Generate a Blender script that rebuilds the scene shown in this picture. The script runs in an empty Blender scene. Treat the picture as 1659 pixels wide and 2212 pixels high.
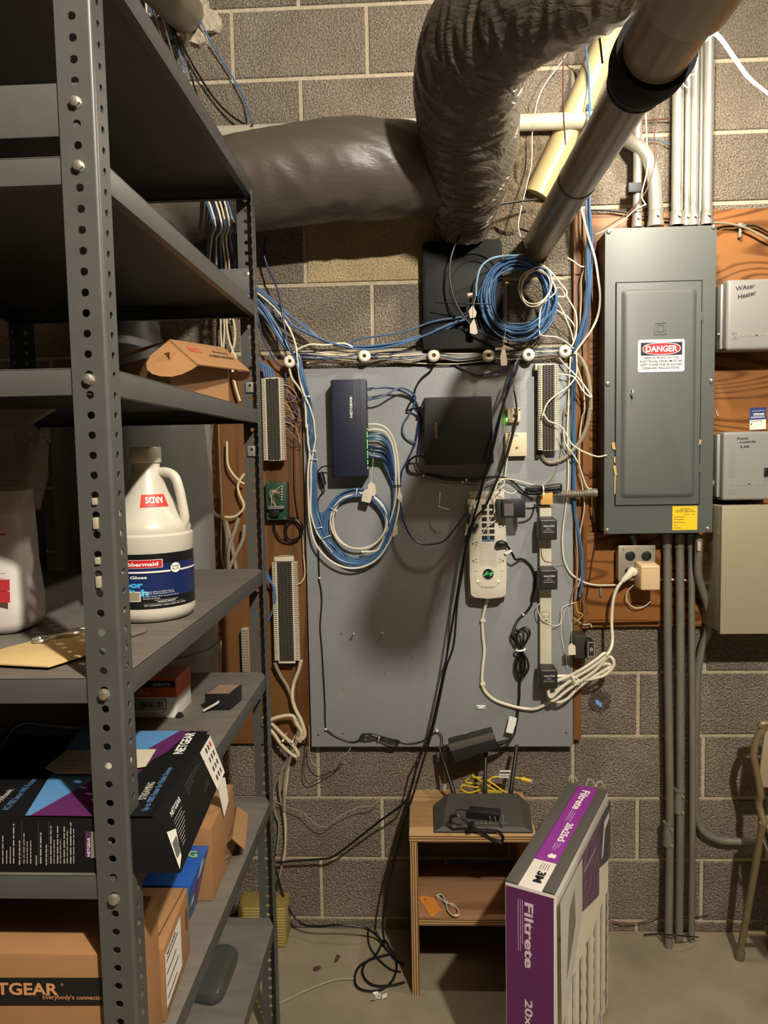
import bpy, bmesh, math, random
from mathutils import Vector, Matrix, noise
random.seed(7)
S = bpy.context.scene
COL = S.collection
PI = math.pi

# ------------------------------------------------------------------ camera, light, exposure
F_PX = 1624.85
PITCH, YAW, ROLL = 0.0768, -0.0458, 0.0189
CAM = Vector((0.538, -2.341, 1.546))
fwd = Vector((math.sin(YAW)*math.cos(PITCH), math.cos(YAW)*math.cos(PITCH), -math.sin(PITCH)))
r0 = Vector((math.cos(YAW), -math.sin(YAW), 0)); d0 = fwd.cross(r0)
RT = math.cos(ROLL)*r0 + math.sin(ROLL)*d0
DN = -math.sin(ROLL)*r0 + math.cos(ROLL)*d0
cd = bpy.data.cameras.new('camera'); cam = bpy.data.objects.new('camera', cd); COL.objects.link(cam)
cd.sensor_fit = 'HORIZONTAL'; cd.sensor_width = 36; cd.lens = F_PX/1659*36; cd.clip_start = 0.02
mw = Matrix.Identity(4)
for i in range(3):
    mw[i][0] = RT[i]; mw[i][1] = -DN[i]; mw[i][2] = -fwd[i]; mw[i][3] = CAM[i]
cam.matrix_world = mw
S.camera = cam
S.view_settings.view_transform = 'Standard'; S.view_settings.look = 'None'
S.view_settings.gamma = 1.0; S.view_settings.use_curve_mapping = False
S.view_settings.exposure = 1.15
wd = bpy.data.worlds.new('world'); S.world = wd; wd.use_nodes = True
wd.node_tree.nodes['Background'].inputs[0].default_value = (1.0, .85, .66, 1)
wd.node_tree.nodes['Background'].inputs[1].default_value = 0.006
WARM = (1.0, .93, .82)
def lamp(name, loc, watts, size, color=WARM):
    l = bpy.data.lights.new(name, 'POINT'); l.energy = watts; l.shadow_soft_size = size; l.color = color
    o = bpy.data.objects.new(name, l); o.location = loc; COL.objects.link(o); return o
lamp('ceiling_bulb_light', (1.30, -2.75, 3.05), 180, .04)        # the room's ceiling bulb, behind and right of the camera
BULB_W = 430.0                                                  # emission of the bare bulb by the conduits

# ------------------------------------------------------------------ pixel -> world helpers
def ray(u, v):
    return RT*((u-829.5)/F_PX) + DN*((v-1106)/F_PX) + fwd
def W(u, v, Y=0.0):
    d = ray(u, v); return CAM + d*((Y-CAM.y)/d.y)
def FZ(u, v, Z=0.0):
    d = ray(u, v); return CAM + d*((Z-CAM.z)/d.z)
def SX(u, v, X):
    d = ray(u, v); return CAM + d*((X-CAM.x)/d.x)
def WD(u, v, dist):
    return CAM + ray(u, v)*dist
CR = dict(U=(0,0,1), A=(550,500,3.6867), B=(880,450,3.6867), C=(550,900,3.6867), D=(880,850,3.6867), E=(550,1250,3.6867),
          F=(900,1250,3.318), G=(1230,420,3.867), H=(1230,850,3.867), I=(550,1600,3.613), J=(850,1600,3.318), K=(1300,1300,2.426),
          L=(850,0,2.051), M=(400,0,2.765), N=(0,0,2.765), O=(0,600,2.765), P=(0,1100,2.765), Q=(0,1600,2.676),
          a=(440,600,6.381), b=(440,1000,6.381), c=(440,1400,6.381), d=(1180,740,8.507), e=(1180,1000,8.507),
          f=(960,1600,7.541), g=(0,1540,3.318), h=(1080,1680,4.156))
def px(c, x, y):
    u0, v0, s = CR[c]; return (u0+x/s, v0+y/s)
def P(c, x, y, Y=0.0): return W(*px(c, x, y), Y)
def rect(c, x0, y0, x1, y1, Y):
    xm, ym = (x0+x1)/2, (y0+y1)/2
    return P(c, x0, ym, Y).x, P(c, x1, ym, Y).x, P(c, xm, y1, Y).z, P(c, xm, y0, Y).z

# ------------------------------------------------------------------ materials
def lin(c):
    out = []
    for k in c:
        k = k/255.0
        out.append(k/12.92 if k <= .04045 else ((k+.055)/1.055)**2.4)
    return tuple(out)+(1.0,)
MATS = {}
def mat(name, rgb, rough=.5, metal=0.0, var=0.0, vscale=8.0, bump=0.0, bscale=60.0, emit=0.0, spec=.5, trans=0.0, alpha=1.0, stretch=(1,1,1), rgb2=None, detail=4):
    if name in MATS: return MATS[name]
    m = bpy.data.materials.new(name); m.use_nodes = True; nt = m.node_tree; N = nt.nodes; L = nt.links
    b = N['Principled BSDF']
    b.inputs['Base Color'].default_value = lin(rgb); b.inputs['Roughness'].default_value = rough
    b.inputs['Metallic'].default_value = metal; b.inputs['Specular IOR Level'].default_value = spec
    b.inputs['Transmission Weight'].default_value = trans; b.inputs['Alpha'].default_value = alpha
    if emit:
        b.inputs['Emission Color'].default_value = lin(rgb); b.inputs['Emission Strength'].default_value = emit
    if var or bump or rgb2:
        tc = N.new('ShaderNodeTexCoord'); mp = N.new('ShaderNodeMapping'); L.new(tc.outputs['Object'], mp.inputs[0])
        mp.inputs['Scale'].default_value = stretch
    if var or rgb2:
        nz = N.new('ShaderNodeTexNoise'); nz.inputs['Scale'].default_value = vscale; nz.inputs['Detail'].default_value = detail
        nz.inputs['Roughness'].default_value = .62
        L.new(mp.outputs[0], nz.inputs['Vector'])
        cr = N.new('ShaderNodeValToRGB'); L.new(nz.outputs['Fac'], cr.inputs[0])
        c = lin(rgb); c2 = lin(rgb2) if rgb2 else tuple(max(0, k*(1-var)) for k in c[:3])+(1,)
        c1 = c if rgb2 else tuple(min(1, k*(1+var)) for k in c[:3])+(1,)
        cr.color_ramp.elements[0].position = .32; cr.color_ramp.elements[1].position = .68
        cr.color_ramp.elements[0].color = c2; cr.color_ramp.elements[1].color = c1
        L.new(cr.outputs[0], b.inputs['Base Color'])
    if bump:
        n2 = N.new('ShaderNodeTexNoise'); n2.inputs['Scale'].default_value = bscale; n2.inputs['Detail'].default_value = 3
        L.new(mp.outputs[0], n2.inputs['Vector'])
        bp = N.new('ShaderNodeBump'); bp.inputs['Strength'].default_value = bump; bp.inputs['Distance'].default_value = .01
        L.new(n2.outputs['Fac'], bp.inputs['Height']); L.new(bp.outputs[0], b.inputs['Normal'])
    MATS[name] = m; return m

def wood(name, c1, c2, axis='X', scale=14.0, rough=.5, dist=3.0, wscale=3.0, sq=.10, det=5, dst=1.2):
    """long-grained wood: stretched noise figure along one axis"""
    if name in MATS: return MATS[name]
    m = bpy.data.materials.new(name); m.use_nodes = True; nt = m.node_tree; N = nt.nodes; L = nt.links
    b = N['Principled BSDF']; b.inputs['Roughness'].default_value = rough; b.inputs['Specular IOR Level'].default_value = .2
    tc = N.new('ShaderNodeTexCoord'); mp = N.new('ShaderNodeMapping'); L.new(tc.outputs['Object'], mp.inputs[0])
    st = {'X': (sq, 1, 1), 'Y': (1, sq, 1), 'Z': (1, 1, sq)}[axis]; mp.inputs['Scale'].default_value = st
    n1 = N.new('ShaderNodeTexNoise'); n1.inputs['Scale'].default_value = scale; n1.inputs['Detail'].default_value = det; n1.inputs['Distortion'].default_value = dst
    L.new(mp.outputs[0], n1.inputs['Vector'])
    mul = N.new('ShaderNodeMath'); mul.operation = 'MULTIPLY'; mul.inputs[1].default_value = wscale*6
    L.new(n1.outputs['Fac'], mul.inputs[0])
    sn = N.new('ShaderNodeMath'); sn.operation = 'SINE'; L.new(mul.outputs[0], sn.inputs[0])
    mr = N.new('ShaderNodeMapRange'); mr.inputs[1].default_value = -1; L.new(sn.outputs[0], mr.inputs[0])
    n2 = N.new('ShaderNodeTexNoise'); n2.inputs['Scale'].default_value = 5; n2.inputs['Detail'].default_value = 3; L.new(tc.outputs['Object'], n2.inputs['Vector'])
    mx = N.new('ShaderNodeMath'); mx.operation = 'ADD'; L.new(mr.outputs[0], mx.inputs[0]); L.new(n2.outputs['Fac'], mx.inputs[1])
    ml = N.new('ShaderNodeMath'); ml.operation = 'MULTIPLY'; ml.inputs[1].default_value = .62; L.new(mx.outputs[0], ml.inputs[0])
    cr = N.new('ShaderNodeValToRGB'); L.new(ml.outputs[0], cr.inputs[0])
    cr.color_ramp.elements[0].position = .28; cr.color_ramp.elements[0].color = lin(c2)
    cr.color_ramp.elements[1].position = .62; cr.color_ramp.elements[1].color = lin(c1)
    L.new(cr.outputs[0], b.inputs['Base Color']); MATS[name] = m; return m

def bands(name, c1, c2, axis=2, freq=900.0):
    """plywood edge: thin layers stacked along an axis"""
    if name in MATS: return MATS[name]
    m = bpy.data.materials.new(name); m.use_nodes = True; nt = m.node_tree; N = nt.nodes; L = nt.links
    b = N['Principled BSDF']; b.inputs['Roughness'].default_value = .7
    tc = N.new('ShaderNodeTexCoord'); sp = N.new('ShaderNodeSeparateXYZ'); L.new(tc.outputs['Object'], sp.inputs[0])
    nz = N.new('ShaderNodeTexNoise'); nz.inputs['Scale'].default_value = 9; L.new(tc.outputs['Object'], nz.inputs['Vector'])
    ml = N.new('ShaderNodeMath'); ml.operation = 'MULTIPLY_ADD'; ml.inputs[1].default_value = freq
    L.new(sp.outputs[axis], ml.inputs[0])
    n5 = N.new('ShaderNodeMath'); n5.operation = 'MULTIPLY'; n5.inputs[1].default_value = 3.0; L.new(nz.outputs['Fac'], n5.inputs[0]); L.new(n5.outputs[0], ml.inputs[2])
    sn = N.new('ShaderNodeMath'); sn.operation = 'SINE'; L.new(ml.outputs[0], sn.inputs[0])
    cr = N.new('ShaderNodeValToRGB'); mr = N.new('ShaderNodeMapRange'); mr.inputs[1].default_value = -1; L.new(sn.outputs[0], mr.inputs[0]); L.new(mr.outputs[0], cr.inputs[0])
    cr.color_ramp.elements[0].position = .3; cr.color_ramp.elements[0].color = lin(c2); cr.color_ramp.elements[1].position = .6; cr.color_ramp.elements[1].color = lin(c1)
    L.new(cr.outputs[0], b.inputs['Base Color']); MATS[name] = m; return m

def block_mat(name, base, dark, light, rough=.75, strength=.9):
    """cinder block: grainy, speckled, each block its own tone (attribute 'tone')"""
    m = bpy.data.materials.new(name); m.use_nodes = True; nt = m.node_tree; N = nt.nodes; L = nt.links
    b = N['Principled BSDF']; b.inputs['Roughness'].default_value = rough; b.inputs['Specular IOR Level'].default_value = .35
    tc = N.new('ShaderNodeTexCoord')
    n1 = N.new('ShaderNodeTexNoise'); n1.inputs['Scale'].default_value = 210; n1.inputs['Detail'].default_value = 3; L.new(tc.outputs['Object'], n1.inputs['Vector'])
    n2 = N.new('ShaderNodeTexNoise'); n2.inputs['Scale'].default_value = 7; n2.inputs['Detail'].default_value = 4; L.new(tc.outputs['Object'], n2.inputs['Vector'])
    cr = N.new('ShaderNodeValToRGB'); L.new(n1.outputs['Fac'], cr.inputs[0])
    cr.color_ramp.elements[0].position = .30; cr.color_ramp.elements[0].color = lin(dark)
    cr.color_ramp.elements[1].position = .72; cr.color_ramp.elements[1].color = lin(light)
    e = cr.color_ramp.elements.new(.48); e.color = lin(base)
    at = N.new('ShaderNodeAttribute'); at.attribute_name = 'tone'
    mx = N.new('ShaderNodeMix'); mx.data_type = 'RGBA'; mx.blend_type = 'MULTIPLY'; mx.inputs[0].default_value = 1
    L.new(cr.outputs[0], mx.inputs[6]); L.new(at.outputs['Color'], mx.inputs[7])
    c2 = N.new('ShaderNodeValToRGB'); L.new(n2.outputs['Fac'], c2.inputs[0])
    c2.color_ramp.elements[0].position = .35; c2.color_ramp.elements[0].color = (.80, .78, .76, 1)
    c2.color_ramp.elements[1].position = .65; c2.color_ramp.elements[1].color = (1, 1, 1, 1)
    m2 = N.new('ShaderNodeMix'); m2.data_type = 'RGBA'; m2.blend_type = 'MULTIPLY'; m2.inputs[0].default_value = 1
    L.new(mx.outputs[2], m2.inputs[6]); L.new(c2.outputs[0], m2.inputs[7]); L.new(m2.outputs[2], b.inputs['Base Color'])
    n3 = N.new('ShaderNodeTexNoise'); n3.inputs['Scale'].default_value = 170; n3.inputs['Detail'].default_value = 2; n3.inputs['Distortion'].default_value = .6; L.new(tc.outputs['Object'], n3.inputs['Vector'])
    bp = N.new('ShaderNodeBump'); bp.inputs['Strength'].default_value = strength; bp.inputs['Distance'].default_value = .013
    L.new(n3.outputs['Fac'], bp.inputs['Height']); L.new(bp.outputs[0], b.inputs['Normal'])
    MATS[name] = m; return m

STEEL = mat('shelf_grey_paint', (84,84,80), .42, .15, var=.07, vscale=25, spec=.5)
STEELTOP = mat('shelf_dusty_top', (108,103,94), .62, .05, var=.16, vscale=9, stretch=(1,3,1))
ZINC = mat('zinc_bolt', (190,184,168), .35, .8)
GALV = mat('galvanised_conduit', (168,165,155), .38, .55, var=.12, vscale=30, stretch=(1,1,.25))
GALVD = mat('dull_conduit', (122,120,108), .5, .35, var=.15, vscale=25, stretch=(1,1,.2))
BOARD = mat('grey_painted_board', (138,141,142), .48, 0, var=.05, vscale=6, bump=.08, bscale=120)
BOARDE = mat('board_edge_dark', (38,33,28), .8)
PLYB = wood('stained_brown_plywood', (116,80,48), (88,58,33), 'Z', 8, .42)
PLYO = wood('stained_orange_plywood', (142,93,48), (92,56,26), 'X', 4.5, .45, wscale=30, sq=.18, det=1.5, dst=.4)
PLYT = wood('trim_wood_strip', (126,86,50), (94,60,33), 'Z', 10, .45)
CUBE = wood('pale_plywood_face', (176,144,102), (142,110,72), 'X', 7, .6)
CUBEH = bands('plywood_edge_layers_flat', (188,154,104), (98,64,34), 2, 900)
CUBEV = bands('plywood_edge_layers_upright', (188,154,104), (98,64,34), 0, 900)
PANEL = mat('panel_grey_enamel', (88,92,88), .5, .0, var=.03, vscale=6)
BOXG = mat('timer_grey_enamel', (140,139,134), .4, .05, var=.03, vscale=7)
BEIGE = mat('beige_enamel', (148,140,116), .45, 0, var=.03, vscale=5)
BODY = mat('panel_body_dark', (60,54,46), .5, .2)
BLACKP = mat('black_plastic', (22,22,23), .42)
BLACKM = mat('matte_black_plastic', (30,30,30), .6)
RUBBER = mat('black_rubber', (17,18,20), .75, spec=.2)
DGREY = mat('dark_grey_plastic', (58,57,54), .5, var=.06, vscale=20)
NAVY = mat('navy_metal', (20,25,50), .5, .0)
WHITE = mat('white_paint', (232,230,222), .5)
PAPER = mat('white_paper', (226,222,210), .7)
CREAM = mat('cream_plastic', (218,204,168), .42)
IVORY = mat('ivory_plastic', (206,200,176), .45)
GREYP = mat('light_grey_plastic', (196,190,176), .45)
BLUEC = mat('blue_cable', (70,108,152), .38)
BLUED = mat('dark_blue_cable', (34,46,92), .38)
BLUEG = mat('grey_blue_cable', (62,92,124), .4)
WHITEC = mat('white_cable', (222,214,192), .42)
GREYC = mat('grey_cable', (146,136,116), .45)
CREAMC = mat('cream_cable', (204,190,156), .42)
BLACKC = mat('black_cable', (20,19,18), .4)
BROWNC = mat('brown_cable', (86,52,38), .5)
YELLOWC = mat('yellow_cable', (214,184,34), .4)
PORC = mat('porcelain', (238,232,216), .28)
DARK = mat('dark_void', (8,8,8), .9)
RED = mat('red_print', (190,26,34), .5)
BLACKI = mat('black_ink', (18,18,18), .6)
CARD = mat('cardboard', (156,114,72), .75, var=.05, vscale=14)
CARDL = mat('cardboard_inside', (172,132,88), .8, var=.05, vscale=14)
GOLD = mat('gold_print', (150,118,52), .5)
BRASS = mat('brass_screw', (120,96,52), .4, .7)
CLEAR = mat('clear_plastic', (235,235,230), .15, 0, trans=.9)
YELL = mat('yellow_label', (236,196,22), .55)
GREEN = mat('green_print', (60,168,96), .5)
LEDG = mat('green_led', (120,255,80), .4, emit=2.5)
PURPLE = mat('purple_print', (88,38,90), .45)
PURPLED = mat('plum_print', (92,34,88), .5)
SKYB = mat('sky_blue_print', (88,138,186), .45)
COPPER = mat('thin_brown_wire', (150,104,74), .45)
TAG = mat('tag_paper', (214,204,184), .7)

# ------------------------------------------------------------------ mesh builder
class MB:
    def __init__(self): self.bm = bmesh.new(); self.mats = []
    def mi(self, m):
        if m not in self.mats: self.mats.append(m)
        return self.mats.index(m)
    def _take(self, geom, m):
        k = self.mi(m)
        for g in geom:
            if isinstance(g, bmesh.types.BMFace): g.material_index = k; g.smooth = True
    def poly(self, pts, m):
        vs = [self.bm.verts.new(p) for p in pts]
        f = self.bm.faces.new(vs); f.material_index = self.mi(m); f.smooth = True; return f
    def merge(self, tb, m=None):
        k0 = len(self.bm.verts); mp = {}
        for v in tb.verts: mp[v] = self.bm.verts.new(v.co)
        k = self.mi(m) if m else 0
        for f in tb.faces:
            try: nf = self.bm.faces.new([mp[v] for v in f.verts])
            except ValueError: continue
            nf.material_index = k; nf.smooth = True
        tb.free()
    def hexa(self, c, m, bevel=0, seg=2):
        """box from 8 corners: bottom 4 (ccw) then top 4"""
        tb = bmesh.new(); v = [tb.verts.new(p) for p in c]
        for q in ((3,2,1,0),(4,5,6,7),(0,1,5,4),(1,2,6,5),(2,3,7,6),(3,0,4,7)): tb.faces.new([v[i] for i in q])
        bmesh.ops.recalc_face_normals(tb, faces=tb.faces)
        if bevel: bmesh.ops.bevel(tb, geom=list(tb.edges), offset=bevel, segments=seg, profile=.6, affect='EDGES')
        self.merge(tb, m)
    def box(self, x0, x1, y0, y1, z0, z1, m, bevel=0, seg=2):
        self.hexa([(x0,y0,z0),(x1,y0,z0),(x1,y1,z0),(x0,y1,z0),(x0,y0,z1),(x1,y0,z1),(x1,y1,z1),(x0,y1,z1)], m, bevel, seg)
    def prism(self, pts, off, m, bevel=0):
        """polygon pts extruded by vector off"""
        off = Vector(off); tb = bmesh.new(); n = len(pts)
        a = [tb.verts.new(p) for p in pts]; b = [tb.verts.new(Vector(p)+off) for p in pts]
        tb.faces.new(a); tb.faces.new(b[::-1])
        for i in range(n): tb.faces.new([a[i], b[i], b[(i+1)%n], a[(i+1)%n]])
        bmesh.ops.recalc_face_normals(tb, faces=tb.faces)
        if bevel: bmesh.ops.bevel(tb, geom=list(tb.edges), offset=bevel, segments=2, profile=.6, affect='EDGES')
        self.merge(tb, m)
    def tube(self, pts, r, m, seg=8, caps=True, closed=False):
        pts = [Vector(p) for p in pts]; n = len(pts)
        rr = r if isinstance(r, (list, tuple)) else [r]*n
        rings = []; up = None
        for i in range(n):
            if closed: t = pts[(i+1)%n]-pts[i-1]
            else: t = pts[min(i+1,n-1)]-pts[max(i-1,0)]
            if t.length < 1e-9: t = Vector((0,0,1))
            t.normalize()
            if up is None:
                up = Vector((0,0,1)) if abs(t.z) < .9 else Vector((1,0,0))
            x = up - t*up.dot(t)
            if x.length < 1e-6: x = t.orthogonal()
            x.normalize(); y = t.cross(x); up = x
            rings.append([self.bm.verts.new(pts[i]+(x*math.cos(2*PI*k/seg)+y*math.sin(2*PI*k/seg))*rr[i]) for k in range(seg)])
        k0 = self.mi(m)
        R = range(n if closed else n-1)
        for i in R:
            a, b = rings[i], rings[(i+1)%n]
            for k in range(seg):
                f = self.bm.faces.new([a[k], a[(k+1)%seg], b[(k+1)%seg], b[k]]); f.material_index = k0; f.smooth = True
        if caps and not closed:
            f = self.bm.faces.new(rings[0][::-1]); f.material_index = k0; f = self.bm.faces.new(rings[-1]); f.material_index = k0
    def cyl(self, a, b, r, m, seg=20, r2=None):
        self.tube([a, b], [r, r if r2 is None else r2], m, seg)
    def lathe(self, o, axis, prof, m, seg=28, caps=True):
        """prof: list of (distance along axis, radius)"""
        o = Vector(o); ax = Vector(axis).normalized(); x = ax.orthogonal().normalized(); y = ax.cross(x)
        rings = []
        for h, r in prof:
            rings.append([self.bm.verts.new(o+ax*h+(x*math.cos(2*PI*k/seg)+y*math.sin(2*PI*k/seg))*max(r,1e-5)) for k in range(seg)])
        k0 = self.mi(m)
        for a, b in zip(rings, rings[1:]):
            for k in range(seg):
                f = self.bm.faces.new([a[k], a[(k+1)%seg], b[(k+1)%seg], b[k]]); f.material_index = k0; f.smooth = True
        for rg in (rings[0][::-1], rings[-1]) if caps else ():
            f = self.bm.faces.new(rg); f.material_index = k0; f.smooth = True
    def disc(self, o, nrm, r, m, seg=24, sx=1.0, right=(1,0,0)):
        o = Vector(o); rt = Vector(right); n = Vector(nrm).normalized(); up = n.cross(rt)
        self.poly([o+rt*math.cos(2*PI*k/seg)*r*sx+up*math.sin(2*PI*k/seg)*r for k in range(seg)], m)
    def text(self, body, fn, m, bold=0.0):
        """fn maps x,y in 0..1 of the text's bounding box to a world point"""
        vs, fs = text_mesh(body, bold); k = self.mi(m)
        nv = [self.bm.verts.new(fn(x, y)) for x, y in vs]
        for f in fs:
            try:
                nf = self.bm.faces.new([nv[i] for i in f]); nf.material_index = k
            except ValueError: pass
    def textq(self, body, o, right, up, m, bold=0.0):
        o = Vector(o); right = Vector(right); up = Vector(up)
        self.text(body, lambda x, y: o+right*x+up*y, m, bold)
    def bars(self, o, right, up, m, seed=1):
        """a line of print too small to read: short dashes of word length"""
        o = Vector(o); right = Vector(right); up = Vector(up); rd = random.Random(seed); x = 0.0
        while x < .97:
            w = min(rd.uniform(.08, .26), 1-x); self.poly([o+right*x, o+right*(x+w), o+right*(x+w)+up, o+right*x+up], m); x += w+.035
    def scribble(self, o, right, up, m, n=14, seed=1, w=.12):
        """unreadable handwriting: a thin jagged ribbon"""
        o = Vector(o); right = Vector(right); up = Vector(up); rd = random.Random(seed)
        ps = [(k/n, rd.uniform(.0, 1.0) if k % 2 else rd.uniform(0, .5)) for k in range(n+1)]
        for (xa, ya), (xb, yb) in zip(ps, ps[1:]):
            self.poly([o+right*xa+up*ya, o+right*xb+up*yb, o+right*xb+up*(yb+w), o+right*xa+up*(ya+w)], m)
    def build(self, name, parent=None, loc=None):
        if loc is None: loc = parent['_o'] if parent is not None and '_o' in parent else (0,0,0)
        loc = Vector(loc)
        bmesh.ops.recalc_face_normals(self.bm, faces=[f for f in self.bm.faces if True]) if False else None
        me = bpy.data.meshes.new(name)
        for v in self.bm.verts: v.co -= loc
        self.bm.to_mesh(me); self.bm.free()
        for m in self.mats: me.materials.append(m)
        try: me.set_sharp_from_angle(angle=math.radians(38))
        except Exception: pass
        o = bpy.data.objects.new(name, me); COL.objects.link(o)
        if parent is not None:
            o.parent = parent
            if '_o' in parent: o['_o'] = list(parent['_o'])
        else:
            o.location = loc; o['_o'] = list(loc)
        return o
TXT = {}
def text_mesh(body, bold):
    key = (body, bold)
    if key in TXT: return TXT[key]
    c = bpy.data.curves.new('lettering', 'FONT'); c.body = body; c.size = 1; c.resolution_u = 3; c.offset = bold; c.fill_mode = 'FRONT'
    o = bpy.data.objects.new('lettering', c); COL.objects.link(o)
    dg = bpy.context.evaluated_depsgraph_get(); ev = o.evaluated_get(dg); me = ev.to_mesh()
    vs = [(v.co.x, v.co.y) for v in me.vertices]; fs = [tuple(p.vertices) for p in me.polygons]
    ev.to_mesh_clear(); bpy.data.objects.remove(o); bpy.data.curves.remove(c)
    x0 = min(v[0] for v in vs); x1 = max(v[0] for v in vs); y0 = min(v[1] for v in vs); y1 = max(v[1] for v in vs)
    vs = [((x-x0)/(x1-x0), (y-y0)/(y1-y0)) for x, y in vs]
    TXT[key] = (vs, fs); return TXT[key]

def tag(o, label, cat, group=None):
    o['label'] = label; o['category'] = cat
    if group: o['group'] = group
    return o
def thing(name, label, cat, loc=(0,0,0), group=None):
    o = bpy.data.objects.new(name, None); COL.objects.link(o); o.location = loc; o['_o'] = list(loc)
    o.empty_display_size = .05
    return tag(o, label, cat, group)
def struct(o): o['kind'] = 'structure'; return o
def under(child, parent, name=None):
    """make a finished mesh a part of a thing"""
    child.location = child.location-parent.location; child.parent = parent
    for k in ('label', 'category', 'group'):
        if k in child: del child[k]
    if name: child.name = name
    return child
def copy_tree(o, parent=None):
    c = o.copy(); COL.objects.link(c)
    if parent is not None: c.parent = parent
    for ch in list(o.children): copy_tree(ch, c)
    return c

def spline(pts, n=6, closed=False):
    pts = [Vector(p) for p in pts]; out = []; N = len(pts)
    if N < 3 and not closed: return pts
    rng = range(N) if closed else range(N-1)
    for i in rng:
        p1, p2 = pts[i], pts[(i+1)%N]
        p0 = pts[i-1] if (i > 0 or closed) else p1*2-p2
        p3 = pts[(i+2)%N] if (i+2 < N or closed) else p2*2-p1
        for k in range(n):
            t = k/n; t2 = t*t; t3 = t2*t
            out.append(.5*((2*p1)+(p2-p0)*t+(2*p0-5*p1+4*p2-p3)*t2+(-p0+3*p1-3*p2+p3)*t3))
    if not closed: out.append(pts[-1])
    return out
def cpts(c, pts, n=6):
    """(x, y, Y) list in a crop -> smooth world path; consecutive items may carry their own crop as a 4th value"""
    w = []
    for p in pts:
        cc = p[3] if len(p) > 3 else c
        w.append(P(cc, p[0], p[1], p[2]))
    return spline(w, n)
def cable(name, label, cat, c, pts, r, m, group=None, n=6, seg=7):
    mb = MB(); mb.tube(cpts(c, pts, n), r, m, seg)
    return tag(mb.build(name), label, cat, group)
# ================================================================== SETTING
BLK = block_mat('cinder_block', (136,125,111), (106,95,82), (166,154,138), .8, 1.0)
BLKP = block_mat('painted_block', (166,146,106), (92,74,50), (186,168,126), .5, .35)
MORT = mat('mortar', (176,164,138), .85, var=.12, vscale=40, bump=.5, bscale=180)
CONC = mat('concrete_floor', (146,134,112), .6, rgb2=(122,110,92), vscale=4, bump=.12, bscale=60, detail=7)
CEIL = mat('ceiling_boards', (120,100,76), .8)
def build_wall():
    bm = bmesh.new(); H = .2032; B = .4064; z0 = .036; mats = [MORT, BLK, BLKP]
    tone = bm.loops.layers.float_color.new('tone')
    def quad(pts, mi, t=1.0):
        f = bm.faces.new([bm.verts.new(p) for p in pts]); f.material_index = mi
        for l in f.loops: l[tone] = (t, t*.99, t*.98, 1)
    quad([(-2.4,.005,0),(3.6,.005,0),(3.6,.005,3.4),(-2.4,.005,3.4)], 0)
    quad([(-2.4,.15,0),(-2.4,.15,3.4),(3.6,.15,3.4),(3.6,.15,0)], 0)
    g = .0048; bv = .003
    rnd = random.Random(3)
    for k in range(-1, 17):
        za, zb = z0+k*H+g, z0+(k+1)*H-g
        if k == -1: za = 0
        for j in range(-6, 10):
            xa = (j + (0 if k % 2 else .5))*B; xb = xa+B-g; xa += g
            t = rnd.uniform(.86, 1.06); mi = 1
            if k == 10 and abs(xa-.5*B) < .02: mi = 2
            # front and four chamfers
            o = [(xa,.006,za),(xb,.006,za),(xb,.006,zb),(xa,.006,zb)]
            i = [(xa+bv,0,za+bv),(xb-bv,0,za+bv),(xb-bv,0,zb-bv),(xa+bv,0,zb-bv)]
            quad(i, mi, t)
            for q in range(4): quad([o[q], o[(q+1)%4], i[(q+1)%4], i[q]], mi, t)
    me = bpy.data.meshes.new('wall_back'); bm.to_mesh(me); bm.free()
    for m in mats: me.materials.append(m)
    o = bpy.data.objects.new('wall_back', me); COL.objects.link(o); return struct(o)
wall = build_wall()
# rough mortar patch round the pipe sleeves, and the broken hole low on the wall
def blob(mb, c, cx, cy, rx, ry, m, seed, y0=0.0, h=.012, n=26, ragged=.22):
    rnd = random.Random(seed)
    rim = []; mid = []
    for k in range(n):
        a = 2*PI*k/n; s = 1+rnd.uniform(-ragged, ragged)
        rim.append(P(c, cx+rx*s*math.cos(a), cy+ry*s*math.sin(a), y0)); mid.append(P(c, cx+rx*s*.8*math.cos(a), cy+ry*s*.8*math.sin(a), y0-h*rnd.uniform(.7,1.1)))
    ctr = P(c, cx, cy, y0-h*.8)
    for k in range(n):
        mb.poly([rim[k], mid[k], mid[(k+1)%n], rim[(k+1)%n]], m); mb.poly([mid[k], ctr, mid[(k+1)%n]], m)
PATCH = mat('rough_mortar_patch', (184,172,150), .9, var=.1, vscale=30, bump=.9, bscale=90)
PATCHD = mat('rough_dark_mortar', (134,120,98), .9, rgb2=(92,78,60), vscale=60, bump=1.0, bscale=150)
mb = MB(); blob(mb, 'N', 1120, 110, 195, 175, PATCH, 5, .004, .03); mb.build('mortar_patch', wall)
mb = MB(); blob(mb, 'L', 500, 920, 250, 130, PATCHD, 9, .004, .014, 40); blob(mb, 'U', 1150, 350, 45, 90, PATCHD, 4, .004, .012, 30); mb.build('mortar_patch', wall)
mb = MB(); blob(mb, 'F', 1310, 880, 95, 92, mat('broken_block_hole', (84,73,62), .95, var=.35, vscale=60, bump=1.0, bscale=130), 12, .003, .006, 60, .14)
blob(mb, 'F', 1290, 868, 40, 48, mat('hole_dark', (52,45,38), .95), 13, .001, .003, 36, .16)
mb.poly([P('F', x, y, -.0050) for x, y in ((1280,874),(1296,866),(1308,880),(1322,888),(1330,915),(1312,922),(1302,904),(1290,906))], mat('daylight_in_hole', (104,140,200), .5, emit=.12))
mb.build('wall_hole', wall)

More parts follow.
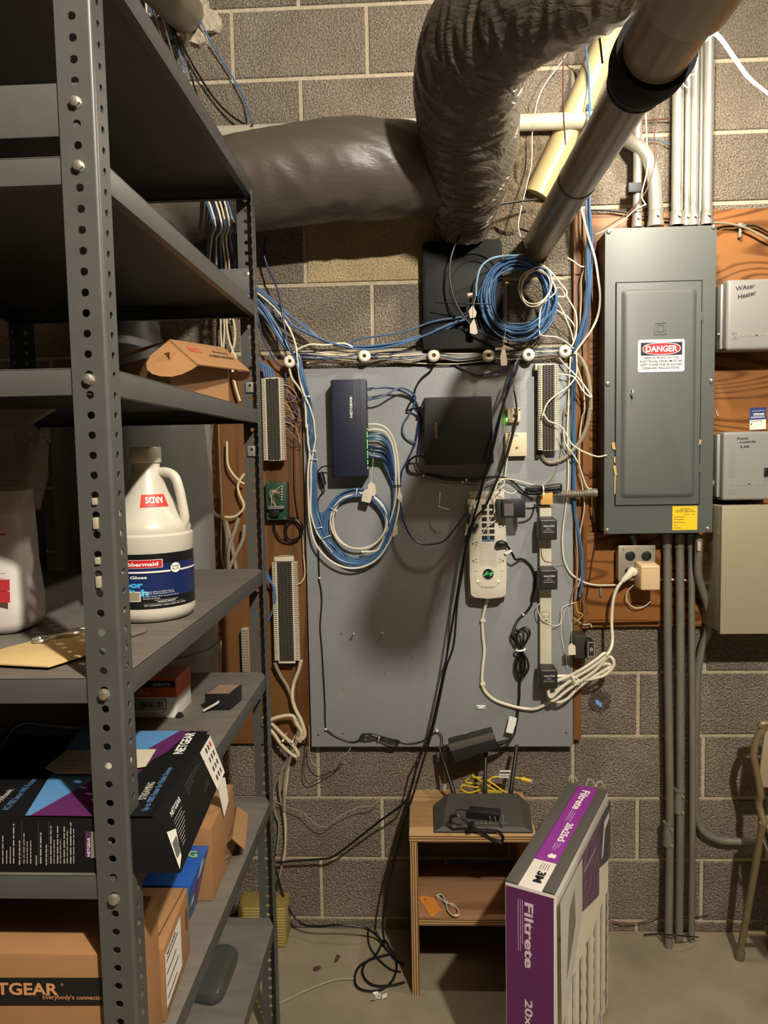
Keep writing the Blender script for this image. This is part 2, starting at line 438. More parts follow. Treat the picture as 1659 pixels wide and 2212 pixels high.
def slab(name, x0, x1, y0, y1, z0, z1, m):
    mb = MB(); mb.box(x0, x1, y0, y1, z0, z1, m); return struct(mb.build(name))
slab('floor', -2.4, 3.6, -5.0, .15, -.1, 0, CONC)
slab('ceiling', -2.4, 3.6, -5.0, .15, 3.4, 3.5, CEIL)
slab('wall_left', -2.5, -2.4, -5.0, .15, 0, 3.4, BLK)
slab('wall_right', 3.6, 3.7, -5.0, .15, 0, 3.4, BLK)
slab('wall_front', -2.4, 3.6, -5.1, -5.0, 0, 3.4, BLK)

# ------------------------------------------------------------------ backboards on the wall
x0, x1, z0, z1 = rect('U', 440, 778, 672, 1606, -.018)
mb = MB(); mb.box(x0-.12, x1, -.018, -.001, z0, z1, PLYB, .001)
tag(mb.build('plywood_backboard'), 'dark brown stained plywood backboard behind the steel shelving, left of the grey board', 'backboard')
x0, x1, z0, z1 = rect('U', 662, 790, 1238, 1613, -.036)
GBX0, GBX1, GBZ0, GBZ1 = x0, x1, z0, z1
g = thing('equipment_board', 'large grey painted plywood board carrying the network gear on the block wall', 'backboard', ((x0+x1)/2, -.02, z0))
mb = MB(); mb.box(x0, x1, -.036, -.014, z0, z1, BOARD, .0015); mb.build('board', g)
mb = MB(); mb.box(x0+.01, x1-.01, -.014, -.001, z0+.012, z1-.01, BOARDE); mb.build('furring', g)
for c, x, y, r in (('E',507,1245,9),('E',700,1235,7),('F',1072,1105,9),('E',690,440,7),('E',1040,760,6),('E',1248,628,5),('E',708,882,5),('C',1478,595,9),('C',1325,685,6),('C',1473,925,6),('A',1500,1128,4)):
    mb = MB(); mb.disc(P(c, x, y, -.0363), (0,-1,0), r/2500, BRASS, 10); mb.build('screw', g)
mb = MB(); mb.disc(P('E', 682, 918, -.0363), (0,-1,0), .0045, mat('bare_wood_chip', (182,128,78), .8), 9); mb.build('paint_chip', g)
x0, x1, z0, z1 = rect('U', 1262, 450, 2000, 1352, -.018)
PBZ0, PBZ1 = z0, z1
mb = MB(); mb.box(x0, x1, -.018, -.001, z0, z1, PLYO, .001)
tag(mb.build('plywood_backboard'), 'orange varnished plywood backboard behind the breaker panel and timers', 'backboard')
x0, x1, z0, z1 = rect('U', 1240, 455, 1263, 1600, -.03)
mb = MB(); mb.box(x0, x1-.008, -.024, -.001, z0, z1, PLYT, .001); mb.box(x1-.007, x1+.012, -.034, -.001, PBZ0, z1+.004, PLYT, .001)
tag(mb.build('wood_strip'), 'narrow varnished wood strip between the grey board and the orange plywood', 'wood strip')
x0, x1, z0, z1 = rect('U', 1268, 1150, 1427, 1344, -.036)
mb = MB(); mb.box(x0, x1, -.036, -.0185, z0, z1, PLYO, .001)
tag(mb.build('outlet_mounting_board'), 'small varnished plywood board below the breaker panel holding the outlet box', 'board')

# ------------------------------------------------------------------ insulated ducts
def film(name, base, rough, bump=.35):
    m = bpy.data.materials.new(name); m.use_nodes = True; nt = m.node_tree; N = nt.nodes; L = nt.links
    b = N['Principled BSDF']; b.inputs['Base Color'].default_value = lin(base); b.inputs['Roughness'].default_value = rough; b.inputs['Specular IOR Level'].default_value = .6
    tc = N.new('ShaderNodeTexCoord'); mp = N.new('ShaderNodeMapping'); mp.inputs['Scale'].default_value = (1, 1, 3.2); mp.inputs['Rotation'].default_value = (.3, .5, 0)
    L.new(tc.outputs['Object'], mp.inputs[0])
    n = N.new('ShaderNodeTexNoise'); n.inputs['Scale'].default_value = 16; n.inputs['Detail'].default_value = 3; n.inputs['Distortion'].default_value = 1.5; L.new(mp.outputs[0], n.inputs['Vector'])
    bp = N.new('ShaderNodeBump'); bp.inputs['Strength'].default_value = bump; bp.inputs['Distance'].default_value = .012
    L.new(n.outputs['Fac'], bp.inputs['Height']); L.new(bp.outputs[0], b.inputs['Normal']); return m
FILM = film('duct_wrap_film', (80,73,63), .34, .5)
FILMS = film('smooth_duct_film', (84,77,66), .42, .12)
def wrinkled(mb, pts, rad, m, seg=72, amp=.006, freq=26.0, seed=0.0, sub=14, big=.012):
    path = spline(pts, sub); n = len(path); k0 = mb.mi(m); rings = []; s = 0; up = Vector((1,0,0))
    rs = []
    for i in range(n):
        f = i/(n-1)*(len(rad)-1); a = int(min(f, len(rad)-2)); rs.append(rad[a]+(rad[a+1]-rad[a])*(f-a))
    for i in range(n):
        t = (path[min(i+1,n-1)]-path[max(i-1,0)]).normalized()
        x = up-t*up.dot(t)
        if x.length < 1e-5: x = t.orthogonal()
        x.normalize(); y = t.cross(x); up = x
        if i: s += (path[i]-path[i-1]).length
        rg = []
        for k in range(seg):
            a = 2*PI*k/seg; cx, sy = math.cos(a), math.sin(a)
            q = Vector((cx*1.3+seed, sy*1.3, s*freq+2.2*math.sin(a*1.0+seed)))
            w = noise.noise(q); w = -abs(w)*1.6
            lump = noise.noise(Vector((cx*.9+seed*2, sy*.9, s*5)))
            rg.append(mb.bm.verts.new(path[i]+(x*cx+y*sy)*(rs[i]+amp*w+big*lump)))
        rings.append(rg)
    for a, b in zip(rings, rings[1:]):
        for k in range(seg):
            f = mb.bm.faces.new([a[k], a[(k+1)%seg], b[(k+1)%seg], b[k]]); f.material_index = k0; f.smooth = True
    for rg in (rings[0][::-1], rings[-1]): mb.bm.faces.new(rg).material_index = k0
mb = MB()
wrinkled(mb, [W(1002,512,-.045), W(1004,462,-.085), W(1010,400,-.16), W(1011,330,-.25), W(1010,250,-.34), W(1016,170,-.45), W(1042,85,-.56), W(1105,15,-.66), W(1200,-45,-.74), W(1350,-110,-.80), W(1560,-190,-.84)],
         [.066,.092,.112,.125,.131,.132,.131,.130,.129,.128,.128], FILM, 112, .011, 34, 3.1, 26)
tag(mb.build('insulated_duct'), 'fat grey film-wrapped insulated duct bending down into the block wall at the top', 'duct')
mb = MB()
wrinkled(mb, [W(945,372,-.15), W(880,368,-.165), W(790,368,-.175), W(700,372,-.178), W(600,386,-.178), W(500,402,-.178), W(430,420,-.175), W(370,450,-.17), W(310,500,-.17), W(250,590,-.17), W(215,700,-.17)],
         [.118,.130,.135,.135,.132,.127,.122,.114,.112,.112,.112], FILMS, 96, .006, 12, 8.7, 16, .006)
tag(mb.build('insulated_duct'), 'grey film-wrapped insulated duct lying along the wall behind the top shelf', 'duct')

# ------------------------------------------------------------------ pipes
PVCW = mat('white_pvc_pipe', (176,170,150), .32, var=.04, vscale=5)
PVCC = mat('cream_pvc_pipe', (188,171,128), .30, var=.05, vscale=4)
PVCG = mat('dusty_pvc_pipe', (134,122,101), .28, var=.10, vscale=6, stretch=(1,1,.4))
PVCB = mat('pvc_bell', (152,144,130), .3)
a = W(440,288,-.04); b = W(1205,266,-.04); b.z = a.z = (a.z+b.z)/2
mb = MB(); mb.tube([a+Vector((-.6,0,0)), a, b, b+Vector((.12,0,0))], .0235, PVCW, 24)
tag(mb.build('wall_pipe'), 'white plastic pipe running level along the block wall behind both insulated ducts', 'pipe')
# cream pipe
a = W(1158,425,-.0); b = WD(1230,276,2.24); c_ = WD(1338,37,2.12); d_ = c_+(c_-b)*1.4
mb = MB(); mb.tube([a, b, c_, d_], .0405, PVCC, 32)
tag(mb.build('drain_pipe'), 'cream plastic pipe slanting up from the wall behind the larger pipe', 'pipe')
# big pipe with rubber coupling
t = thing('vent_pipe', 'big dusty plastic pipe with a black rubber coupling slanting out of the wall', 'pipe', W(1162,530,0))
p0 = W(1160,532,.0); p1 = WD(1351,219,1.40); ax = (p1-p0).normalized(); p2 = p1+ax*.10
mb = MB(); mb.tube([p0, p0+(p1-p0)*.5, p1, p1+ax*.05], .0445, PVCG, 36); mb.build('lower_pipe', t)
mb = MB(); q = p0+(p1-p0)*.58; mb.lathe(q-ax*.004, ax, [(0,.0445),(0,.0462),(.008,.0462),(.008,.0445)], mat('pipe_joint_line', (96,86,70), .5), 36); mb.build('joint', t)
mb = MB(); p1 = p1+ax*.075
mb.lathe(p1-ax*.012, ax, [(0,.0446),(0,.053),(.03,.0545),(.034,.060),(.058,.066),(.075,.0672),(.108,.0672),(.108,.058)], RUBBER, 40)
mb.lathe(p1+ax*.002, ax, [(0,.0535),(0,.0552),(.010,.0556),(.010,.054)], BLACKM, 40); mb.build('rubber_coupling', t)
mb = MB(); mb.tube([p1+ax*.04, p1+ax*.30, p1+ax*.7], .0572, PVCG, 40); mb.build('upper_pipe', t)
mb = MB(); mb.lathe(p1+ax*.232, ax, [(0,.0574),(0,.0660),(.10,.0672),(.30,.0672)], PVCB, 40); mb.build('bell_end', t)
# stub of pipe at upper left
p0 = W(402,30,.0); p1 = WD(322,-60,1.75)
mb = MB(); mb.tube([p0, p1, p1+(p1-p0)*.6], .056, mat('grey_cast_pipe', (120,112,96), .5, var=.1, vscale=9), 28)
tag(mb.build('wall_pipe'), 'grey pipe stub coming out of a mortared hole at the top left of the wall', 'pipe')

# conduits above the panel
PF = -.128      # panel face
def conduit(name, label, pts, r, m, conn=None, cr=None, group=None, cdir=None):
    t = thing(name, label, 'conduit', pts[-1], group)
    mb = MB(); mb.tube(spline(pts, 5), r, m, 18); mb.build('tube', t)
    if conn:
        o, axv, h = conn
        mb = MB(); rr = cr or r*1.25
        mb.lathe(o, axv, [(0,r),(0,rr),(h*.30,rr*1.02),(h*.32,rr*.92),(h*.9,rr*.92),(h,rr*.98),(h,r)], GALV, 18)
        p = Vector(o)+Vector(axv)*h*.6+Vector((0,-rr,0))
        mb.cyl(p, p+Vector((0,-.005,0)), .004, ZINC, 8); mb.build('connector', t)
    return t
YC = -.07
def vconduit(u, vb, w, label, Y=YC, top=3.35, conn=.04):
    bpt = W(u, vb, Y); r = w/2*(2.341+Y)/F_PX
    return conduit('conduit', label, [Vector((bpt.x,Y,top)), Vector((bpt.x,Y,(top+bpt.z)/2)), bpt], r, GALV, (bpt, (0,0,1), conn), r*1.3)
vconduit(1462, 488, 23, 'thick steel conduit rising from the panel top, just right of the elbow')
vconduit(1483, 488, 12, 'thin steel conduit above the panel, leftmost of the close-set row by the lamp')
vconduit(1498, 488, 16, 'medium steel conduit above the panel, second of the close-set row')
vconduit(1512.5, 488, 9, 'thinnest steel conduit above the panel, squeezed before the rightmost one', Y=-.05)
vconduit(1526.5, 486, 20, 'rightmost steel conduit rising from the breaker panel to the ceiling')
t = vconduit(1376, 492, 17, 'slim steel conduit with a strap left of the conduit elbow', Y=-.06)
mb = MB(); x0, x1, z0, z1 = rect('L', 1040, 808, 1100, 852, -.075); mb.box(x0, x1, -.078, -.045, z0, z1, BLACKM, .003); mb.build('strap', t)
mb = MB(); o = W(1376, 460, -.06); mb.lathe(o, (0,0,1), [(0,.0115),(0,.0165),(.012,.0165),(.012,.0115)], ZINC, 18); mb.build('strap', t)
pts = [W(1352,296,.0), W(1362,306,-.045), W(1386,322,-.068), W(1404,352,-.070), W(1413,395,-.070), W(1415.5,440,-.07), W(1416,488,-.07)]
conduit('conduit', 'fat steel conduit elbow curving out of the wall into the panel top', pts, .0200, GALV, (W(1416,490,-.07), (0,0,1), .045), .0235)
# conduits below the panel
def lower(u0, u1, vfl, w, label, coup=None, Y=-.055):
    a = W(u0, 1152, Y); r = w/2*(2.341+Y)/F_PX; e = FZ(u1, vfl, .0)
    m_ = W(u1+3, 1760, Y)
    pts = [a, W(u0+1.5, 1400, Y), m_, Vector((e.x, e.y, -.004))]
    t = conduit('conduit', label, pts, r, GALVD)
    mb = MB(); mb.lathe(a, (0,0,-1), [(0,r),(0,r*1.3),(.022,r*1.3),(.026,r*1.15),(.045,r*1.15),(.045,r)], GALVD, 18); mb.build('connector', t)
    if coup:
        o = W(coup[0], coup[1], Y); h = o.z-W(coup[0], coup[2], Y).z
        mb = MB(); mb.lathe(o, (0,0,-1), [(0,r),(0,r*1.34),(h*.08,r*1.34),(h*.1,r*1.16),(h*.35,r*1.16),(h*.42,r*1.24),(h*.96,r*1.24),(h,r)], GALVD, 20)
        for q in (.22, .86):
            p = o+Vector((r*.5,-r*1.1,-h*q)); mb.cyl(p, p+Vector((0,-.006,0)), .0042, ZINC, 8)
        mb.build('coupling', t)
    return t
lower(1441, 1444, 2046, 17, 'leftmost grey conduit from the panel down to the floor, low screw coupling', (1443,1775,1828))
lower(1468, 1466.5, 2034, 17.5, 'middle grey conduit from the panel down to the floor, higher screw coupling', (1467.5,1704,1757), -.05)
lower(1493, 1493, 2034, 14, 'thinner grey conduit without coupling, third from the left below the panel', None, -.05)
pts = [P('H',1083,1180,-.085), P('H',1080,1300,-.085), P('H',1075,1500,-.07), P('H',1110,1640,-.06), P('H',1155,1780,-.05), P('H',1170,1880,-.045), P('H',1155,2000,-.04), P('H',1115,2110,-.03), W(1507,1455,-.022), W(1503,1560,-.02), W(1501,1700,-.02), W(1506,1768,-.022), W(1522,1798,-.024), W(1556,1815,-.024), W(1600,1818,-.024), W(1700,1818,-.024)]
t = conduit('conduit', 'slim grey conduit bending right under the panel then sweeping right near the chair', pts, .0115, GALVD)
mb = MB(); p = P('H',1080,1275,-.096); mb.box(p.x-.005, p.x+.005, p.y-.004, p.y, p.z-.014, p.z+.014, mat('pink_tape', (196,160,150), .6), .001); mb.build('tape_scrap', t)

# glaring bulb among the conduits
bp_ = Vector((1.375, -.42, 2.70))
# ------------------------------------------------------------------ breaker panel
x0, x1, z0, z1 = rect('U', 1306, 490, 1543.5, 1152, PF)
t = thing('breaker_box', 'tall grey electrical breaker panel with a red and white danger sign', 'electrical panel', ((x0+x1)/2, -.02, z0))
mb = MB(); mb.box(x0+.004, x1-.004, PF+.006, -.0185, z0+.004, z1-.004, BODY, .003); mb.build('box', t)
mb = MB(); mb.box(x0, x1, PF, PF+.0045, z0, z1, PANEL, .0012); mb.build('cover', t)
dx0, dx1, dz0, dz1 = rect('U', 1331, 609, 1513, 1090, PF-.004)
mb = MB(); mb.box(dx0-.003, dx1+.003, PF-.0008, PF+.001, dz0-.003, dz1+.003, DARK)
mb.box(dx0, dx1, PF-.004, PF-.0009, dz0, dz1, PANEL, .0015)
ix0, ix1, iz0, iz1 = rect('U', 1342, 622, 1504, 1076, PF-.009)
# raised, softly rounded field
def raised(mb, x0, x1, z0, z1, y, h, w, m, rad=.012):
    loops = []
    for s, yy in ((0, y), (w*.25, y-h*.25), (w*.6, y-h*.8), (w, y-h)):
        ring = []
        for cx, cz, a0 in ((x1-s-rad, z1-s-rad, 0), (x0+s+rad, z1-s-rad, 90), (x0+s+rad, z0+s+rad, 180), (x1-s-rad, z0+s+rad, 270)):
            for k in range(7):
                a = math.radians(a0+15*k); ring.append(mb.bm.verts.new((cx+rad*math.cos(a), yy, cz+rad*math.sin(a))))
        loops.append(ring)
    k0 = mb.mi(m)
    for a, b in zip(loops, loops[1:]):
        n = len(a)
        for k in range(n):
            f = mb.bm.faces.new([a[k], a[(k+1)%n], b[(k+1)%n], b[k]]); f.material_index = k0; f.smooth = True
    f = mb.bm.faces.new(loops[-1]); f.material_index = k0; f.smooth = False
raised(mb, ix0, ix1, iz0, iz1, PF-.0038, .009, .013, PANEL)
dr = mb.build('door', t)
YD = PF-.0130
# embossed square mark
mb = MB(); ex0, ex1, ez0, ez1 = rect('G', 708, 1068, 810, 1170, YD)
def frame(mb, x0, x1, z0, z1, w, y0, y1, m):
    mb.box(x0, x1, y0, y1, z1-w, z1, m, .0004); mb.box(x0, x1, y0, y1, z0, z0+w, m, .0004)
    mb.box(x0, x0+w, y0, y1, z0+w, z1-w, m, .0004); mb.box(x1-w, x1, y0, y1, z0+w, z1-w, m, .0004)
frame(mb, ex0, ex1, ez0, ez1, .003, YD-.0012, YD+.0005, PANEL)
mb.tube([(ex0+.009,YD,ez0+.008),(ex0+.009,YD,ez1-.008),(ex1-.011,YD,ez1-.008),(ex1-.007,YD,ez1-.012),(ex1-.007,YD,ez0+.012),(ex1-.011,YD,ez0+.008),(ex0+.009,YD,ez0+.008)], .0015, PANEL, 6)
mb.build('embossed_mark', dr)
# danger sign
mb = MB(); sx0, sx1, sz0, sz1 = rect('G', 572, 1211, 961, 1482, YD); Y1 = YD-.0006
def rrect(x0, x1, z0, z1, r, y, n=5):
    out = []
    for cx, cz, a0 in ((x1-r,z1-r,0),(x0+r,z1-r,90),(x0+r,z0+r,180),(x1-r,z0+r,270)):
        for k in range(n+1):
            a = math.radians(a0+90*k/n); out.append(Vector((cx+r*math.cos(a), y, cz+r*math.sin(a))))
    return out
mb.prism(rrect(sx0, sx1, sz0, sz1, .006, YD-.0006), (0,.0006,0), mat('sign_white', (236,232,226), .4))
w_ = sx1-sx0; h_ = sz1-sz0
SXf = lambda fx: sx0+w_*fx
SZf = lambda fz: sz1-h_*fz
mb.poly([(SXf(.06),Y1-.0003,SZf(.49)),(SXf(.95),Y1-.0003,SZf(.49)),(SXf(.95),Y1-.0003,SZf(.09)),(SXf(.06),Y1-.0003,SZf(.09))], BLACKI)
cx, cz = SXf(.505), SZf(.285)
for rx, rz, yy, m_ in ((.41,.185,.0006,MATS['sign_white']),(.395,.168,.0009,RED)):
    mb.poly([(cx+w_*rx*math.copysign(abs(math.cos(a))**.8, math.cos(a)), Y1-yy, cz+h_*rz*1.0*math.copysign(abs(math.sin(a))**.8, math.sin(a))) for a in [2*PI*k/40 for k in range(40)]], m_)
mb.textq('DANGER', (SXf(.165),Y1-.0012,SZf(.385)), (w_*.68,0,0), (0,0,h_*.195), MATS['sign_white'], .03)
for s, fa, fb, fz in (('AREA IN FRONT OF THIS',.13,.87,.60),('ELECTRICAL PANEL MUST BE',.05,.945,.705),('KEPT CLEAR FOR 36 INCHES',.055,.94,.81),('OSHA-NEC REGULATIONS',.10,.89,.915)):
    mb.textq(s, (SXf(fa),Y1-.0004,SZf(fz)), (w_*(fb-fa),0,0), (0,0,h_*.072), BLACKI, .02)
mb.build('danger_sign', dr)['label'] = 'white danger sign with red oval'
# hinges, latch, screws, yellow sticker, torn tape
for (u, v) in ((1515.5, 684), (1511.5, 1012)):
    mb = MB(); p = W(u, v, PF-.003); mb.cyl(p-Vector((0,0,.012)), p+Vector((0,0,.012)), .0032, PANEL, 10); mb.box(p.x+.002, p.x+.006, PF-.002, PF, p.z-.010, p.z+.010, PANEL, .0005); mb.build('hinge', dr)
mb = MB(); p = W(1365, 852, YD); mb.lathe(p, (0,-1,0), [(0,.006),(.004,.006),(.005,.004)], PANEL, 14); mb.box(p.x-.002, p.x+.002, p.y-.012, p.y, p.z-.008, p.z+.012, ZINC, .001); mb.build('latch', dr)
for (u, v) in ((1315,500),(1543,490),(1310,829),(1537,823),(1306,1146),(1529,1143)):
    mb = MB(); p = W(u, v, PF); p.x = min(max(p.x, x0+.009), x1-.009); mb.lathe(p, (0,-1,0), [(0,.0068),(.002,.0068),(.0045,.0045),(.005,.001)], ZINC, 16)
    mb.box(p.x-.005, p.x+.005, PF-.0053, PF-.0046, p.z-.0006, p.z+.0006, BLACKM); mb.build('screw', t)
mb = MB(); qx0, qx1, qz0, qz1 = rect('H', 860, 940, 1068, 1140, PF)
mb.box(qx0, qx1, PF-.0006, PF, qz0, qz1, YELL); qw = qx1-qx0; qh = qz1-qz0
for fx0, fx1, fz, s in ((.32,.72,.10,'FINAL INSPECTION'),(.15,.85,.16,'DEPARTMENT OF INSPECTIONS'),(.10,.92,.23,'APPROVED BY THE INSPECTOR'),(.46,.68,.34,'APPROVED'),(.78,.9,.34,'DATE'),(.06,.48,.44,'UNDERGROUND'),(.06,.46,.55,'TEMPORARY'),(.06,.50,.67,'ROUGH WIRING'),(.06,.2,.79,'FINAL'),(.06,.34,.90,'INSPECTOR')):
    mb.bars((qx0+qw*fx0,PF-.0009,qz1-qh*(fz+.02)), (qw*(fx1-fx0),0,0), (0,0,qh*.022), BLACKI, len(s))
mb.build('inspection_sticker', t)['label'] = 'yellow inspection sticker'
mb = MB()
TAPE = mat('torn_masking_tape', (196,160,98), .7)
for (a, b, c2, d2) in (((352,415),(378,405),(388,470),(360,465)),((370,530),(385,528),(384,580),(374,582)),((365,605),(388,598),(398,680),(380,690)),((376,690),(388,690),(384,840),(374,840)),((1086,385),(1102,385),(1098,420),(1084,430))):
    mb.poly([P('H', *q, PF-.0045) for q in (a, b, c2, d2)], TAPE)
mb.build('torn_tape', t)
PNL = t

# ------------------------------------------------------------------ timer boxes and beige cabinet right of the panel
def bigbox(name, label, c, x0, y0, x1, y1, Yf, m, xr=None, bev=.006):
    X0, X1, Z0, Z1 = rect(c, x0, y0, x1, y1, Yf)
    if xr: X1 = X0+xr
    return X0, X1, Z0, Z1
# water heater timer
X0, X1, Z0, Z1 = rect('G', 1315, 706, 1659, 1300, -.125); X1 = X0+.165
t = thing('timer_box', 'grey metal timer box hand-marked Water Heater on the orange plywood', 'timer', ((X0+X1)/2, -.02, Z0))
mb = MB(); mb.box(X0-.006, X1+.004, -.095, -.0185, Z0+.008, Z1-.006, BOXG, .003); mb.build('box', t)
mb = MB(); mb.box(X0, X1, -.125, -.07, Z0, Z1, BOXG, .010, 3); lid = mb.build('lid', t)
mb = MB(); mb.textq('WAter', P('G',1388,808,-.1256), P('G',1550,780,-.1256)-P('G',1388,808,-.1256), (0,0,.0125), BLACKI, .015)
mb.textq('Heater', P('G',1408,878,-.1256), P('G',1560,838,-.1256)-P('G',1408,878,-.1256), (0,0,.0135), BLACKI, .015); mb.build('handwriting', lid)
mb = MB(); q = P('G',1405,1188,-.126); mb.textq('INTERMATIC', q, (.098,0,0), (0,0,.0085), mat('embossed_grey', (158,156,148), .4), .012)
q = P('G',1360,1205,-.126); mb.tube([q, q+Vector((.012,0,.0)), q+Vector((.0,0,.016)), q+Vector((.012,0,.016)), q], .0008, MATS['embossed_grey'], 5); mb.build('raised_lettering', lid)
mb = MB(); q = P('G',1270,1180,-.09); mb.tube([q+Vector((.012,0,0)), q, q+Vector((-.006,0,.004)), q+Vector((-.012,0,.003))], .004, ZINC, 8); mb.box(q.x-.003, q.x+.012, q.y-.004, q.y+.02, q.z-.012, q.z-.004, BOXG, .001); mb.build('hasp', t)
# front outside lights timer
X0, X1, Z0, Z1 = rect('H', 1284, 318, 1659, 890, -.125); X1 = X0+.152
t = thing('timer_box', 'grey metal timer box hand-marked Front outside Lts above the beige cabinet', 'timer', ((X0+X1)/2, -.02, Z0))
mb = MB(); mb.box(X0-.008, X1+.004, -.1, -.0185, Z0+.008, Z1-.006, BOXG, .003); mb.build('box', t)
mb = MB(); mb.box(X0, X1, -.125, -.075, Z0, Z1, BOXG, .008, 3)
for xx in (1345, 1365, 1385):
    a = P('H', xx, 370, -.126); b = P('H', xx, 700, -.126); mb.box(a.x-.0012, a.x+.0012, -.1262, -.124, b.z, a.z, BOXG, .0005)
    a = P('H', xx, 790, -.126); b = P('H', xx, 845, -.126); mb.box(a.x-.0012, a.x+.0012, -.1262, -.124, b.z, a.z, BOXG, .0005)
lid = mb.build('lid', t)
mb = MB()
for s, xa, ya, xb, hh in (('Front',1402,390,1495,.008),('outside',1418,415,1558,.0062),('Lts',1430,455,1502,.007)):
    mb.textq(s, P('H',xa,ya,-.1256), P('H',xb,ya-6,-.1256)-P('H',xa,ya,-.1256), (0,0,hh), BLACKI, .02)
mb.build('handwriting', lid)
mb = MB(); a = P('H',1325,768,-.1262); mb.textq('INTER-MATIC', a, (P('H',1636,768,-.126).x-a.x,0,0), (0,0,.0098), MATS['embossed_grey'], .01); mb.build('raised_lettering', lid)
mb = MB(); a = P('H',1640,655,-.128); mb.box(a.x-.004, a.x+.006, -.131, -.124, a.z-.012, a.z+.012, BLACKP, .001); mb.build('latch', lid)
mb = MB(); a = P('H',1225,755,-.07); mb.cyl(a+Vector((-.022,0,.004)), a+Vector((.022,0,-.004)), .0115, GALV, 14); mb.build('conduit_nipple', t)
# beige cabinet
X0, X1, Z0, Z1 = rect('H', 1266, 932, 1659, 2006, -.16); X1 = X0+.24
t = thing('metal_cabinet', 'beige metal cabinet box at right edge below the grey timers', 'cabinet', ((X0+X1)/2, -.02, Z0))
mb = MB(); mb.box(X0, X1, -.155, -.0185, Z0+.003, Z1-.003, BEIGE, .002); mb.build('body', t)
mb = MB(); mb.box(X0-.002, X1+.002, -.166, -.154, Z0, Z1, BEIGE, .003); mb.build('door', t)
for (x, y) in ((1240,1168),(1240,1782)):
    mb = MB(); p = SX(*px('H', x, y), X0); mb.lathe(p, (-1,0,0), [(0,.003),(.0015,.003),(.002,.001)], ZINC, 10); mb.build('screw', t)
# blue and white card tucked behind
a = P('H',1508,122,-.0205); b = P('H',1645,115,-.0205); h_ = a.z-P('H',1508,305,-.0205).z
wv = Vector((.048,0,.002))
mb = MB(); c0 = a-Vector((0,0,h_)); mb.prism([c0, c0+wv, a+wv, a], (0,.0006,0), PAPER)
mb.poly([a+Vector((0,-.0003,-h_*.55)), a+wv+Vector((0,-.0003,-h_*.55)), a+wv+Vector((0,-.0003,0)), a+Vector((0,-.0003,0))], mat('card_blue', (38,60,122), .5))
mb.scribble(a+Vector((.006,-.0006,-.012)), wv*.8, (0,0,.006), WHITE, 16, 3, .16)
mb.poly([a+Vector((.010,-.0006,-.020)), a+Vector((.042,-.0006,-.0195)), a+Vector((.042,-.0006,-.0160)), a+Vector((.010,-.0006,-.0165))], PAPER); mb.bars(a+Vector((.010,-.0006,-.0235)), wv*.66, (0,0,.0012), WHITE, 4)
mb.bars(a+Vector((.004,-.0006,-.0275)), wv*.8, (0,0,.0014), WHITE, 7); mb.bars(a+Vector((.003,-.0006,-.0305)), wv*.85, (0,0,.0012), WHITE, 9)
mb.bars(a+Vector((.003,-.0006,-h_*.62)), wv*.7, (0,0,.0014), DGREY, 5); mb.poly([a+Vector((.003,-.0006,-h_*.70)), a+Vector((.003,-.0006,-h_*.79)), a+Vector((.009,-.0006,-h_*.70))], BLACKI)
tag(mb.build('service_card'), 'small blue and white card on the plywood above the second timer', 'card')
CR.update(i=(1000,1050,7.541), j=(240,700,5.184), k=(0,880,3.8125), l=(300,1680,4.158), m=(1000,530,6.9125))
# ================================================================== STEEL SHELVING
XS, XL, YF, YB = .150, -.465, -1.40, -.462
SHELF = dict(T=2.205, B=1.921, C=1.662, D=1.262, E=.994, F=.664, G=.335)
LIP = .033
unit = thing('shelving_unit', 'tall grey perforated steel shelving unit filling the left side of the room', 'shelving unit', ((XS+XL)/2, (YF+YB)/2, 0))
def perf(mb, o, ux, uz, nrm, w, pitch, n, hoff, hr, th, m, z0=0.0):
    """perforated strip: width w along ux, n cells of one pitch along uz, round holes at hoff"""
    o = Vector(o); ux = Vector(ux); uz = Vector(uz); nrm = Vector(nrm); NH = 16; k0 = mb.mi(m); bm = mb.bm
    outer = []
    for s in range(4):
        for q in range(4):
            f = q/4
            outer.append([(w*f,0),(w,pitch*f),(w*(1-f),pitch),(0,pitch*(1-f))][s])
    for c in range(n):
        b = o+uz*(z0+c*pitch)
        fr = []; fh = []; br = []; bh = []
        for (x, z) in outer:
            a = math.atan2(z-pitch/2, x-hoff)
            hx, hz = hoff+hr*math.cos(a), pitch/2+hr*math.sin(a)
            fr.append(bm.verts.new(b+ux*x+uz*z)); fh.append(bm.verts.new(b+ux*hx+uz*hz))
            br.append(bm.verts.new(b+ux*x+uz*z+nrm*th)); bh.append(bm.verts.new(b+ux*hx+uz*hz+nrm*th))
        for i in range(16):
            j = (i+1) % 16
            for q in ([fr[i],fr[j],fh[j],fh[i]],[br[j],br[i],bh[i],bh[j]],[fh[i],fh[j],bh[j],bh[i]]):
                f = bm.faces.new(q); f.material_index = k0
        # long outer edges
        for (x,) in ((0,),(w,)):
            p = [b+ux*x, b+ux*x+uz*pitch, b+ux*x+uz*pitch+nrm*th, b+ux*x+nrm*th]
            bm.faces.new([bm.verts.new(v) for v in p]).material_index = k0
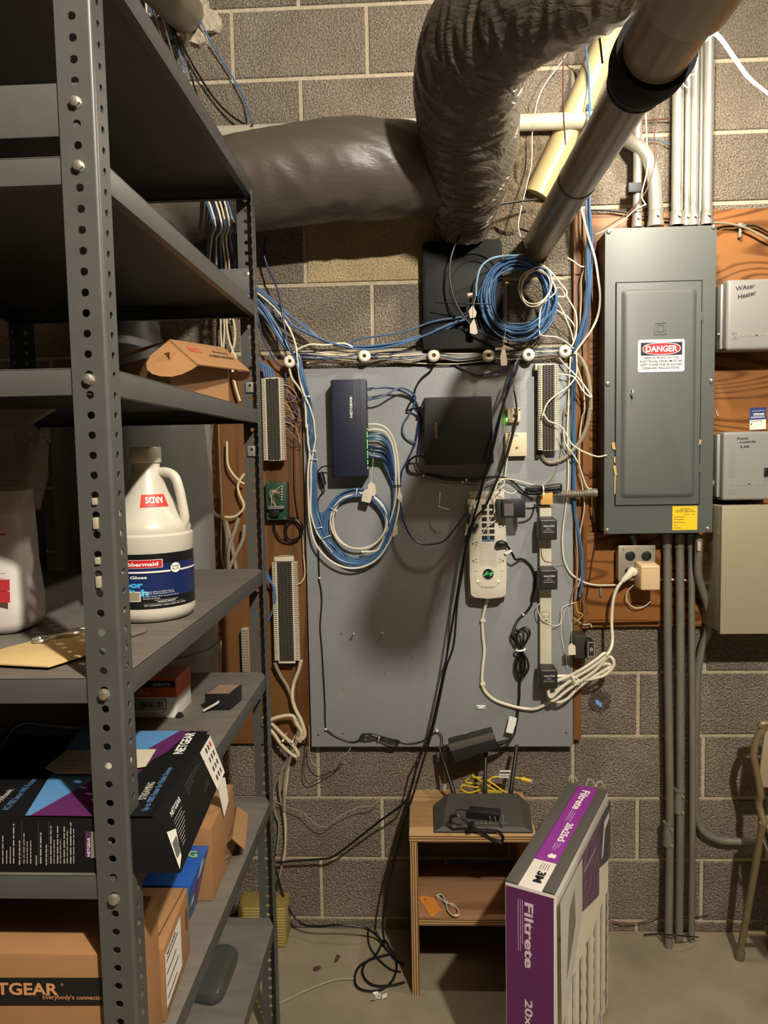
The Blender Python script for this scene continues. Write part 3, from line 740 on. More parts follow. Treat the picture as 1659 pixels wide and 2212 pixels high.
def post(x, y, sx, sy, zoff):
    """L angle; outer corner at x,y; flanges run along sx (in X) and sy (in Y)"""
    mb = MB(); th = .0022; r = .0045; n = 86; pitch = .0254
    perf(mb, (x+sx*r, y, 0), (sx,0,0), (0,0,1), (0,sy,0), .0415, pitch, n, .0195, .0052, th, STEEL, zoff)
    perf(mb, (x, y+sy*r, 0), (0,sy,0), (0,0,1), (sx,0,0), .0335, pitch, n, .0165, .0050, th, STEEL, zoff)
    k0 = mb.mi(STEEL); prev = None
    for q in range(6):
        a = PI/2*q/5
        p = Vector((x+sx*r*(1-math.sin(a)), y+sy*r*(1-math.cos(a)), 0))
        cur = (mb.bm.verts.new(p+Vector((0,0,zoff))), mb.bm.verts.new(p+Vector((0,0,zoff+n*pitch))))
        if prev:
            f = mb.bm.faces.new([prev[0],cur[0],cur[1],prev[1]]); f.material_index = k0; f.smooth = True
        prev = cur
    return mb.build('post', unit)
HOLEX = XS-.024
zf_ = (SX(143,222,HOLEX).z*0+W(143,222,YF).z-.0127) % .0254; zb_ = (W(530,593,YB).z-.0127) % .0254
post(XS, YF, -1, 1, zf_); post(XS, YB, -1, -1, zb_); post(XL, YF, 1, 1, zf_); post(XL, YB, 1, -1, zb_)
for nm, z in SHELF.items():
    mb = MB(); x0, x1, y0, y1 = XL+.003, XS-.0028, YF+.0028, YB-.0028
    mb.box(x0, x1, y0, y1, z-.0014, z-.0006, STEEL); mb.box(x0, x1, y0, y1, z-.0006, z, STEELTOP)
    for a in ((x0, x1, y0, y0+.0014), (x0, x1, y1-.0014, y1), (x0, x0+.0014, y0, y1), (x1-.0014, x1, y0, y1)):
        mb.box(a[0], a[1], a[2], a[3], z-LIP, z-.0001, STEEL, .0006)
    for a in ((x0, x1, y0, y0+.014), (x0, x1, y1-.014, y1), (x0, x0+.014, y0, y1), (x1-.014, x1, y0, y1)):
        mb.box(a[0], a[1], a[2], a[3], z-LIP-.0006, z-LIP+.0006, STEEL)
    mb.build('shelf', unit)
for y0, y1 in ((YF+.0028, YF+.0048), (YB-.0048, YB-.0028)):
    mb = MB(); mb.box(XL+.003, XS-.0028-.001, y0, y1, 1.945, 2.008, STEEL, .0006); mb.build('brace_bar', unit)
# bolts on the near post: one mesh, copies share it
mb = MB(); mb.lathe((0,0,0), (0,-1,0), [(0,.0078),(.001,.0078)], ZINC, 20); mb.lathe((0,-.001,0), (0,-1,0), [(0,.0068),(.0045,.0066),(.0052,.0055)], ZINC, 6)
mb.cyl((0,.012,0), (0,.001,0), .004, ZINC, 10)
bolt0 = mb.build('bolt', unit, (0,0,0))
first = True
def put_bolt(u, v, Y=YF):
    global first
    o = bolt0 if first else bolt0.copy()
    if not first: COL.objects.link(o); o.parent = unit
    first = False
    p = W(u, v, Y); p.x = HOLEX
    o.location = p-Vector(unit['_o'])
for u, v in ((143,222),(152,360),(188,820),(233,1500),(263,1942)): put_bolt(u, v)
put_bolt(530, 593, YB)
# spare spring clips poking out of post holes
for i, (x, y) in enumerate(((803,775),(813,955),(838,1265),(848,1440))):
    p = P('k', x, y, YF-.0005); p.x = HOLEX; mb = MB(); h = .0045 if i % 2 == 0 else .0075
    mb.box(p.x-.0036, p.x+.0036, YF-.003, YF+.012, p.z-h, p.z+h, mat('clip_tan_zinc', (176,166,140), .5, .2), .0018); mb.build('spring_clip', unit)
for x, y in ((1497,655),(1508,1035)):
    p = P('O', x, y, YB); mb = MB(); mb.box(p.x-.0115, p.x+.0115, YB-.0080, YB-.0002, p.z-.013, p.z+.013, GALV, .002); mb.cyl((p.x,YB-.0083,p.z+.004), (p.x,YB-.0075,p.z+.004), .0035, DARK, 12)
    mb.build('shelf_clip', unit)

# ------------------------------------------------------------------ water heater behind the shelving
t = thing('water_heater', 'tall grey metal cylinder tank standing against the wall behind the steel shelving', 'tank', (-.265,-.235,0))
HEAT = mat('tank_grey_enamel', (142,142,136), .33, .25, var=.04, vscale=5)
mb = MB(); mb.lathe((-.265,-.235,.02), (0,0,1), [(0,.205),(.02,.215),(1.62,.215),(1.70,.205),(1.74,.15),(1.745,.02)], HEAT, 64); mb.build('tank', t)
mb = MB(); mb.lathe((-.265,-.235,.98), (0,0,1), [(0,.2155),(0,.2185),(.03,.2185),(.03,.2155)], HEAT, 64); mb.build('band', t)
mb = MB(); mb.lathe((-.265,-.235,1.742), (0,0,1), [(0,.12),(.06,.115),(.12,.10),(.15,.085),(.40,.08)], DGREY, 40); mb.build('flue_hood', t)
mb = MB()
for k in range(3):
    a = 2*PI*k/3+.4; mb.box(-.265+.17*math.cos(a)-.02, -.265+.17*math.cos(a)+.02, -.235+.17*math.sin(a)-.02, -.235+.17*math.sin(a)+.02, 0, .025, HEAT)
mb.build('feet', t)

# ------------------------------------------------------------------ things on the shelves
ZC, ZD, ZE, ZF_, ZG = (SHELF[k]+.0004 for k in 'CDEFG')
# opened cardboard box with cable-modem lettering
t = thing('cardboard_box', 'small opened brown cardboard box with flared lid flap and red print on steel shelf', 'box', (.03,-.80,ZC))
A = Vector((W(370,800,-.93).x, -.93, ZC)); B_ = Vector((SX(494,850,.128).x, SX(494,850,.128).y, ZC)); Lc = A+Vector((-(B_-A).y, (B_-A).x, 0)).normalized()*.30
Lc = Vector((-.135, -.70, ZC)); D_ = B_+(Lc-A)
hB = .083
def panel_box(mb, a, b, d, c, h, th, m, mi):
    up = Vector((0,0,h))
    for p, q in ((a,b),(b,d),(d,c),(c,a)):
        n = Vector((-(q-p).y, (q-p).x, 0)).normalized()*th
        mb.prism([p, q, q+up, p+up], n, m)
    mb.poly([a+Vector((0,0,.002)), b+Vector((0,0,.002)), d+Vector((0,0,.002)), c+Vector((0,0,.002))], mi)
mb = MB(); panel_box(mb, A, B_, D_, Lc, hB, .003, CARD, CARDL); mb.build('body', t)
def on_plane(c, x, y, a, b, d):
    n = (b-a).cross(d-a); r = ray(*px(c, x, y)); return CAM+r*((a-CAM).dot(n)/r.dot(n))
R1 = P('j',645,182,-.86); R3 = P('j',1550,535,-.62); R4 = P('j',960,462,-.94); R2 = on_plane('j', 1258, 272, R1, R3, R4)
th_ = (R4-R1).cross(R2-R1).normalized()*.0028
mb = MB(); mb.prism([R4, R3, R2, R1], th_, CARD)
e1 = (R3-R4); e2 = (R1-R4)
def onlid(fx, fy, off=-.0008): return R4+e1*fx+e2*fy+th_.normalized()*off
nrm_out = (R4-R1).cross(R2-R1).normalized()
sgn = 1 if nrm_out.dot(CAM-R1) > 0 else -1
offs = .0036 if sgn > 0 else -.0008
REDB = mat('faded_red_print', (190,84,58), .7); BRI = mat('brown_ink', (70,52,36), .7)
def lidtext(s, q, m, b):   # q: lower-left, lower-right, upper-left in the crop
    o_, r_, u_ = (on_plane('j', x, y, R1, R3, R4)+nrm_out*(offs*sgn*sgn) for x, y in q); mb.textq(s, o_, r_-o_, u_-o_, m, b)
lidtext('RCA', ((880,322),(1022,345),(832,265)), REDB, .06)
lidtext('BROADBAND', ((1132,332),(1310,360),(1112,314)), BRI, .03)
lidtext('CABLE MODEM', ((1100,380),(1372,415),(1085,352)), BRI, .03)
mb.build('lid', t)
mb = MB()
ER = P('j',400,480,-.955)
ear = [on_plane('j', q[0], q[1], R1, R4, ER) for q in ((645,182,-.86),(440,350,-.92),(392,440,-.94),(405,510,-.955),(460,560,-.965),(560,586,-.97),(680,590,-.97),(800,560,-.96),(900,510,-.95),(958,466,-.94))]
mb.prism(ear, Vector((.001,.0025,.0005)), CARD); mb.build('ear_flap', t)
ear2 = [R3, P('j',1530,600,-.60), P('j',1470,635,-.58), P('j',1400,640,-.57), P('j',1330,600,-.575), P('j',1310,540,-.60)]
mb = MB(); mb.prism(ear2, Vector((.001,.0025,.0005)), CARD); mb.build('ear_flap', t)
mb = MB(); q = [P('j',640,178,-.857), P('j',75,342,-.78), P('j',80,398,-.76), P('j',330,318,-.60), P('j',620,190,-.62)]
mb.prism([q[0], q[1], q[2], q[4]], Vector((0,.002,-.002)), CARDL); mb.build('lid_flap', t)

# gallon jug of floor polish
JX, JY = .053, -1.015
t = thing('jug', 'white gallon jug of floor polish with blue and black label on steel shelf', 'jug', (JX,JY,ZD))
JW = mat('jug_plastic', (198,192,176), .38); JR = .0775
mb = MB(); mb.lathe((JX,JY,ZD), (0,0,1), [(0,.062),(.003,.070),(.012,JR-.001),(.02,JR),(.028,JR-.0015),(.122,JR-.0015),(.126,JR),(.150,JR),(.154,JR-.004),(.162,JR-.003),(.172,.069),(.195,.053),(.225,.037),(.248,.029),(.262,.0255),(.268,.024),(.280,.024)], JW, 56); mb.build('body', t)
mb = MB(); prof = [(0,.0258),(.002,.0272),(.026,.0272),(.028,.0258)]
mb.lathe((JX,JY,ZD+.276), (0,0,1), prof, JW, 40); mb.build('cap', t)
hp = [Vector((JX+.018,JY,ZD+.258)), Vector((JX+.038,JY-.004,ZD+.259)), Vector((JX+.054,JY-.008,ZD+.250)), Vector((JX+.062,JY-.010,ZD+.228)), Vector((JX+.067,JY-.011,ZD+.200)), Vector((JX+.070,JY-.012,ZD+.176)), Vector((JX+.064,JY-.012,ZD+.158))]
mb = MB(); mb.tube(spline(hp, 6), .0085, JW, 16); mb.build('handle', t)
# wrapped label: angle 0 faces the camera
base_a = math.atan2(CAM.y-JY, CAM.x-JX)-.0
def jug(ang, z, r=JR): a = base_a+ang; return Vector((JX+r*math.cos(a), JY+r*math.sin(a), ZD+z))
def jpatch(mb, a0, a1, z0, z1, m, r, n=18):
    for k in range(n):
        f0 = a0+(a1-a0)*k/n; f1 = a0+(a1-a0)*(k+1)/n
        mb.poly([jug(f0,z0,r), jug(f1,z0,r), jug(f1,z1,r), jug(f0,z1,r)], m)
LB = mat('label_navy', (24,40,88), .35); LK = mat('label_black', (20,20,22), .35); LC = mat('label_cyan', (70,176,232), .4)
mb = MB(); r1 = JR-.0009
jpatch(mb, -1.75, 1.55, .026, .121, LK, r1, 48); jpatch(mb, -1.70, 1.48, .046, .104, LB, r1+.0003, 48)
jpatch(mb, -1.70, 1.48, .0885, .0915, WHITE, r1+.0005, 40)
def jtext(mb, s, a0, a1, z0, z1, m, r, bold=0): mb.text(s, lambda x, y: jug(a0+(a1-a0)*x, z0+(z1-z0)*y, r), m, bold)
jpatch(mb, -.95, .27, .097, .1115, WHITE, r1+.0006); jpatch(mb, -.93, .255, .0977, .1108, RED, r1+.0009)
jtext(mb, 'Rubbermaid', -.68, .17, .1005, .1075, WHITE, r1+.0013, .03)
jtext(mb, 'COMMERCIAL QUALITY', -.93, .32, .0863, .0883, BLACKI, r1+.001, .05)
jtext(mb, 'High Gloss', -.80, -.08, .0775, .0840, WHITE, r1+.001, .03)
jtext(mb, 'Floor', -.78, -.17, .0635, .0745, LC, r1+.001, .05)
jtext(mb, 'Polish', -.84, -.06, .0490, .0610, LC, r1+.001, .05)
for i, s in enumerate(('Produces Shine to Older Floors','Durable, Scuff Resistant Finish','Re-new Vinyl, VCT, Un-glazed Tile &','Smooth Concrete')):
    jtext(mb, s, -.18, [.50,.52,.62,.18][i], .0525-.0034*i-(.0012 if i > 1 else 0)+.0025, .0545-.0034*i-(.0012 if i > 1 else 0)+.0025, WHITE, r1+.001, .01)
jtext(mb, 'KEEP OUT OF REACH OF CHILDREN', .06, .60, .0405, .0416, WHITE, r1+.001)
jtext(mb, 'WARNING: IRRITANT', .12, .54, .0372, .0394, WHITE, r1+.001, .02)
jtext(mb, 'See back panel for additional precautionary statements', -.18, .76, .0350, .0360, WHITE, r1+.001)
jtext(mb, 'NET CONTENTS: 1 Gallon (128 Fl. Oz. / 3.78 L)', -.16, .82, .0305, .0336, WHITE, r1+.001, .01)
jpatch(mb, -.50, -.23, .040, .0575, PAPER, r1+.001, 5); jpatch(mb, -.48, -.25, .0415, .056, mat('label_photo', (150,140,112), .5), r1+.0013, 5)
for k in range(24):
    a0, a1 = 2*PI*k/24, 2*PI*(k+1)/24
    c_ = (.57,.0945)
    mb.poly([jug(c_[0],c_[1],r1+.0012), jug(c_[0]+.14*math.cos(a0),c_[1]+.0098*math.sin(a0),r1+.0012), jug(c_[0]+.14*math.cos(a1),c_[1]+.0098*math.sin(a1),r1+.0012)], LK)
    mb.poly([jug(c_[0],c_[1],r1+.0014), jug(c_[0]+.125*math.cos(a0),c_[1]+.0088*math.sin(a0),r1+.0014), jug(c_[0]+.125*math.cos(a1),c_[1]+.0088*math.sin(a1),r1+.0014)], WHITE)
jtext(mb, '2,000', .485, .655, .0952, .0985, BLACKI, r1+.0017, .02); jtext(mb, 'Sq. Ft.', .485, .655, .0905, .0940, BLACKI, r1+.0017, .02)
mb.build('label', t)['label'] = 'blue and black floor polish label'
mb = MB()
def cone_pt(ang, z):   # shoulder surface
    pr = [(.172,.069),(.195,.053),(.225,.037),(.248,.029)]
    for (za, ra), (zb, rb) in zip(pr, pr[1:]):
        if z <= zb: return jug(ang, z, ra+(rb-ra)*(z-za)/(zb-za)+.0012)
    return jug(ang, z, .034)
for k in range(12):
    f0 = -.25+1.0*k/12; f1 = -.25+1.0*(k+1)/12
    for j in range(3):
        g0 = .200+.021*j/3; g1 = .200+.021*(j+1)/3
        mb.poly([cone_pt(f0,g0), cone_pt(f1,g0), cone_pt(f1,g1), cone_pt(f0,g1)], mat('red_sticker', (206,58,42), .45))
def cp2(x, y):
    p = cone_pt(.62-.70*x, .2165-.011*y); d = Vector((p.x-JX, p.y-JY, .03)).normalized(); return p+d*.0008
mb.text('ARDS', cp2, WHITE, .03); mb.build('hazard_sticker', t)['label'] = 'red sticker stuck on upside down'
# bag with red grid
t = thing('plastic_bag', 'clear topped white plastic bag with red checked band standing on steel shelf', 'bag', (-.155,-1.09,ZD))
BAGW = mat('bag_white_film', (206,198,190), .35, var=.05, vscale=10, bump=.25, bscale=12); BAGC = mat('bag_clear_film', (172,160,138), .3, alpha=.35)
BAGR = mat('bag_red_print', (186,52,58), .45)
def bag_ring(z, wx, wy, cx, cy, wob, n=40):
    out = []
    for k in range(n):
        a = 2*PI*k/n; c_, s_ = math.cos(a), math.sin(a)
        r_ = 1+wob*noise.noise(Vector((c_*2, s_*2, z*14)))
        out.append(Vector((cx+wx*math.copysign(abs(c_)**.6, c_)*r_, cy+wy*math.copysign(abs(s_)**.6, s_)*r_, z)))
    return out
def bag_skin(mb, rings, m, cap0=False, cap1=False):
    vr = [[mb.bm.verts.new(p) for p in r] for r in rings]; k0 = mb.mi(m)
    for a, b in zip(vr, vr[1:]):
        for k in range(len(a)):
            f = mb.bm.faces.new([a[k], a[(k+1)%len(a)], b[(k+1)%len(b)], b[k]]); f.material_index = k0; f.smooth = True
    if cap0: mb.bm.faces.new(vr[0][::-1]).material_index = k0
    if cap1: mb.bm.faces.new(vr[-1]).material_index = k0
BX, BY = -.178, -1.115
def bw(z): return [(0,.050),(.012,.066),(.03,.071),(.08,.069),(.16,.064),(.235,.060)]
prof = [(0,.052),(.008,.066),(.02,.072),(.05,.073),(.08,.071),(.12,.068),(.16,.066),(.20,.064),(.235,.062)]
mb = MB(); bag_skin(mb, [bag_ring(ZD+h, w, w*.8, BX, BY, .06) for h, w in prof], BAGW, True, True)
def bagf(x, z, off=.0012):   # front-ish strip of the bag: x along, facing camera
    w = .0
    for (ha, wa), (hb, wb) in zip(prof, prof[1:]):
        if ha <= z <= hb: w = wa+(wb-wa)*(z-ha)/(hb-ha)
    return Vector((BX+x, BY-w*.8-.006-off, ZD+z))
for j in range(2):
    for k in range(5):
        xa = -.06+.0245*k
        mb.poly([bagf(xa,.058+.019*j), bagf(xa+.0235,.058+.019*j), bagf(xa+.0235,.076+.019*j), bagf(xa,.076+.019*j)], BAGR)
mb.textq('ISE', bagf(-.010,.1085,.004), (.050,0,0), (0,0,.013), mat('bag_grey_print', (96,92,92), .5), .01)
mb.poly([bagf(-.06,.104), bagf(.055,.104), bagf(.055,.1048), bagf(-.06,.1048)], MATS['bag_grey_print'])
mb.poly([bagf(.0,.166), bagf(.058,.166), bagf(.058,.169), bagf(.0,.169)], BAGR)
mb.build('filled_bag', t)
mb = MB(); bag_skin(mb, [bag_ring(ZD+h, w, d, BX+dx, BY, .10) for h, w, d, dx in ((.2,.073,.056,.0),(.26,.084,.05,.006),(.31,.089,.035,.008),(.345,.08,.014,.0),(.368,.11,.004,.012))], BAGC)
mb.build('clear_top', t)['label'] = 'clear empty top of the bag'
# wrench on a manila envelope
mb = MB(); e = [FZ(*px('k',x,y),ZD+.004) for x, y in ((-90,2120),(400,2145),(740,2040),(735,1890),(310,1925),(60,1990),(-90,2040))]
mb.prism(e, (0,0,.003), mat('manila_envelope', (206,178,122), .75, var=.06, vscale=14), .001)
tag(mb.build('envelope'), 'manila envelope lying on the dusty steel shelf under a chrome wrench', 'envelope')
CHROME = mat('chrome', (206,202,192), .30, .75)
a = FZ(*px('k',335,1912),ZD+.011); b = FZ(*px('k',640,1842),ZD+.013)
mb = MB(); ax = (b-a).normalized(); sd = Vector((-ax.y, ax.x, 0))
mb.tube([a+ax*(.012), a+ax*.03, a+(b-a)*.5, b-ax*.02], [.004,.0034,.0032,.0042], CHROME, 10)
ring = [a+ax*(.0095*math.cos(q))+sd*(.0095*math.sin(q)) for q in [2*PI*k/20 for k in range(20)]]; mb.tube(ring, .0034, CHROME, 8, closed=True)
for s in (1, -1): mb.tube([b-ax*.02+sd*.002*s, b-ax*.006+sd*.009*s, b+ax*.008+sd*.008*s, b+ax*.014+sd*.005*s], [.004,.0042,.0036,.0022], CHROME, 8)
tag(mb.build('wrench'), 'chrome combination wrench lying on the manila envelope', 'wrench')
mb = MB(); e = [FZ(*px('P',x,y),ZD+.0015) for x, y in ((640,735),(885,712),(870,735),(790,760))]
mb.prism(e, (0,0,.002), mat('grey_rag', (116,108,98), .8)); tag(mb.build('scrap'), 'flat grey scrap lying on the shelf behind the front post below the jug', 'scrap')
# orange and white printer-paper style box and a small grey device on shelf E
p = FZ(383,1550,ZE); q = FZ(290,1550,ZE); hgt = .085
t = thing('carton', 'small orange and white carton with a barcode at the back of the steel shelf', 'box', (p.x-.06,p.y+.04,ZE))
OR = mat('orange_print', (206,92,40), .5)
x1 = p.x; x0 = x1-.15; y0 = p.y; y1 = y0+.10
mb = MB(); mb.box(x0, x1, y0, y1, ZE, ZE+.085, PAPER, .0008); mb.build('body', t)
mb = MB(); mb.box(x0-.0005, x1+.0005, y0-.0006, y1+.0005, ZE+.044, ZE+.0855, OR); mb.poly([(x0,y0-.0009,ZE+.066),(x1-.002,y0-.0009,ZE+.066),(x1-.002,y0-.0009,ZE+.080),(x0,y0-.0009,ZE+.080)], BLACKI)
mb.textq('OKIDATA', (x1-.052,y0-.0013,ZE+.0695), (.04,0,0), (0,0,.006), WHITE, .02); mb.textq('A6', (x1-.085,y0-.0013,ZE+.050), (.03,0,0), (0,0,.009), mat('light_grey_print', (200,160,130), .5), .01)
xx = x1-.085
frame(mb, x1-.09, x1-.022, ZE+.018, ZE+.040, .0012, y0-.001, y0-.0003, BLACKI)
rnd = random.Random(2); xx = x1-.085
while xx < x1-.03:
    w = rnd.choice((.0008,.0016,.0024)); mb.poly([(xx,y0-.0009,ZE+.022),(xx+w,y0-.0009,ZE+.022),(xx+w,y0-.0009,ZE+.036),(xx,y0-.0009,ZE+.036)], BLACKI); xx += w+rnd.choice((.0012,.002))
mb.build('printed_sleeve', t)
a = FZ(*px('c',20,860),ZE); b = FZ(*px('c',365,856),ZE)
t = thing('adapter', 'small dusty black adapter with brown label top on the steel shelf edge', 'adapter', ((a+b)/2))
u_ = (b-a); v_ = Vector((-u_.y*.9+.012, u_.x*1.25, 0))
mb = MB(); up = Vector((0,0,.036)); mb.hexa([a, b, b+v_, a+v_, a+up, b+up, b+v_+up, a+v_+up], BLACKP, .002); mb.build('body', t)
mb = MB(); up2 = Vector((0,0,.0366)); ins = .06
mb.hexa([a+u_*ins+v_*ins+Vector((0,0,.0355)), b-u_*ins+v_*ins+Vector((0,0,.0355)), b-u_*ins+v_*.95+Vector((0,0,.0355)), a+u_*ins+v_*.95+Vector((0,0,.0355)), a+u_*ins+v_*ins+up2, b-u_*ins+v_*ins+up2, b-u_*ins+v_*.95+up2, a+u_*ins+v_*.95+up2], mat('dusty_brown_label', (140,116,96), .7, var=.1, vscale=30)); mb.build('label_plate', t)
mb = MB(); nf = Vector((u_.y, -u_.x, 0)).normalized(); q = a+u_*.12+Vector((0,0,.008))
mb.tube(spline([a+u_*.55+nf*.001+Vector((0,0,.02)), a+u_*.5+nf*.008+Vector((0,0,.018)), q+nf*.014, q+nf*.018+Vector((-.006,0,-.003))], 5), .0028, GREYP, 7); mb.build('plug_lead', t)
mb = MB(); e = FZ(388,1549,ZE); mb.lathe(e, (0,0,1), [(0,.008),(.003,.009),(.008,.006),(.011,.002)], DARK, 12); tag(mb.build('rubber_bit'), 'tiny dark rubber bit on the shelf beside the orange carton', 'scrap')

# black router carton overhanging shelf E
t = thing('carton', 'black router carton with blue and purple wedges hanging over the shelf edge', 'box', (-.05,-1.22,ZE))
ztop = 1.074; yF = YF+.006
A = FZ(347,1762,ztop); Bk = FZ(452,1586,ztop); C_ = W(390,1867,A.y); C_.z = ZE; D_ = FZ(485,1668,ZE)
xl = -.30
c8 = [(xl,C_.y,ZE), (C_.x,C_.y,ZE), (D_.x,D_.y,ZE), (xl,D_.y,ZE), (xl,A.y,ztop), (A.x,A.y,ztop), (Bk.x,Bk.y,ztop), (xl,Bk.y,ztop)]
KB = mat('carton_black', (17,17,18), .6, var=.12, vscale=9, spec=.25)
mb = MB(); mb.hexa([Vector(q) for q in c8], KB, .002); mb.build('body', t)
mb = MB()
def T(u, v, dz=.0006): return FZ(u, v, ztop+dz)
def Tg(x, y, dz=.0006): return FZ(*px('g', x, y), ztop+dz)
SKYD = mat('slate_blue_print', (70,104,134), .5)
mb.poly([Tg(180,735), Tg(215,735), Tg(1290,128), Tg(560,128)], SKYB)
mb.poly([Tg(215,735), Tg(660,740), Tg(1100,330), Tg(1490,128), Tg(1290,128)], PURPLE)
mb.poly([Tg(660,740,.0008), Tg(1095,740,.0008), Tg(1490,135,.0008), Tg(1370,128,.0008)], KB)
def tline(s, xa, ya, xb, yb, h, m, bold=.0):
    a = Tg(xa, ya, .0011); r = Tg(xb, yb, .0011)-a; upv = Vector((-r.y, r.x, 0)).normalized()*h; mb.textq(s, a, r, upv, m, bold)
tline('NETGEAR', 1310, 292, 1405, 140, .0165, WHITE, .03)
tline('STREAMING', 1045, 620, 1115, 495, .011, mat('print_grey', (176,170,160), .5), .02)
tline('Up to 100% Faster for Mobile Devices', 1070, 700, 1250, 390, .0115, SKYB, .01)
tline('Nighthawk', 0, 660, 120, 545, .013, MATS['print_grey'], .02)
tline('AC1900 Smart WiFi Router', 60, 695, 270, 470, .010, SKYB, .0)
mb.build('top_print', t)
# side and front print
mb = MB()
eu = Vector((Bk.x-A.x, Bk.y-A.y, 0)); ed = C_-A; ns = eu.cross(ed).normalized()
if ns.x < 0: ns = -ns
def Sd(fx, fy, off=.0007):   # side face, fx front->back, fy top->bottom
    a = A+eu*fx; b = C_+(D_-C_)*fx; return a+(b-a)*fy+ns*off
mb.text('NETGEAR', lambda x, y: Sd(.10+.17*x, .22-.10*y), WHITE, .02)
rnd = random.Random(4)
for i in range(9):
    ln = rnd.uniform(.12,.22); fy = .30+.055*i
    mb.poly([Sd(.11,fy), Sd(.11+ln,fy), Sd(.11+ln,fy+.012), Sd(.11,fy+.012)], MATS['print_grey'])
for i in range(10):
    fy = .12+.06*i; ln = rnd.uniform(.22,.36)
    mb.poly([Sd(.38,fy), Sd(.38+ln,fy), Sd(.38+ln,fy+.010), Sd(.38,fy+.010)], mat('dim_print', (96,90,82), .6))
mb.poly([Sd(-.004,.28,.001), Sd(.10,.42,.001), Sd(.06,.82,.001), Sd(-.004,.92,.001)], PAPER)
for i in range(9):
    f = .012+.0075*i; mb.poly([Sd(f,.50,.0014), Sd(f+(.003 if i%2 else .005),.50,.0014), Sd(f+(.003 if i%2 else .005)-.006,.76,.0014), Sd(f-.006,.76,.0014)], BLACKI)
# big white sheet label at the far end
mb.poly([Sd(.995,.03,.001), Sd(.74,.03,.001), Sd(.78,.99,.001), Sd(.995,.99,.001)], PAPER)
for i in range(3):
    for j in range(4):
        mb.poly([Sd(.955-.05*i,.10+.22*j,.0014), Sd(.93-.05*i,.10+.22*j,.0014), Sd(.93-.05*i,.22+.22*j,.0014), Sd(.955-.05*i,.22+.22*j,.0014)], DGREY if (i+j)%3 else RED if (i==0 and j==0) else MATS['dim_print'])
mb.build('side_print', t)
mb = MB(); fy_ = min(C_.y, A.y)
def Fr(u, v): 
    p = W(u, v, C_.y-.0012); return p
def strip(u, v0, v1, w, m):
    a = Fr(u-w/2, v0); b = Fr(u+w/2, v0); c2 = Fr(u+w/2, v1); d2 = Fr(u-w/2, v1); mb.poly([a, b, c2, d2], m)
for (x, ya, yb, w) in ((20,880,1080,8),(48,985,1080,8),(74,960,1080,8),(98,795,1080,9),(140,915,1090,9),(172,860,1080,7),(195,915,1080,7),(220,915,1080,8),(260,1022,1092,9),(292,858,1080,10),(332,942,1092,9),(365,810,1080,9),(388,908,1080,7),(413,812,1080,9),(434,908,1080,7),(460,815,1080,9),(482,845,1080,7),(507,785,1080,9),(528,830,1080,7)):
    u, v = px('g', x, ya); u2, v2 = px('g', x, yb)
    mb.bars(Fr(u+w/7, v2), Fr(u+w/7, v)-Fr(u+w/7, v2), Fr(u-w/7, v2)-Fr(u+w/7, v2), MATS['print_grey'], int(x))
for x in (155, 275, 350): u, v = px('g', x, 780); strip(u, v, px('g',x,1080)[1], .7, MATS['dim_print'])
a, b = px('g', 612, 848), px('g', 650, 1038)
mb.poly([Fr(a[0],a[1]), Fr(b[0],a[1]), Fr(b[0],b[1]), Fr(a[0],b[1])], PURPLE)
mb.text('NETGEAR', lambda X, Y: Fr(px('g',626,0)[0]+(1-Y)*6.5, px('g',0,1028)[1]-X*41)+Vector((0,-.0005,0)), WHITE, .02)
a, b = px('g', 652, 850), px('g', 800, 1040)
mb.poly([Fr(a[0],a[1]), Fr(b[0],a[1]), Fr(b[0],b[1]), Fr(a[0],b[1])], mat('grey_sticker', (138,134,118), .5))
mb.build('front_print', t)
# handwritten note on the carton
mb = MB(); q = [FZ(*px('g',x,y), ztop+.004) for x, y in ((320,395),(480,268),(760,268),(1120,262),(1045,385),(700,438),(400,438))]
mb.prism(q, (0,0,.0006), mat('note_paper', (196,188,166), .75))
for i in range(4):
    y = 300+32*i; mb.scribble(FZ(*px('g',470-22*i,y+14),ztop+.0049), (.075,0,0), (0,.007,0), mat('pencil', (112,108,98), .7), 30, i, .14)
tag(mb.build('note'), 'creased handwritten paper note lying on top of the black router carton', 'paper')
mb = MB(); mb.tube(spline([FZ(*px('g',-60,330),ztop+.02), FZ(*px('g',10,240),ztop+.05), FZ(*px('g',80,120),ztop+.07), FZ(*px('g',180,75),ztop+.07), FZ(*px('g',330,95),ztop+.05), FZ(*px('g',520,110),ztop+.01), FZ(*px('g',640,112),ZE+.02)], 6), .003, BLACKC, 7)
tag(mb.build('power_cable'), 'dark cord looping over the back of the black router carton', 'cord')

# brown carton with the black NETGEAR band on shelf F
ZF = ZF_
ztb = FZ(353,2052,.8); 
zt = .785
A = FZ(353,2051,zt); Bk = FZ(406,1917,zt)
t = thing('carton', 'brown carton with white side label right behind the front post on the lower shelf', 'box', (0,-1.2,ZF))
rx = A.x; xw = -.26
mb = MB(); yb = Bk.y; c8 = [(xw,A.y,ZF),(rx,A.y,ZF),(Bk.x,yb,ZF),(xw,yb,ZF),(xw,A.y,zt),(rx,A.y,zt),(Bk.x,yb,zt),(xw,yb,zt)]
mb.hexa([Vector(q) for q in c8], CARD, .003); mb.build('body', t)
TG_ = t; t = thing('carton', 'large brown carton with black lettered band at front left of the lower steel shelf', 'box', (-.13,-1.32,ZF))
YT = -1.388
mb = MB(); mb.box(-.40, .128, YT, A.y-.006, ZF, W(60,2060,YT).z, CARD, .003); mb.build('body', t)
mb = MB()
def Fb(u, v, off=0): return W(u, v, YT-.0008-off)
mb.poly([Fb(-60,2172), Fb(255,2172), Fb(255,2112), Fb(-60,2112)], BLACKI)
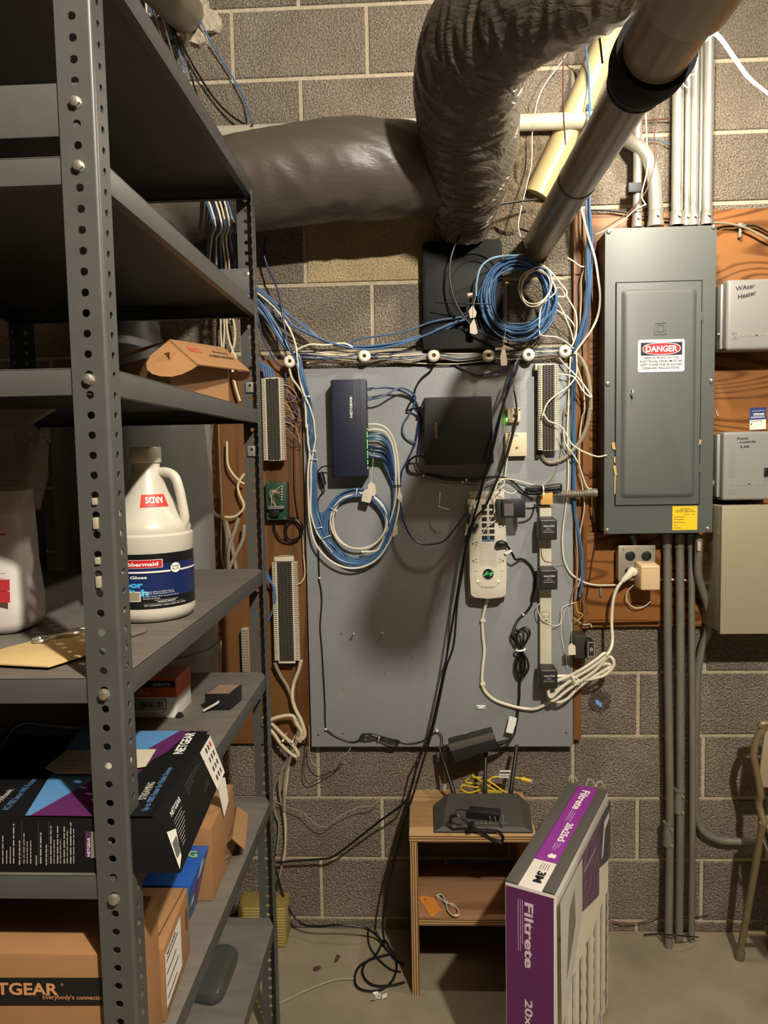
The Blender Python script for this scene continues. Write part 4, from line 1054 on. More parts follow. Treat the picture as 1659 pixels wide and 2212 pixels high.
a = Fb(-58,2151,.0004); b = Fb(127,2151,.0004); cI = mat('carton_letter', (206,146,96), .7)
a.z = b.z; mb.textq('NETGEAR', a, b-a, (0,0,(Fb(100,2122).z-Fb(100,2149).z)), cI, .03)
a = Fb(93,2163,.0004); b = Fb(228,2163,.0004); a.z = b.z; mb.textq("Everybody's connecting", a, b-a, (0,0,.0085), cI, .01)
mb.textq('®', Fb(131,2130,.0004), (.004,0,0), (0,0,.004), cI)
mb.build('printed_band', t); t = TG_
mb = MB()
es = Vector((Bk.x-rx, yb-A.y, 0)); nsd = Vector((es.y, -es.x, 0)).normalized()
def Sb(fx, z, off=.0008): return Vector((rx, A.y, 0))+es*fx+Vector((0,0,z))+nsd*off
h_ = zt-ZF
mb.poly([Sb(.02,ZF+.02), Sb(.62,ZF+.02), Sb(.62,zt-.012), Sb(.02,zt-.012)], PAPER)
for i in range(5):
    mb.poly([Sb(.06,zt-.030-.02*i,.0012), Sb(.5-.08*(i%2),zt-.030-.02*i,.0012), Sb(.5-.08*(i%2),zt-.026-.02*i,.0012), Sb(.06,zt-.026-.02*i,.0012)], MATS['dim_print'])
mb.text('NETGEAR', lambda x, y: Sb(.08+.34*x, zt-.022+.007*y, .0012), BLACKI, .02)
for k in range(14):
    pass
mb.poly([Sb(.88+.05*math.cos(q), zt-.045+.020*math.sin(q), .0008) for q in [2*PI*k/16 for k in range(16)]], mat('dark_brown_hole', (110,72,40), .8))
mb.build('side_label', t)
mb = MB(); a = Sb(-.0,zt-.0005,.0); mb.box(rx-.02, rx-.018, A.y+.004, yb-.004, zt, zt+.0012, mat('carton_seam', (104,68,36), .8)); mb.build('seam', t)
# blue carton behind it
zt2 = zt+.001
Cf = FZ(408,1920,zt2); Cb = FZ(452,1826,zt2); 
t = thing('carton', 'bright blue carton with green letter on the lower steel shelf, behind the brown carton', 'box', (0,(Cf.y+Cb.y)/2,ZF))
BLU = mat('carton_blue', (36,84,160), .42); y0 = yb+.004; y1 = Cb.y
x1f = Cf.x+(Cb.x-Cf.x)*0; x1b = Cb.x
mb = MB(); mb.hexa([Vector(q) for q in ((-.2,y0,ZF),(x1f-.030,y0,ZF),(x1b-.030,y1,ZF),(-.2,y1,ZF),(-.2,y0,zt2),(x1f,y0,zt2),(x1b,y1,zt2),(-.2,y1,zt2))], BLU, .0015); mb.build('body', t)
mb = MB(); es = Vector((x1b-x1f, y1-y0, 0)); nsd = Vector((es.y, -es.x, 0)).normalized()
def Bs(fx, z, off=.0008): return Vector((x1f-.030*(zt2-z)/(zt2-ZF), y0, 0))+es*fx+Vector((0,0,z))+nsd*off
LGR = mat('lime_print', (150,190,80), .5)
mb.text('G', lambda x, y: FZ(*px('l',440+85*x-20*(1-y)*0, 715-58*y), zt2+.0006), LGR, .03)
for (f0, f1, za, zb, m_) in ((.50,.66,.045,.078,WHITE),(.38,.52,.018,-.0,WHITE),(.60,.72,.0,.035,RED)):
    zz = zt2-.055
    mb.poly([Bs(f0,zz+min(za,zb)-.02), Bs(f1,zz+min(za,zb)-.02), Bs(f1,zz+max(za,zb)-.02), Bs(f0,zz+max(za,zb)-.02)], m_)
mb.poly([Bs(.22+.05*math.cos(q), zt2-.065+.038*math.sin(q)) for q in [2*PI*k/18 for k in range(18)]], GREEN)
mb.bars(Bs(.72,zt2-.022), Bs(.92,zt2-.022)-Bs(.72,zt2-.022), (0,0,.003), mat('pale_blue_print', (130,164,210), .5))
mb.build('print', t)
# cardboard carton with open flap behind the blue one
t = thing('carton', 'plain brown carton with a folded open flap at back of the lower shelf', 'box', (.02,-.80,ZF))
Pz = lambda x, y, z: FZ(*px('l', x, y), z)
zc = ZF+.15
ya = y1+.012; x1c = SX(468,1840,.13).x
xr = .118; yb2 = ya+.20
mb = MB(); mb.hexa([Vector(q) for q in ((-.16,ya,ZF),(xr,ya,ZF),(xr-.004,yb2,ZF),(-.16,yb2,ZF),(-.16,ya,zc),(xr,ya,zc),(xr-.004,yb2,zc),(-.16,yb2,zc))], CARD, .002); mb.build('body', t)
mb = MB()
f0 = Vector((xr+.002, ya+.03, ZF+.035)); f1 = Vector((xr+.002, yb2-.02, ZF+.035))
k0 = Pz(830,552,ZF+.075); k1 = Pz(875,256,ZF+.075); g0 = Pz(945,650,ZF+.02); g1 = Pz(975,335,ZF+.02)
m0 = Pz(705,675,ZF+.012); m1 = Pz(770,360,ZF+.04)
nn = Vector((.002,0,.001))
mb.prism([m0, k0, k1, m1], nn, mat('cardboard_grey_side', (128,100,72), .8)); mb.prism([k0, g0, g1, k1], nn, CARDL); mb.build('folded_flap', t)
mb = MB(); c0 = Vector((xr+.001, ya+.05, zc-.02))
q = [P('l',x,y,Y) for x, y, Y in ((600,0,-.9),(770,0,-.84),(800,200,-.83),(765,350,-.83),(705,70,-.87),(655,265,-.9),(640,140,-.9))]
mb.prism([q[0], q[1], q[2], q[3], q[4]], (.001,.001,0), PAPER); 
tag(mb.build('papers'), 'white paper sheets with printed blocks sticking out above the plain brown carton', 'paper')
mb = MB(); e = [Pz(655,790,ZF+.006), Pz(730,760,ZF+.03), Pz(800,700,ZF+.035), Pz(770,690,ZF+.02), Pz(690,745,ZF+.012), Pz(650,830,ZF+.02), Pz(715,860,ZF+.004)]
mb.poly(e[:4], CLEAR); mb.poly([e[0], e[5], e[6], e[1]], CLEAR); mb.tube(spline([e[0], e[4], e[1], e[2]], 4), .0015, CLEAR, 6)
tag(mb.build('clear_packaging'), 'scrap of clear plastic packaging beside the blue carton on the lower shelf', 'packaging')
# rounded grey device on the bottom shelf
cx, cy = FZ(455,2110,ZG).x, FZ(455,2110,ZG).y
mb = MB(); outl = [Pz(x, y, ZG) for x, y in ((760,1568),(850,1590),(890,1625),(880,1690),(800,1900),(755,1995),(690,2045),(600,2050),(420,1990),(380,1800),(520,1620))]
outl = spline(outl, 4, True); ctr = sum(outl, Vector())/len(outl)
k0 = mb.mi(mat('glossy_grey_plastic', (66,68,64), .22)); rings = []
for s, h in ((.97,0),(1,.006),(1,.016),(.96,.024),(.85,.029),(.5,.031)):
    rings.append([mb.bm.verts.new(ctr+(p-ctr)*s+Vector((0,0,h))) for p in outl])
for a, b in zip(rings, rings[1:]):
    n = len(a)
    for k in range(n):
        f = mb.bm.faces.new([a[k], b[k], b[(k+1)%n], a[(k+1)%n]]); f.material_index = k0; f.smooth = True
mb.bm.faces.new(rings[-1]).material_index = k0; mb.bm.faces.new(rings[0][::-1]).material_index = k0
tag(mb.build('modem'), 'rounded glossy dark grey device lying flat on the bottom steel shelf', 'device')
# ================================================================== EQUIPMENT ON THE BOARD
YB0 = -.0362           # board face
def boxthing(name, label, cat, c, x0, y0, x1, y1, Yf, Yb, m, part='body', bev=.003, group=None):
    X0, X1, Z0, Z1 = rect(c, x0, y0, x1, y1, Yf)
    t = thing(name, label, cat, ((X0+X1)/2, Yb, Z0), group)
    mb = MB(); mb.box(X0, X1, Yf, Yb, Z0, Z1, m, bev); mb.build(part, t)
    return t, X0, X1, Z0, Z1
# network switch
t, X0, X1, Z0, Z1 = boxthing('network_switch', 'navy blue metal network switch mounted upright on the grey board', 'network switch', 'A', 622, 1177, 893, 1950, -.105, YB0, NAVY, 'case', .002)
mb = MB(); xe = X1-.018; mb.box(xe-.0005, xe+.0005, -.1055, -.1045, Z0, Z1, BLACKI)
mb.box(X0-.004, X0+.002, -.10, YB0, Z0-.003, Z1-.002, BLACKP, .001); mb.build('trim', t)
mb = MB(); a = P('A',780,1483,-.1056); b = P('A',780,1312,-.1056); mb.textq('NETGEAR', a, Vector((0,0,b.z-a.z)), (-.0075,0,0), WHITE, .035)
a = P('A',805,1405,-.1056); b = P('A',805,1198,-.1056); mb.textq('ProSafe 16 Port 10/100 Switch FS116', a, Vector((0,0,b.z-a.z)), (-.0030,0,0), mat('pink_grey_print', (150,120,122), .5), .0); mb.build('lettering', t)
mb = MB(); rnd = random.Random(8)
for y, hh in ((1250,22),(1330,22)):
    p = P('A',899,y,-.08); mb.box(X1-.001, X1+.001, -.095, -.06, p.z-.006, p.z+.006, BLACKI)
for k in range(14):
    p = P('C',905,60+27*k,-.08); mb.box(X1-.001, X1+.0008, -.096, -.058, p.z-.0036, p.z+.0036, BLACKI)
mb.build('ports', t)
mb = MB()
for k in range(26):
    p = P('C',905,100+12.5*k,-.09)
    if rnd.random() < .72: mb.box(X1+.0002, X1+.0016, -.1035, -.0985, p.z-.0011, p.z+.0011, LEDG)
mb.build('link_lights', t)['label'] = 'glowing green link lights'
# phone switch
X0, X1, Z0, Z1 = rect('D', 137, 25, 690, 563, -.115)
t = thing('phone_switch', 'black box shaped phone switch with gold lettering on the grey board', 'phone system', ((X0+X1)/2, YB0, Z0))
mb = MB(); CH = mat('charcoal_plastic', (22,22,22), .5)
mb.hexa([Vector(q) for q in ((X0,-.110,Z0),(X1-.001,-.110,Z0),(X1+.003,YB0,Z0-.002),(X0-.001,YB0,Z0-.002),(X0,-.112,Z1),(X1-.006,-.112,Z1),(X1+.001,YB0,Z1+.003),(X0-.001,YB0,Z1+.003))], CH, .004); mb.build('case', t)
mb = MB(); a = P('D',238,362,-.1132); b = P('D',238,232,-.1132); mb.textq('talkswitch', a, Vector((0,0,b.z-a.z)), (-.0072,0,0), GOLD, .01)
ctr = P('D',222,290,-.1132); mb.tube([ctr+Vector((-.0035*math.sin(q), 0, .011*math.cos(q))) for q in [PI*.12+PI*.76*k/10 for k in range(11)]], .0005, GOLD, 5); mb.build('lettering', t)
mb = MB()
for y in (110, 495):
    p = P('D',137,y,-.09); mb.box(p.x-.010, p.x+.002, -.098, -.082, p.z-.006, p.z+.006, BLACKP, .001)
mb.build('plug', t)
# black square panel on the wall
X0, X1, Z0, Z1 = rect('B', 125, 245, 760, 1100, -.06)
t = thing('square_plate', 'large matt black square panel with rounded corners on the wall behind the cable coil', 'panel', ((X0+X1)/2, -.01, Z0))
AP = mat('black_panel', (16,17,17), .62, spec=.22)
mb = MB(); zl = Z0+.105
cnr = rrect(X0, X1, Z0+.012, Z1, .016, -.052)
mb.prism(cnr, (0,.04,0), AP, .003); mb.build('plate', t)
mb = MB(); a = P('B',110,965,-.075); b = P('B',760,1100,-.075); mb.hexa([Vector(q) for q in ((X0+.0,-.082,b.z-.004),(X1-.006,-.082,b.z-.004),(X1-.006,-.052,b.z),(X0+.002,-.052,b.z),(X0-.006,-.070,a.z),(X1-.002,-.070,a.z),(X1-.002,-.052,a.z+.003),(X0-.004,-.052,a.z+.003))], AP, .002); mb.build('lower_lip', t)
mb = MB(); ctr = P('B',520,640,-.053); R_ = .075
for r_, k0_ in ((.088,.0012),(.070,.0010)): mb.tube([ctr+Vector((r_*math.cos(q)*.95, -.0004, r_*1.15*math.sin(q))) for q in [2*PI*k/48 for k in range(48)]], k0_, AP, 6, closed=True)
mb.build('ring_rib', t)
# little jacks
t, X0, X1, Z0, Z1 = boxthing('phone_jack', 'small rounded ivory surface jack with black port above the square jack box', 'jack', 'D', 797, 110, 905, 230, -.058, YB0, CREAM, 'case', .007)
mb = MB(); mb.box((X0+X1)/2-.010, (X0+X1)/2+.010, -.0605, -.055, Z0+.005, Z1-.005, CREAM, .003); p = P('D',852,178,-.0608); mb.box(p.x-.0045, p.x+.0045, -.0609, -.058, p.z-.005, p.z+.004, BLACKI); mb.build('face', t)
for x, y in ((893,128),(808,212)): mb = MB(); p = P('D',x,y,-.0582); mb.lathe(p, (0,-1,0), [(0,.0026),(.0012,.0022)], BLACKM, 10); mb.build('screw', t)
mb = MB(); mb.box(X0-.0012, X0+.0004, -.052, -.040, Z0+.004, Z0+.014, LEDG); mb.build('status_light', t)['label'] = 'glowing green light'
t, X0, X1, Z0, Z1 = boxthing('junction_box', 'square ivory plastic jack box with centre screw on the grey board', 'jack', 'D', 780, 312, 952, 500, -.062, YB0, CREAM, 'case', .003)
mb = MB(); p = P('D',872,432,-.0622); mb.lathe(p, (0,-1,0), [(0,.0034),(.0012,.0034),(.0014,.0018)], BRASS, 16); mb.build('screw', t)
mb = MB(); a = P('D',800,333,-.0624); mb.bars(a, (.009,0,0), (0,0,.0016), BRASS, 2); mb.bars(a+Vector((.014,0,0)), (.016,0,0), (0,0,.0018), BRASS, 3); mb.bars(a+Vector((.018,0,-.0045)), (.014,0,0), (0,0,.0014), BRASS, 4); mb.build('lettering', t)
# metal hook bent in the board
cable('wire_hook', 'small bent wire hook sticking out of the grey board beside the blue cable coil', 'hook', 'C', [(1478,595,-.036),(1472,680,-.05),(1466,710,-.058),(1490,725,-.062),(1548,740,-.066)], .0014, ZINC, seg=6)
for i, (x, y) in enumerate(((787,438),(1016,433))):
    mb = MB(); p = P('E', x, y, -.07); mb.tube([P('E',x-6,y+16,-.0355), p], .0016, ZINC, 8); mb.lathe(p, Vector((.1,-1,.2)), [(0,.0016),(.001,.0032),(.003,.003),(.004,.001)], ZINC, 10)
    tag(mb.build('screw'), 'long steel screw standing out of the empty grey board, '+('left one of two' if i == 0 else 'right one of two'), 'screw')

# punch-down blocks
def punch(c, x0, y0, x1, y1, Yf, label, wrong=0, lean=0, rows=50, cols=4, cap=True):
    X0, X1, Z0, Z1 = rect(c, x0, y0, x1, y1, Yf)
    t = thing('punch_down_block', label, 'terminal block', ((X0+X1)/2, -.02, Z0))
    BONE = mat('bone_plastic', (206,198,174), .5); PINM = mat('terminal_metal', (150,144,130), .35, .7); DKB = mat('block_inner', (58,52,44), .6)
    w = X1-X0; mb = MB()
    mb.box(X0+w*.20, X1-w*.20, Yf+.004, -.0185, Z0, Z1, BONE, .001); mb.build('base', t)
    mb = MB(); mb.box(X0+w*.22, X1-w*.22, Yf+.0015, Yf+.0045, Z0+.004, Z1-.004, DKB)
    if cap:
        mb.box(X0+w*.10, X1-w*.10, Yf-.001, Yf+.012, Z1-.014, Z1, BONE, .001); mb.box(X0+w*.16, X1-w*.16, Yf-.001, Yf+.012, Z0, Z0+.006, BONE, .001)
    mb.build('terminal_bed', t)
    mb = MB(); z0_ = Z0+(.008 if cap else .002); z1_ = Z1-(.016 if cap else .002); dz = (z1_-z0_)/rows
    for r in range(rows):
        zc = z0_+dz*(r+.5)
        mb.box(X0, X0+w*.20, Yf, Yf+.028, zc-dz*.28, zc+dz*.28, BONE)
    mb.box(X0+w*.14, X0+w*.2, Yf+.001, Yf+.027, z0_, z1_, BONE); mb.build('fanning_strip', t); mb = MB()
    for r in range(rows):
        zc = z0_+dz*(r+.5); mb.box(X1-w*.20, X1, Yf, Yf+.028, zc-dz*.28, zc+dz*.28, BONE)
    mb.box(X1-w*.2, X1-w*.14, Yf+.001, Yf+.027, z0_, z1_, BONE); mb.build('fanning_strip', t)
    mb = MB()
    for r in range(rows):
        for q in range(cols):
            zc = z0_+dz*(r+.5)+(dz*.18 if q % 2 else -dz*.18); xc = X0+w*(.28+.44*q/(cols-1))
            tb = [(xc-w*.04,Yf-.004,zc-dz*.16),(xc+w*.03,Yf-.004,zc+dz*.10),(xc+w*.03,Yf+.003,zc+dz*.16),(xc-w*.04,Yf+.003,zc-dz*.10)]
            mb.hexa([Vector(q_) for q_ in ((xc-w*.045,Yf-.004,zc-dz*.20),(xc+w*.035,Yf-.004,zc-dz*.02),(xc+w*.035,Yf+.003,zc-dz*.02),(xc-w*.045,Yf+.003,zc-dz*.20),(xc-w*.045,Yf-.004,zc+.0*dz),(xc+w*.035,Yf-.004,zc+dz*.20),(xc+w*.035,Yf+.003,zc+dz*.20),(xc-w*.045,Yf+.003,zc+.0*dz))], PINM)
    mb.build('terminals', t)
    return t
punch('U', 567, 815, 613, 996, -.075, 'ivory punch-down block with many thin wires, upper left beside the shelving post', rows=48, cap=False)
punch('U', 590, 1203, 643, 1433, -.06, 'ivory punch-down block on the brown plywood, below the circuit board', rows=50)
tp = punch('U', 1163, 785, 1207, 974, -.078, 'tall grey-white punch-down block at the upper right of the grey board', rows=48, cap=False)
X0, X1, Z0, Z1 = rect('U', 1155, 786, 1170, 800, -.06); mb = MB(); mb.box(X0, X1, -.07, YB0, Z0, Z1, IVORY, .001); mb.box(X0+.004, X0+.016, -.05, YB0, Z0-.26, Z0, DGREY, .001); mb.build('mounting_bracket', tp)
t2, a_, b_, c_, d_ = boxthing('punch_down_block', 'dim ivory punch-down block low on the brown plywood, mostly behind the shelving post', 'terminal block', 'c', 525, -260, 610, 492, -.045, -.0185, mat('bone_plastic', (196,186,160)), 'base', .001)
mb = MB()
for k in range(34):
    zc = c_+(d_-c_)*(k+.5)/34; mb.box(a_-.001, b_+.001, -.0455, -.044, zc-.0012, zc+.0012, BLACKI)
mb.build('terminal_slots', t2)
# circuit board
X0, X1, Z0, Z1 = rect('b', 862, 262, 1140, 785, -.05)
t = thing('circuit_board', 'small green circuit board with screw terminals on the brown plywood', 'circuit board', ((X0+X1)/2, -.02, Z0))
mb = MB(); mb.box(X0, X1+.004, -.044, -.0185, Z0-.002, Z1, BLACKM, .002); mb.build('base', t)
mb = MB(); mb.box(X0, X1, -.05, -.0445, Z0, Z1, mat('pcb_green', (36,70,50), .4, var=.1, vscale=40), .0006); mb.build('board', t)
mb = MB()
for k in range(6): p = P('b',1074,328+36*k,-.052); mb.lathe(p, (0,-1,0), [(-.002,.0032),(.003,.003),(.004,.0015)], ZINC, 10)
for x, y in ((883,275),(1107,275),(898,765),(1118,765)): p = P('b',x,y,-.0502); mb.lathe(p, (0,-1,0), [(0,.003),(.002,.0025)], ZINC, 10)
mb.build('screw_terminals', t)
mb = MB(); a = P('b',890,640,-.06); b = P('b',1110,590,-.06); mb.box(a.x, b.x, -.068, -.05, a.z, b.z, mat('grey_metal_plug', (130,128,116), .4, .4), .002); a = P('b',915,740,-.055); b = P('b',1040,650,-.055); mb.box(a.x, b.x, -.062, -.05, a.z, b.z, BLACKP, .002); mb.build('connector', t)
mb = MB(); rnd = random.Random(11)
for k in range(9):
    a = P('b',1050,330+28*k if k < 6 else 420,-.055); b = P('b',930+rnd.randint(-30,30),440+rnd.randint(-60,60),-.066); e = P('b',960+rnd.randint(-40,50),600,-.060)
    mb.tube(spline([a,(a+b)/2+Vector((0,-.008,.006)),b,e],5), .0007, [WHITEC,COPPER,GREYC][k%3], 5)
mb.build('jumper_wires', t)

# surge protector
X0, X1, Z0, Z1 = rect('i', 105, 215, 715, 1800, -.095)
t = thing('surge_protector', 'ivory surge protector with phone jacks and round green bolt emblem on grey board', 'surge protector', ((X0+X1)/2, YB0, Z0))
SG = mat('surge_ivory', (206,198,180), .42)
mb = MB(); w = X1-X0
outl = []
for fx, fz in ((.02,0.02),(.12,-.012),(.5,-.028),(.88,-.012),(.98,.02),(.985,.10),(1.0,.22),(1.0,.55),(.985,.70),(.975,.96),(.9,.995),(.1,.995),(.02,.96),(.0,.70),(.0,.22),(.015,.10)):
    outl.append(Vector((X0+w*fx, -.094, Z0+(Z1-Z0)*fz)))
mb.prism(outl, (0,.03,0), SG, .004)
mb.build('face', t)
mb = MB(); mb.box(X0-.002, X1+.002, -.066, YB0, Z0-.010, Z1, mat('surge_side', (170,160,140), .45), .004)
bx0, bx1, bz0, bz1 = rect('i', 105, 85, 680, 230, -.05); mb.box(bx0, bx1, -.044, YB0, bz0, bz1, SG, .004); mb.build('back_housing', t)
mb = MB(); jx0, jx1, jz0, jz1 = rect('i', 275, 285, 545, 905, -.0945)
for r in range(6):
    for q in range(2):
        cx = jx0+(jx1-jx0)*(.28+.45*q); cz = jz1-(jz1-jz0)*(.075+.165*r); wv = (jx1-jx0)*.155; hv = (jz1-jz0)*.055
        mb.box(cx-wv, cx+wv, -.0950, -.092, cz-hv, cz+hv, BLACKI)
    if r == 5: mb.box(jx0+(jx1-jx0)*.12, jx1-(jx1-jx0)*.12, -.0954, -.093, cz-hv*1.7, cz-hv*1.2, BLUEC); mb.box((jx0+jx1)/2-.0025, (jx0+jx1)/2+.0025, -.0954, -.093, cz-hv*1.5, cz+hv, BLUEC)
    if r == 4: mb.box((jx0+jx1)/2-.0022, (jx0+jx1)/2+.0022, -.0954, -.093, cz-hv*1.5, cz+hv, mat('tan_divider', (186,160,108), .5))
mb.build('jack_grid', t)
for (x, y, s) in ((605,650,1),(215,938,-1),(215,1220,-1),(605,1220,1),(215,652,-1)):
    mb = MB(); p = P('i',x,y,-.0945)
    for dz in (-.0045,.0045): mb.box(p.x-.0032, p.x+.0032, -.0946, -.093, p.z+dz-.0007, p.z+dz+.0007, BLACKI)
    mb.disc(Vector((p.x+s*.0085, -.0947, p.z)), (0,-1,0), .0024, BLACKI, 12); mb.build('outlet', t)
mb = MB()
for k in range(22):
    p = P('i',270,930+17*k,-.0945); q = P('i',545,930+17*k,-.0945); mb.box(p.x, q.x, -.0945, -.0935, p.z-.0002, p.z+.0002, mat('fine_groove', (160,150,132), .6))
for x, y, s in ((210,1388,'POWER'),(630,1388,'PROTECTED'),(245,1580,'GROUNDED'),(570,1580,'COMMUNICATIONS')):
    p = P('i',x,y,-.0946); mb.bars(p-Vector((.006,0,0)), (.012,0,0), (0,0,.0008), BRASS, x)
a = P('i',297,1662,-.0946); b = P('i',517,1658,-.0946); a.z = b.z; mb.textq('SurgeGate', a, b-a, (0,0,.0042), BRASS, .01)
ctr = P('i',412,1430,-.0944)
mb.tube([ctr+Vector((.040*math.cos(q)*1.0, -.0001, -.002+.042*math.sin(q))) for q in [PI+PI*k/24 for k in range(25)]], .0004, MATS['fine_groove'], 4)
mb.build('printed_face', t)
mb = MB(); mb.lathe(ctr, (0,-1,0), [(-.001,.0172),(.0012,.0165)], WHITE, 32); mb.lathe(ctr-Vector((0,.001,0)), (0,-1,0), [(-.001,.0160),(.0008,.0160)], BLACKP, 32)
ek = lambda x, y: P('i',x,y,-.0966)
mb.poly([ek(515,1385), ek(465,1465), ek(430,1465), ek(440,1430), ek(320,1475), ek(380,1395), ek(412,1395), ek(400,1425)], GREEN); mb.build('emblem', t)
mb = MB()
for x, y in ((240,1545),(582,1545)): p = P('i',x,y,-.0945); mb.lathe(p, (0,-1,0), [(-.001,.0022),(.001,.0018)], LEDG, 10)
mb.build('status_light', t)['label'] = 'glowing green light'
# black adapter plugged in the surge protector
t, X0, X1, Z0, Z1 = boxthing('power_adapter', 'black power adapter with vent slots plugged sideways into the surge protector', 'power adapter', 'i', 635, 218, 1018, 518, -.135, -.096, BLACKP, 'case', .002)
SWAD = t
mb = MB(); a0, a1, c0, c1 = rect('i', 555, 222, 640, 515, -.13); mb.box(a0, a1, -.125, -.094, c0, c1, BLACKM, .003); mb.build('plug_body', t)
mb = MB(); a0, a1, c0, c1 = rect('i', 675, 285, 825, 485, -.1352); mb.box(a0, a1, -.1353, -.1345, c0, c1, mat('foil_label', (120,118,112), .3, .4, var=.3, vscale=200)); mb.build('rating_plate', t)
mb = MB()
for r in range(4):
    for q in range(4): p = P('i',915+25*q,290+58*r,-.1353); mb.box(p.x-.0009, p.x+.0009, -.1354, -.134, p.z-.0028, p.z+.0028, BLACKI)
mb.build('vent_slots', t)
# power strip with adapters
X0, X1, Z0, Z1 = rect('U', 1166.5, 1093, 1191, 1448, -.062)
t = thing('power_strip', 'narrow ivory metal power strip standing upright on the grey board', 'power strip', ((X0+X1)/2, YB0, Z0))
mb = MB(); mb.box(X0, X1, -.062, YB0, Z0, Z1, IVORY, .0015); mb.build('channel', t)
mb = MB(); a0, a1, c0, c1 = rect('F', 898, 240, 955, 316, -.063); frame(mb, a0, a1, c0, c1, .0006, -.0634, -.0615, BRASS); mb.box(a0+.001, a1-.001, -.0632, -.061, c0+.001, c1-.001, IVORY, .001)
for x in (913, 942): p = P('F',x,272,-.0633); mb.box(p.x-.0011, p.x+.0011, -.0636, -.062, p.z-.0042, p.z+.0042, BLACKI)
p = P('F',928,300,-.0633); mb.disc(Vector((p.x,-.0636,p.z)), (0,-1,0), .0026, BLACKI, 10); mb.build('outlet', t)
a0, a1, c0, c1 = rect('i', 1265, 100, 1465, 305, -.08)
mb = MB(); mb.box(a0, a1, -.08, YB0, c0, c1, mat('orange_tan_box', (206,160,84), .5), .002); mb.build('feed_box', t)['label'] = 'tan feed box at the top'
def valcom(c, x0, y0, x1, y1, label):
    X0, X1, Z0, Z1 = rect(c, x0, y0, x1, y1, -.112)
    t = thing('power_adapter', label, 'power adapter', ((X0+X1)/2, -.063, Z0), 'cube power adapters on the power strip')
    mb = MB(); mb.hexa([Vector(q) for q in ((X0,-.112,Z0),(X1,-.112,Z0),(X1-.004,-.0625,Z0-.002),(X0-.002,-.0625,Z0-.002),(X0,-.112,Z1),(X1,-.112,Z1),(X1-.005,-.0625,Z1+.006),(X0-.001,-.0625,Z1+.006))], DGREY if False else mat('adapter_black', (38,36,34), .42), .005, 3); mb.build('case', t)
    w = X1-X0; h = Z1-Z0; mb = MB()
    mb.box(X0+w*.18, X0+w*.86, -.1124, -.111, Z0+h*.33, Z0+h*.74, BLACKI)
    mb.textq('VALCOM', (X0+w*.19,-.1128,Z0+h*.63), (w*.64,0,0), (0,0,h*.105), mat('silver_print', (190,184,172), .4), .04)
    mb.textq('POWER SUPPLY', (X0+w*.22,-.1128,Z0+h*.45), (w*.56,0,0), (0,0,h*.035), MATS['silver_print'])
    for fz, f0, f1 in ((.53,.38,.62),(.37,.20,.82)): mb.bars((X0+w*f0,-.1128,Z0+h*fz), (w*(f1-f0),0,0), (0,0,h*.026), MATS['silver_print'], int(fz*100))
    mb.build('label_plate', t); return t
valcom('i', 1248, 545, 1537, 880, 'black cube power adapter, topmost of three on the ivory power strip')
valcom('i', 1255, 1365, 1545, 1690, 'black cube power adapter, middle of three on the ivory power strip')
valcom('F', 885, 655, 1012, 790, 'black cube power adapter at the bottom of the ivory power strip behind white cord')
# flexible conduit to the panel
t = thing('flexible_conduit', 'ribbed grey flexible conduit running from the tan box to the breaker panel', 'conduit', P('e',150,560,-.065))
a = P('e',60,570,-.062); b = P('e',905,548,-.075); mb = MB(); n = 190; d = b-a; pts = []; rs = []
for k in range(n+1):
    f = k/n; pts.append(a+d*f+Vector((0,0,-.002*math.sin(PI*f)))); rs.append(.0105+.0016*math.sin(f*2*PI*17))
mb.tube(pts, rs, mat('flex_metal', (150,142,126), .4, .5), 16); mb.build('ribbed_tube', t)
mb = MB(); mb.lathe(P('e',740,553,-.07), (1,0,0), [(0,.010),(0,.0125),(.018,.0125),(.02,.014),(.03,.014),(.03,.010)], GALVD, 16); mb.build('connector', t)
# quad outlet box
X0, X1, Z0, Z1 = rect('H', 408, 1268, 718, 1562, -.078)
t = thing('outlet_box', 'steel quad outlet box with four round black receptacles under the breaker panel', 'outlet', ((X0+X1)/2, -.036, Z0))
OS = mat('outlet_steel', (176,168,148), .38, .5, var=.08, vscale=14)
mb = MB(); mb.box(X0+.002, X1-.002, -.076, -.0362, Z0+.002, Z1-.002, OS, .006); mb.build('box', t)
mb = MB(); mb.box(X0, X1, -.0785, -.0755, Z0, Z1, OS, .003); mb.build('cover_plate', t)
for x, y in ((508,1357),(643,1357),(505,1487),(640,1490)):
    mb = MB(); p = P('H',x,y,-.0785); mb.lathe(p, (0,-1,0), [(-.002,.0148),(.0015,.0148),(.002,.0135)], BLACKP, 28)
    for dx in (-.0042,.0042): mb.box(p.x+dx-.0008, p.x+dx+.0008, p.y-.0023, p.y-.0015, p.z-.001, p.z+.006, mat('slot_grey', (52,48,44), .5))
    mb.disc(p+Vector((0,-.0023,-.005)), (0,-1,0), .0019, MATS['slot_grey'], 10); mb.build('receptacle', t)
for x, y in ((450,1300),(700,1303),(508,1418),(645,1418)):
    mb = MB(); p = P('H',x,y,-.0787); mb.lathe(p, (0,-1,0), [(-.001,.0032),(.0014,.0026)], ZINC, 10); mb.build('screw', t)
a = P('H',540,1165,-.055); mb = MB(); mb.tube(spline([P('H',520,1178,-.06),P('H',535,1210,-.058),P('H',548,1262,-.055)],5), .0085, GALVD, 14); mb.build('nipple', t)
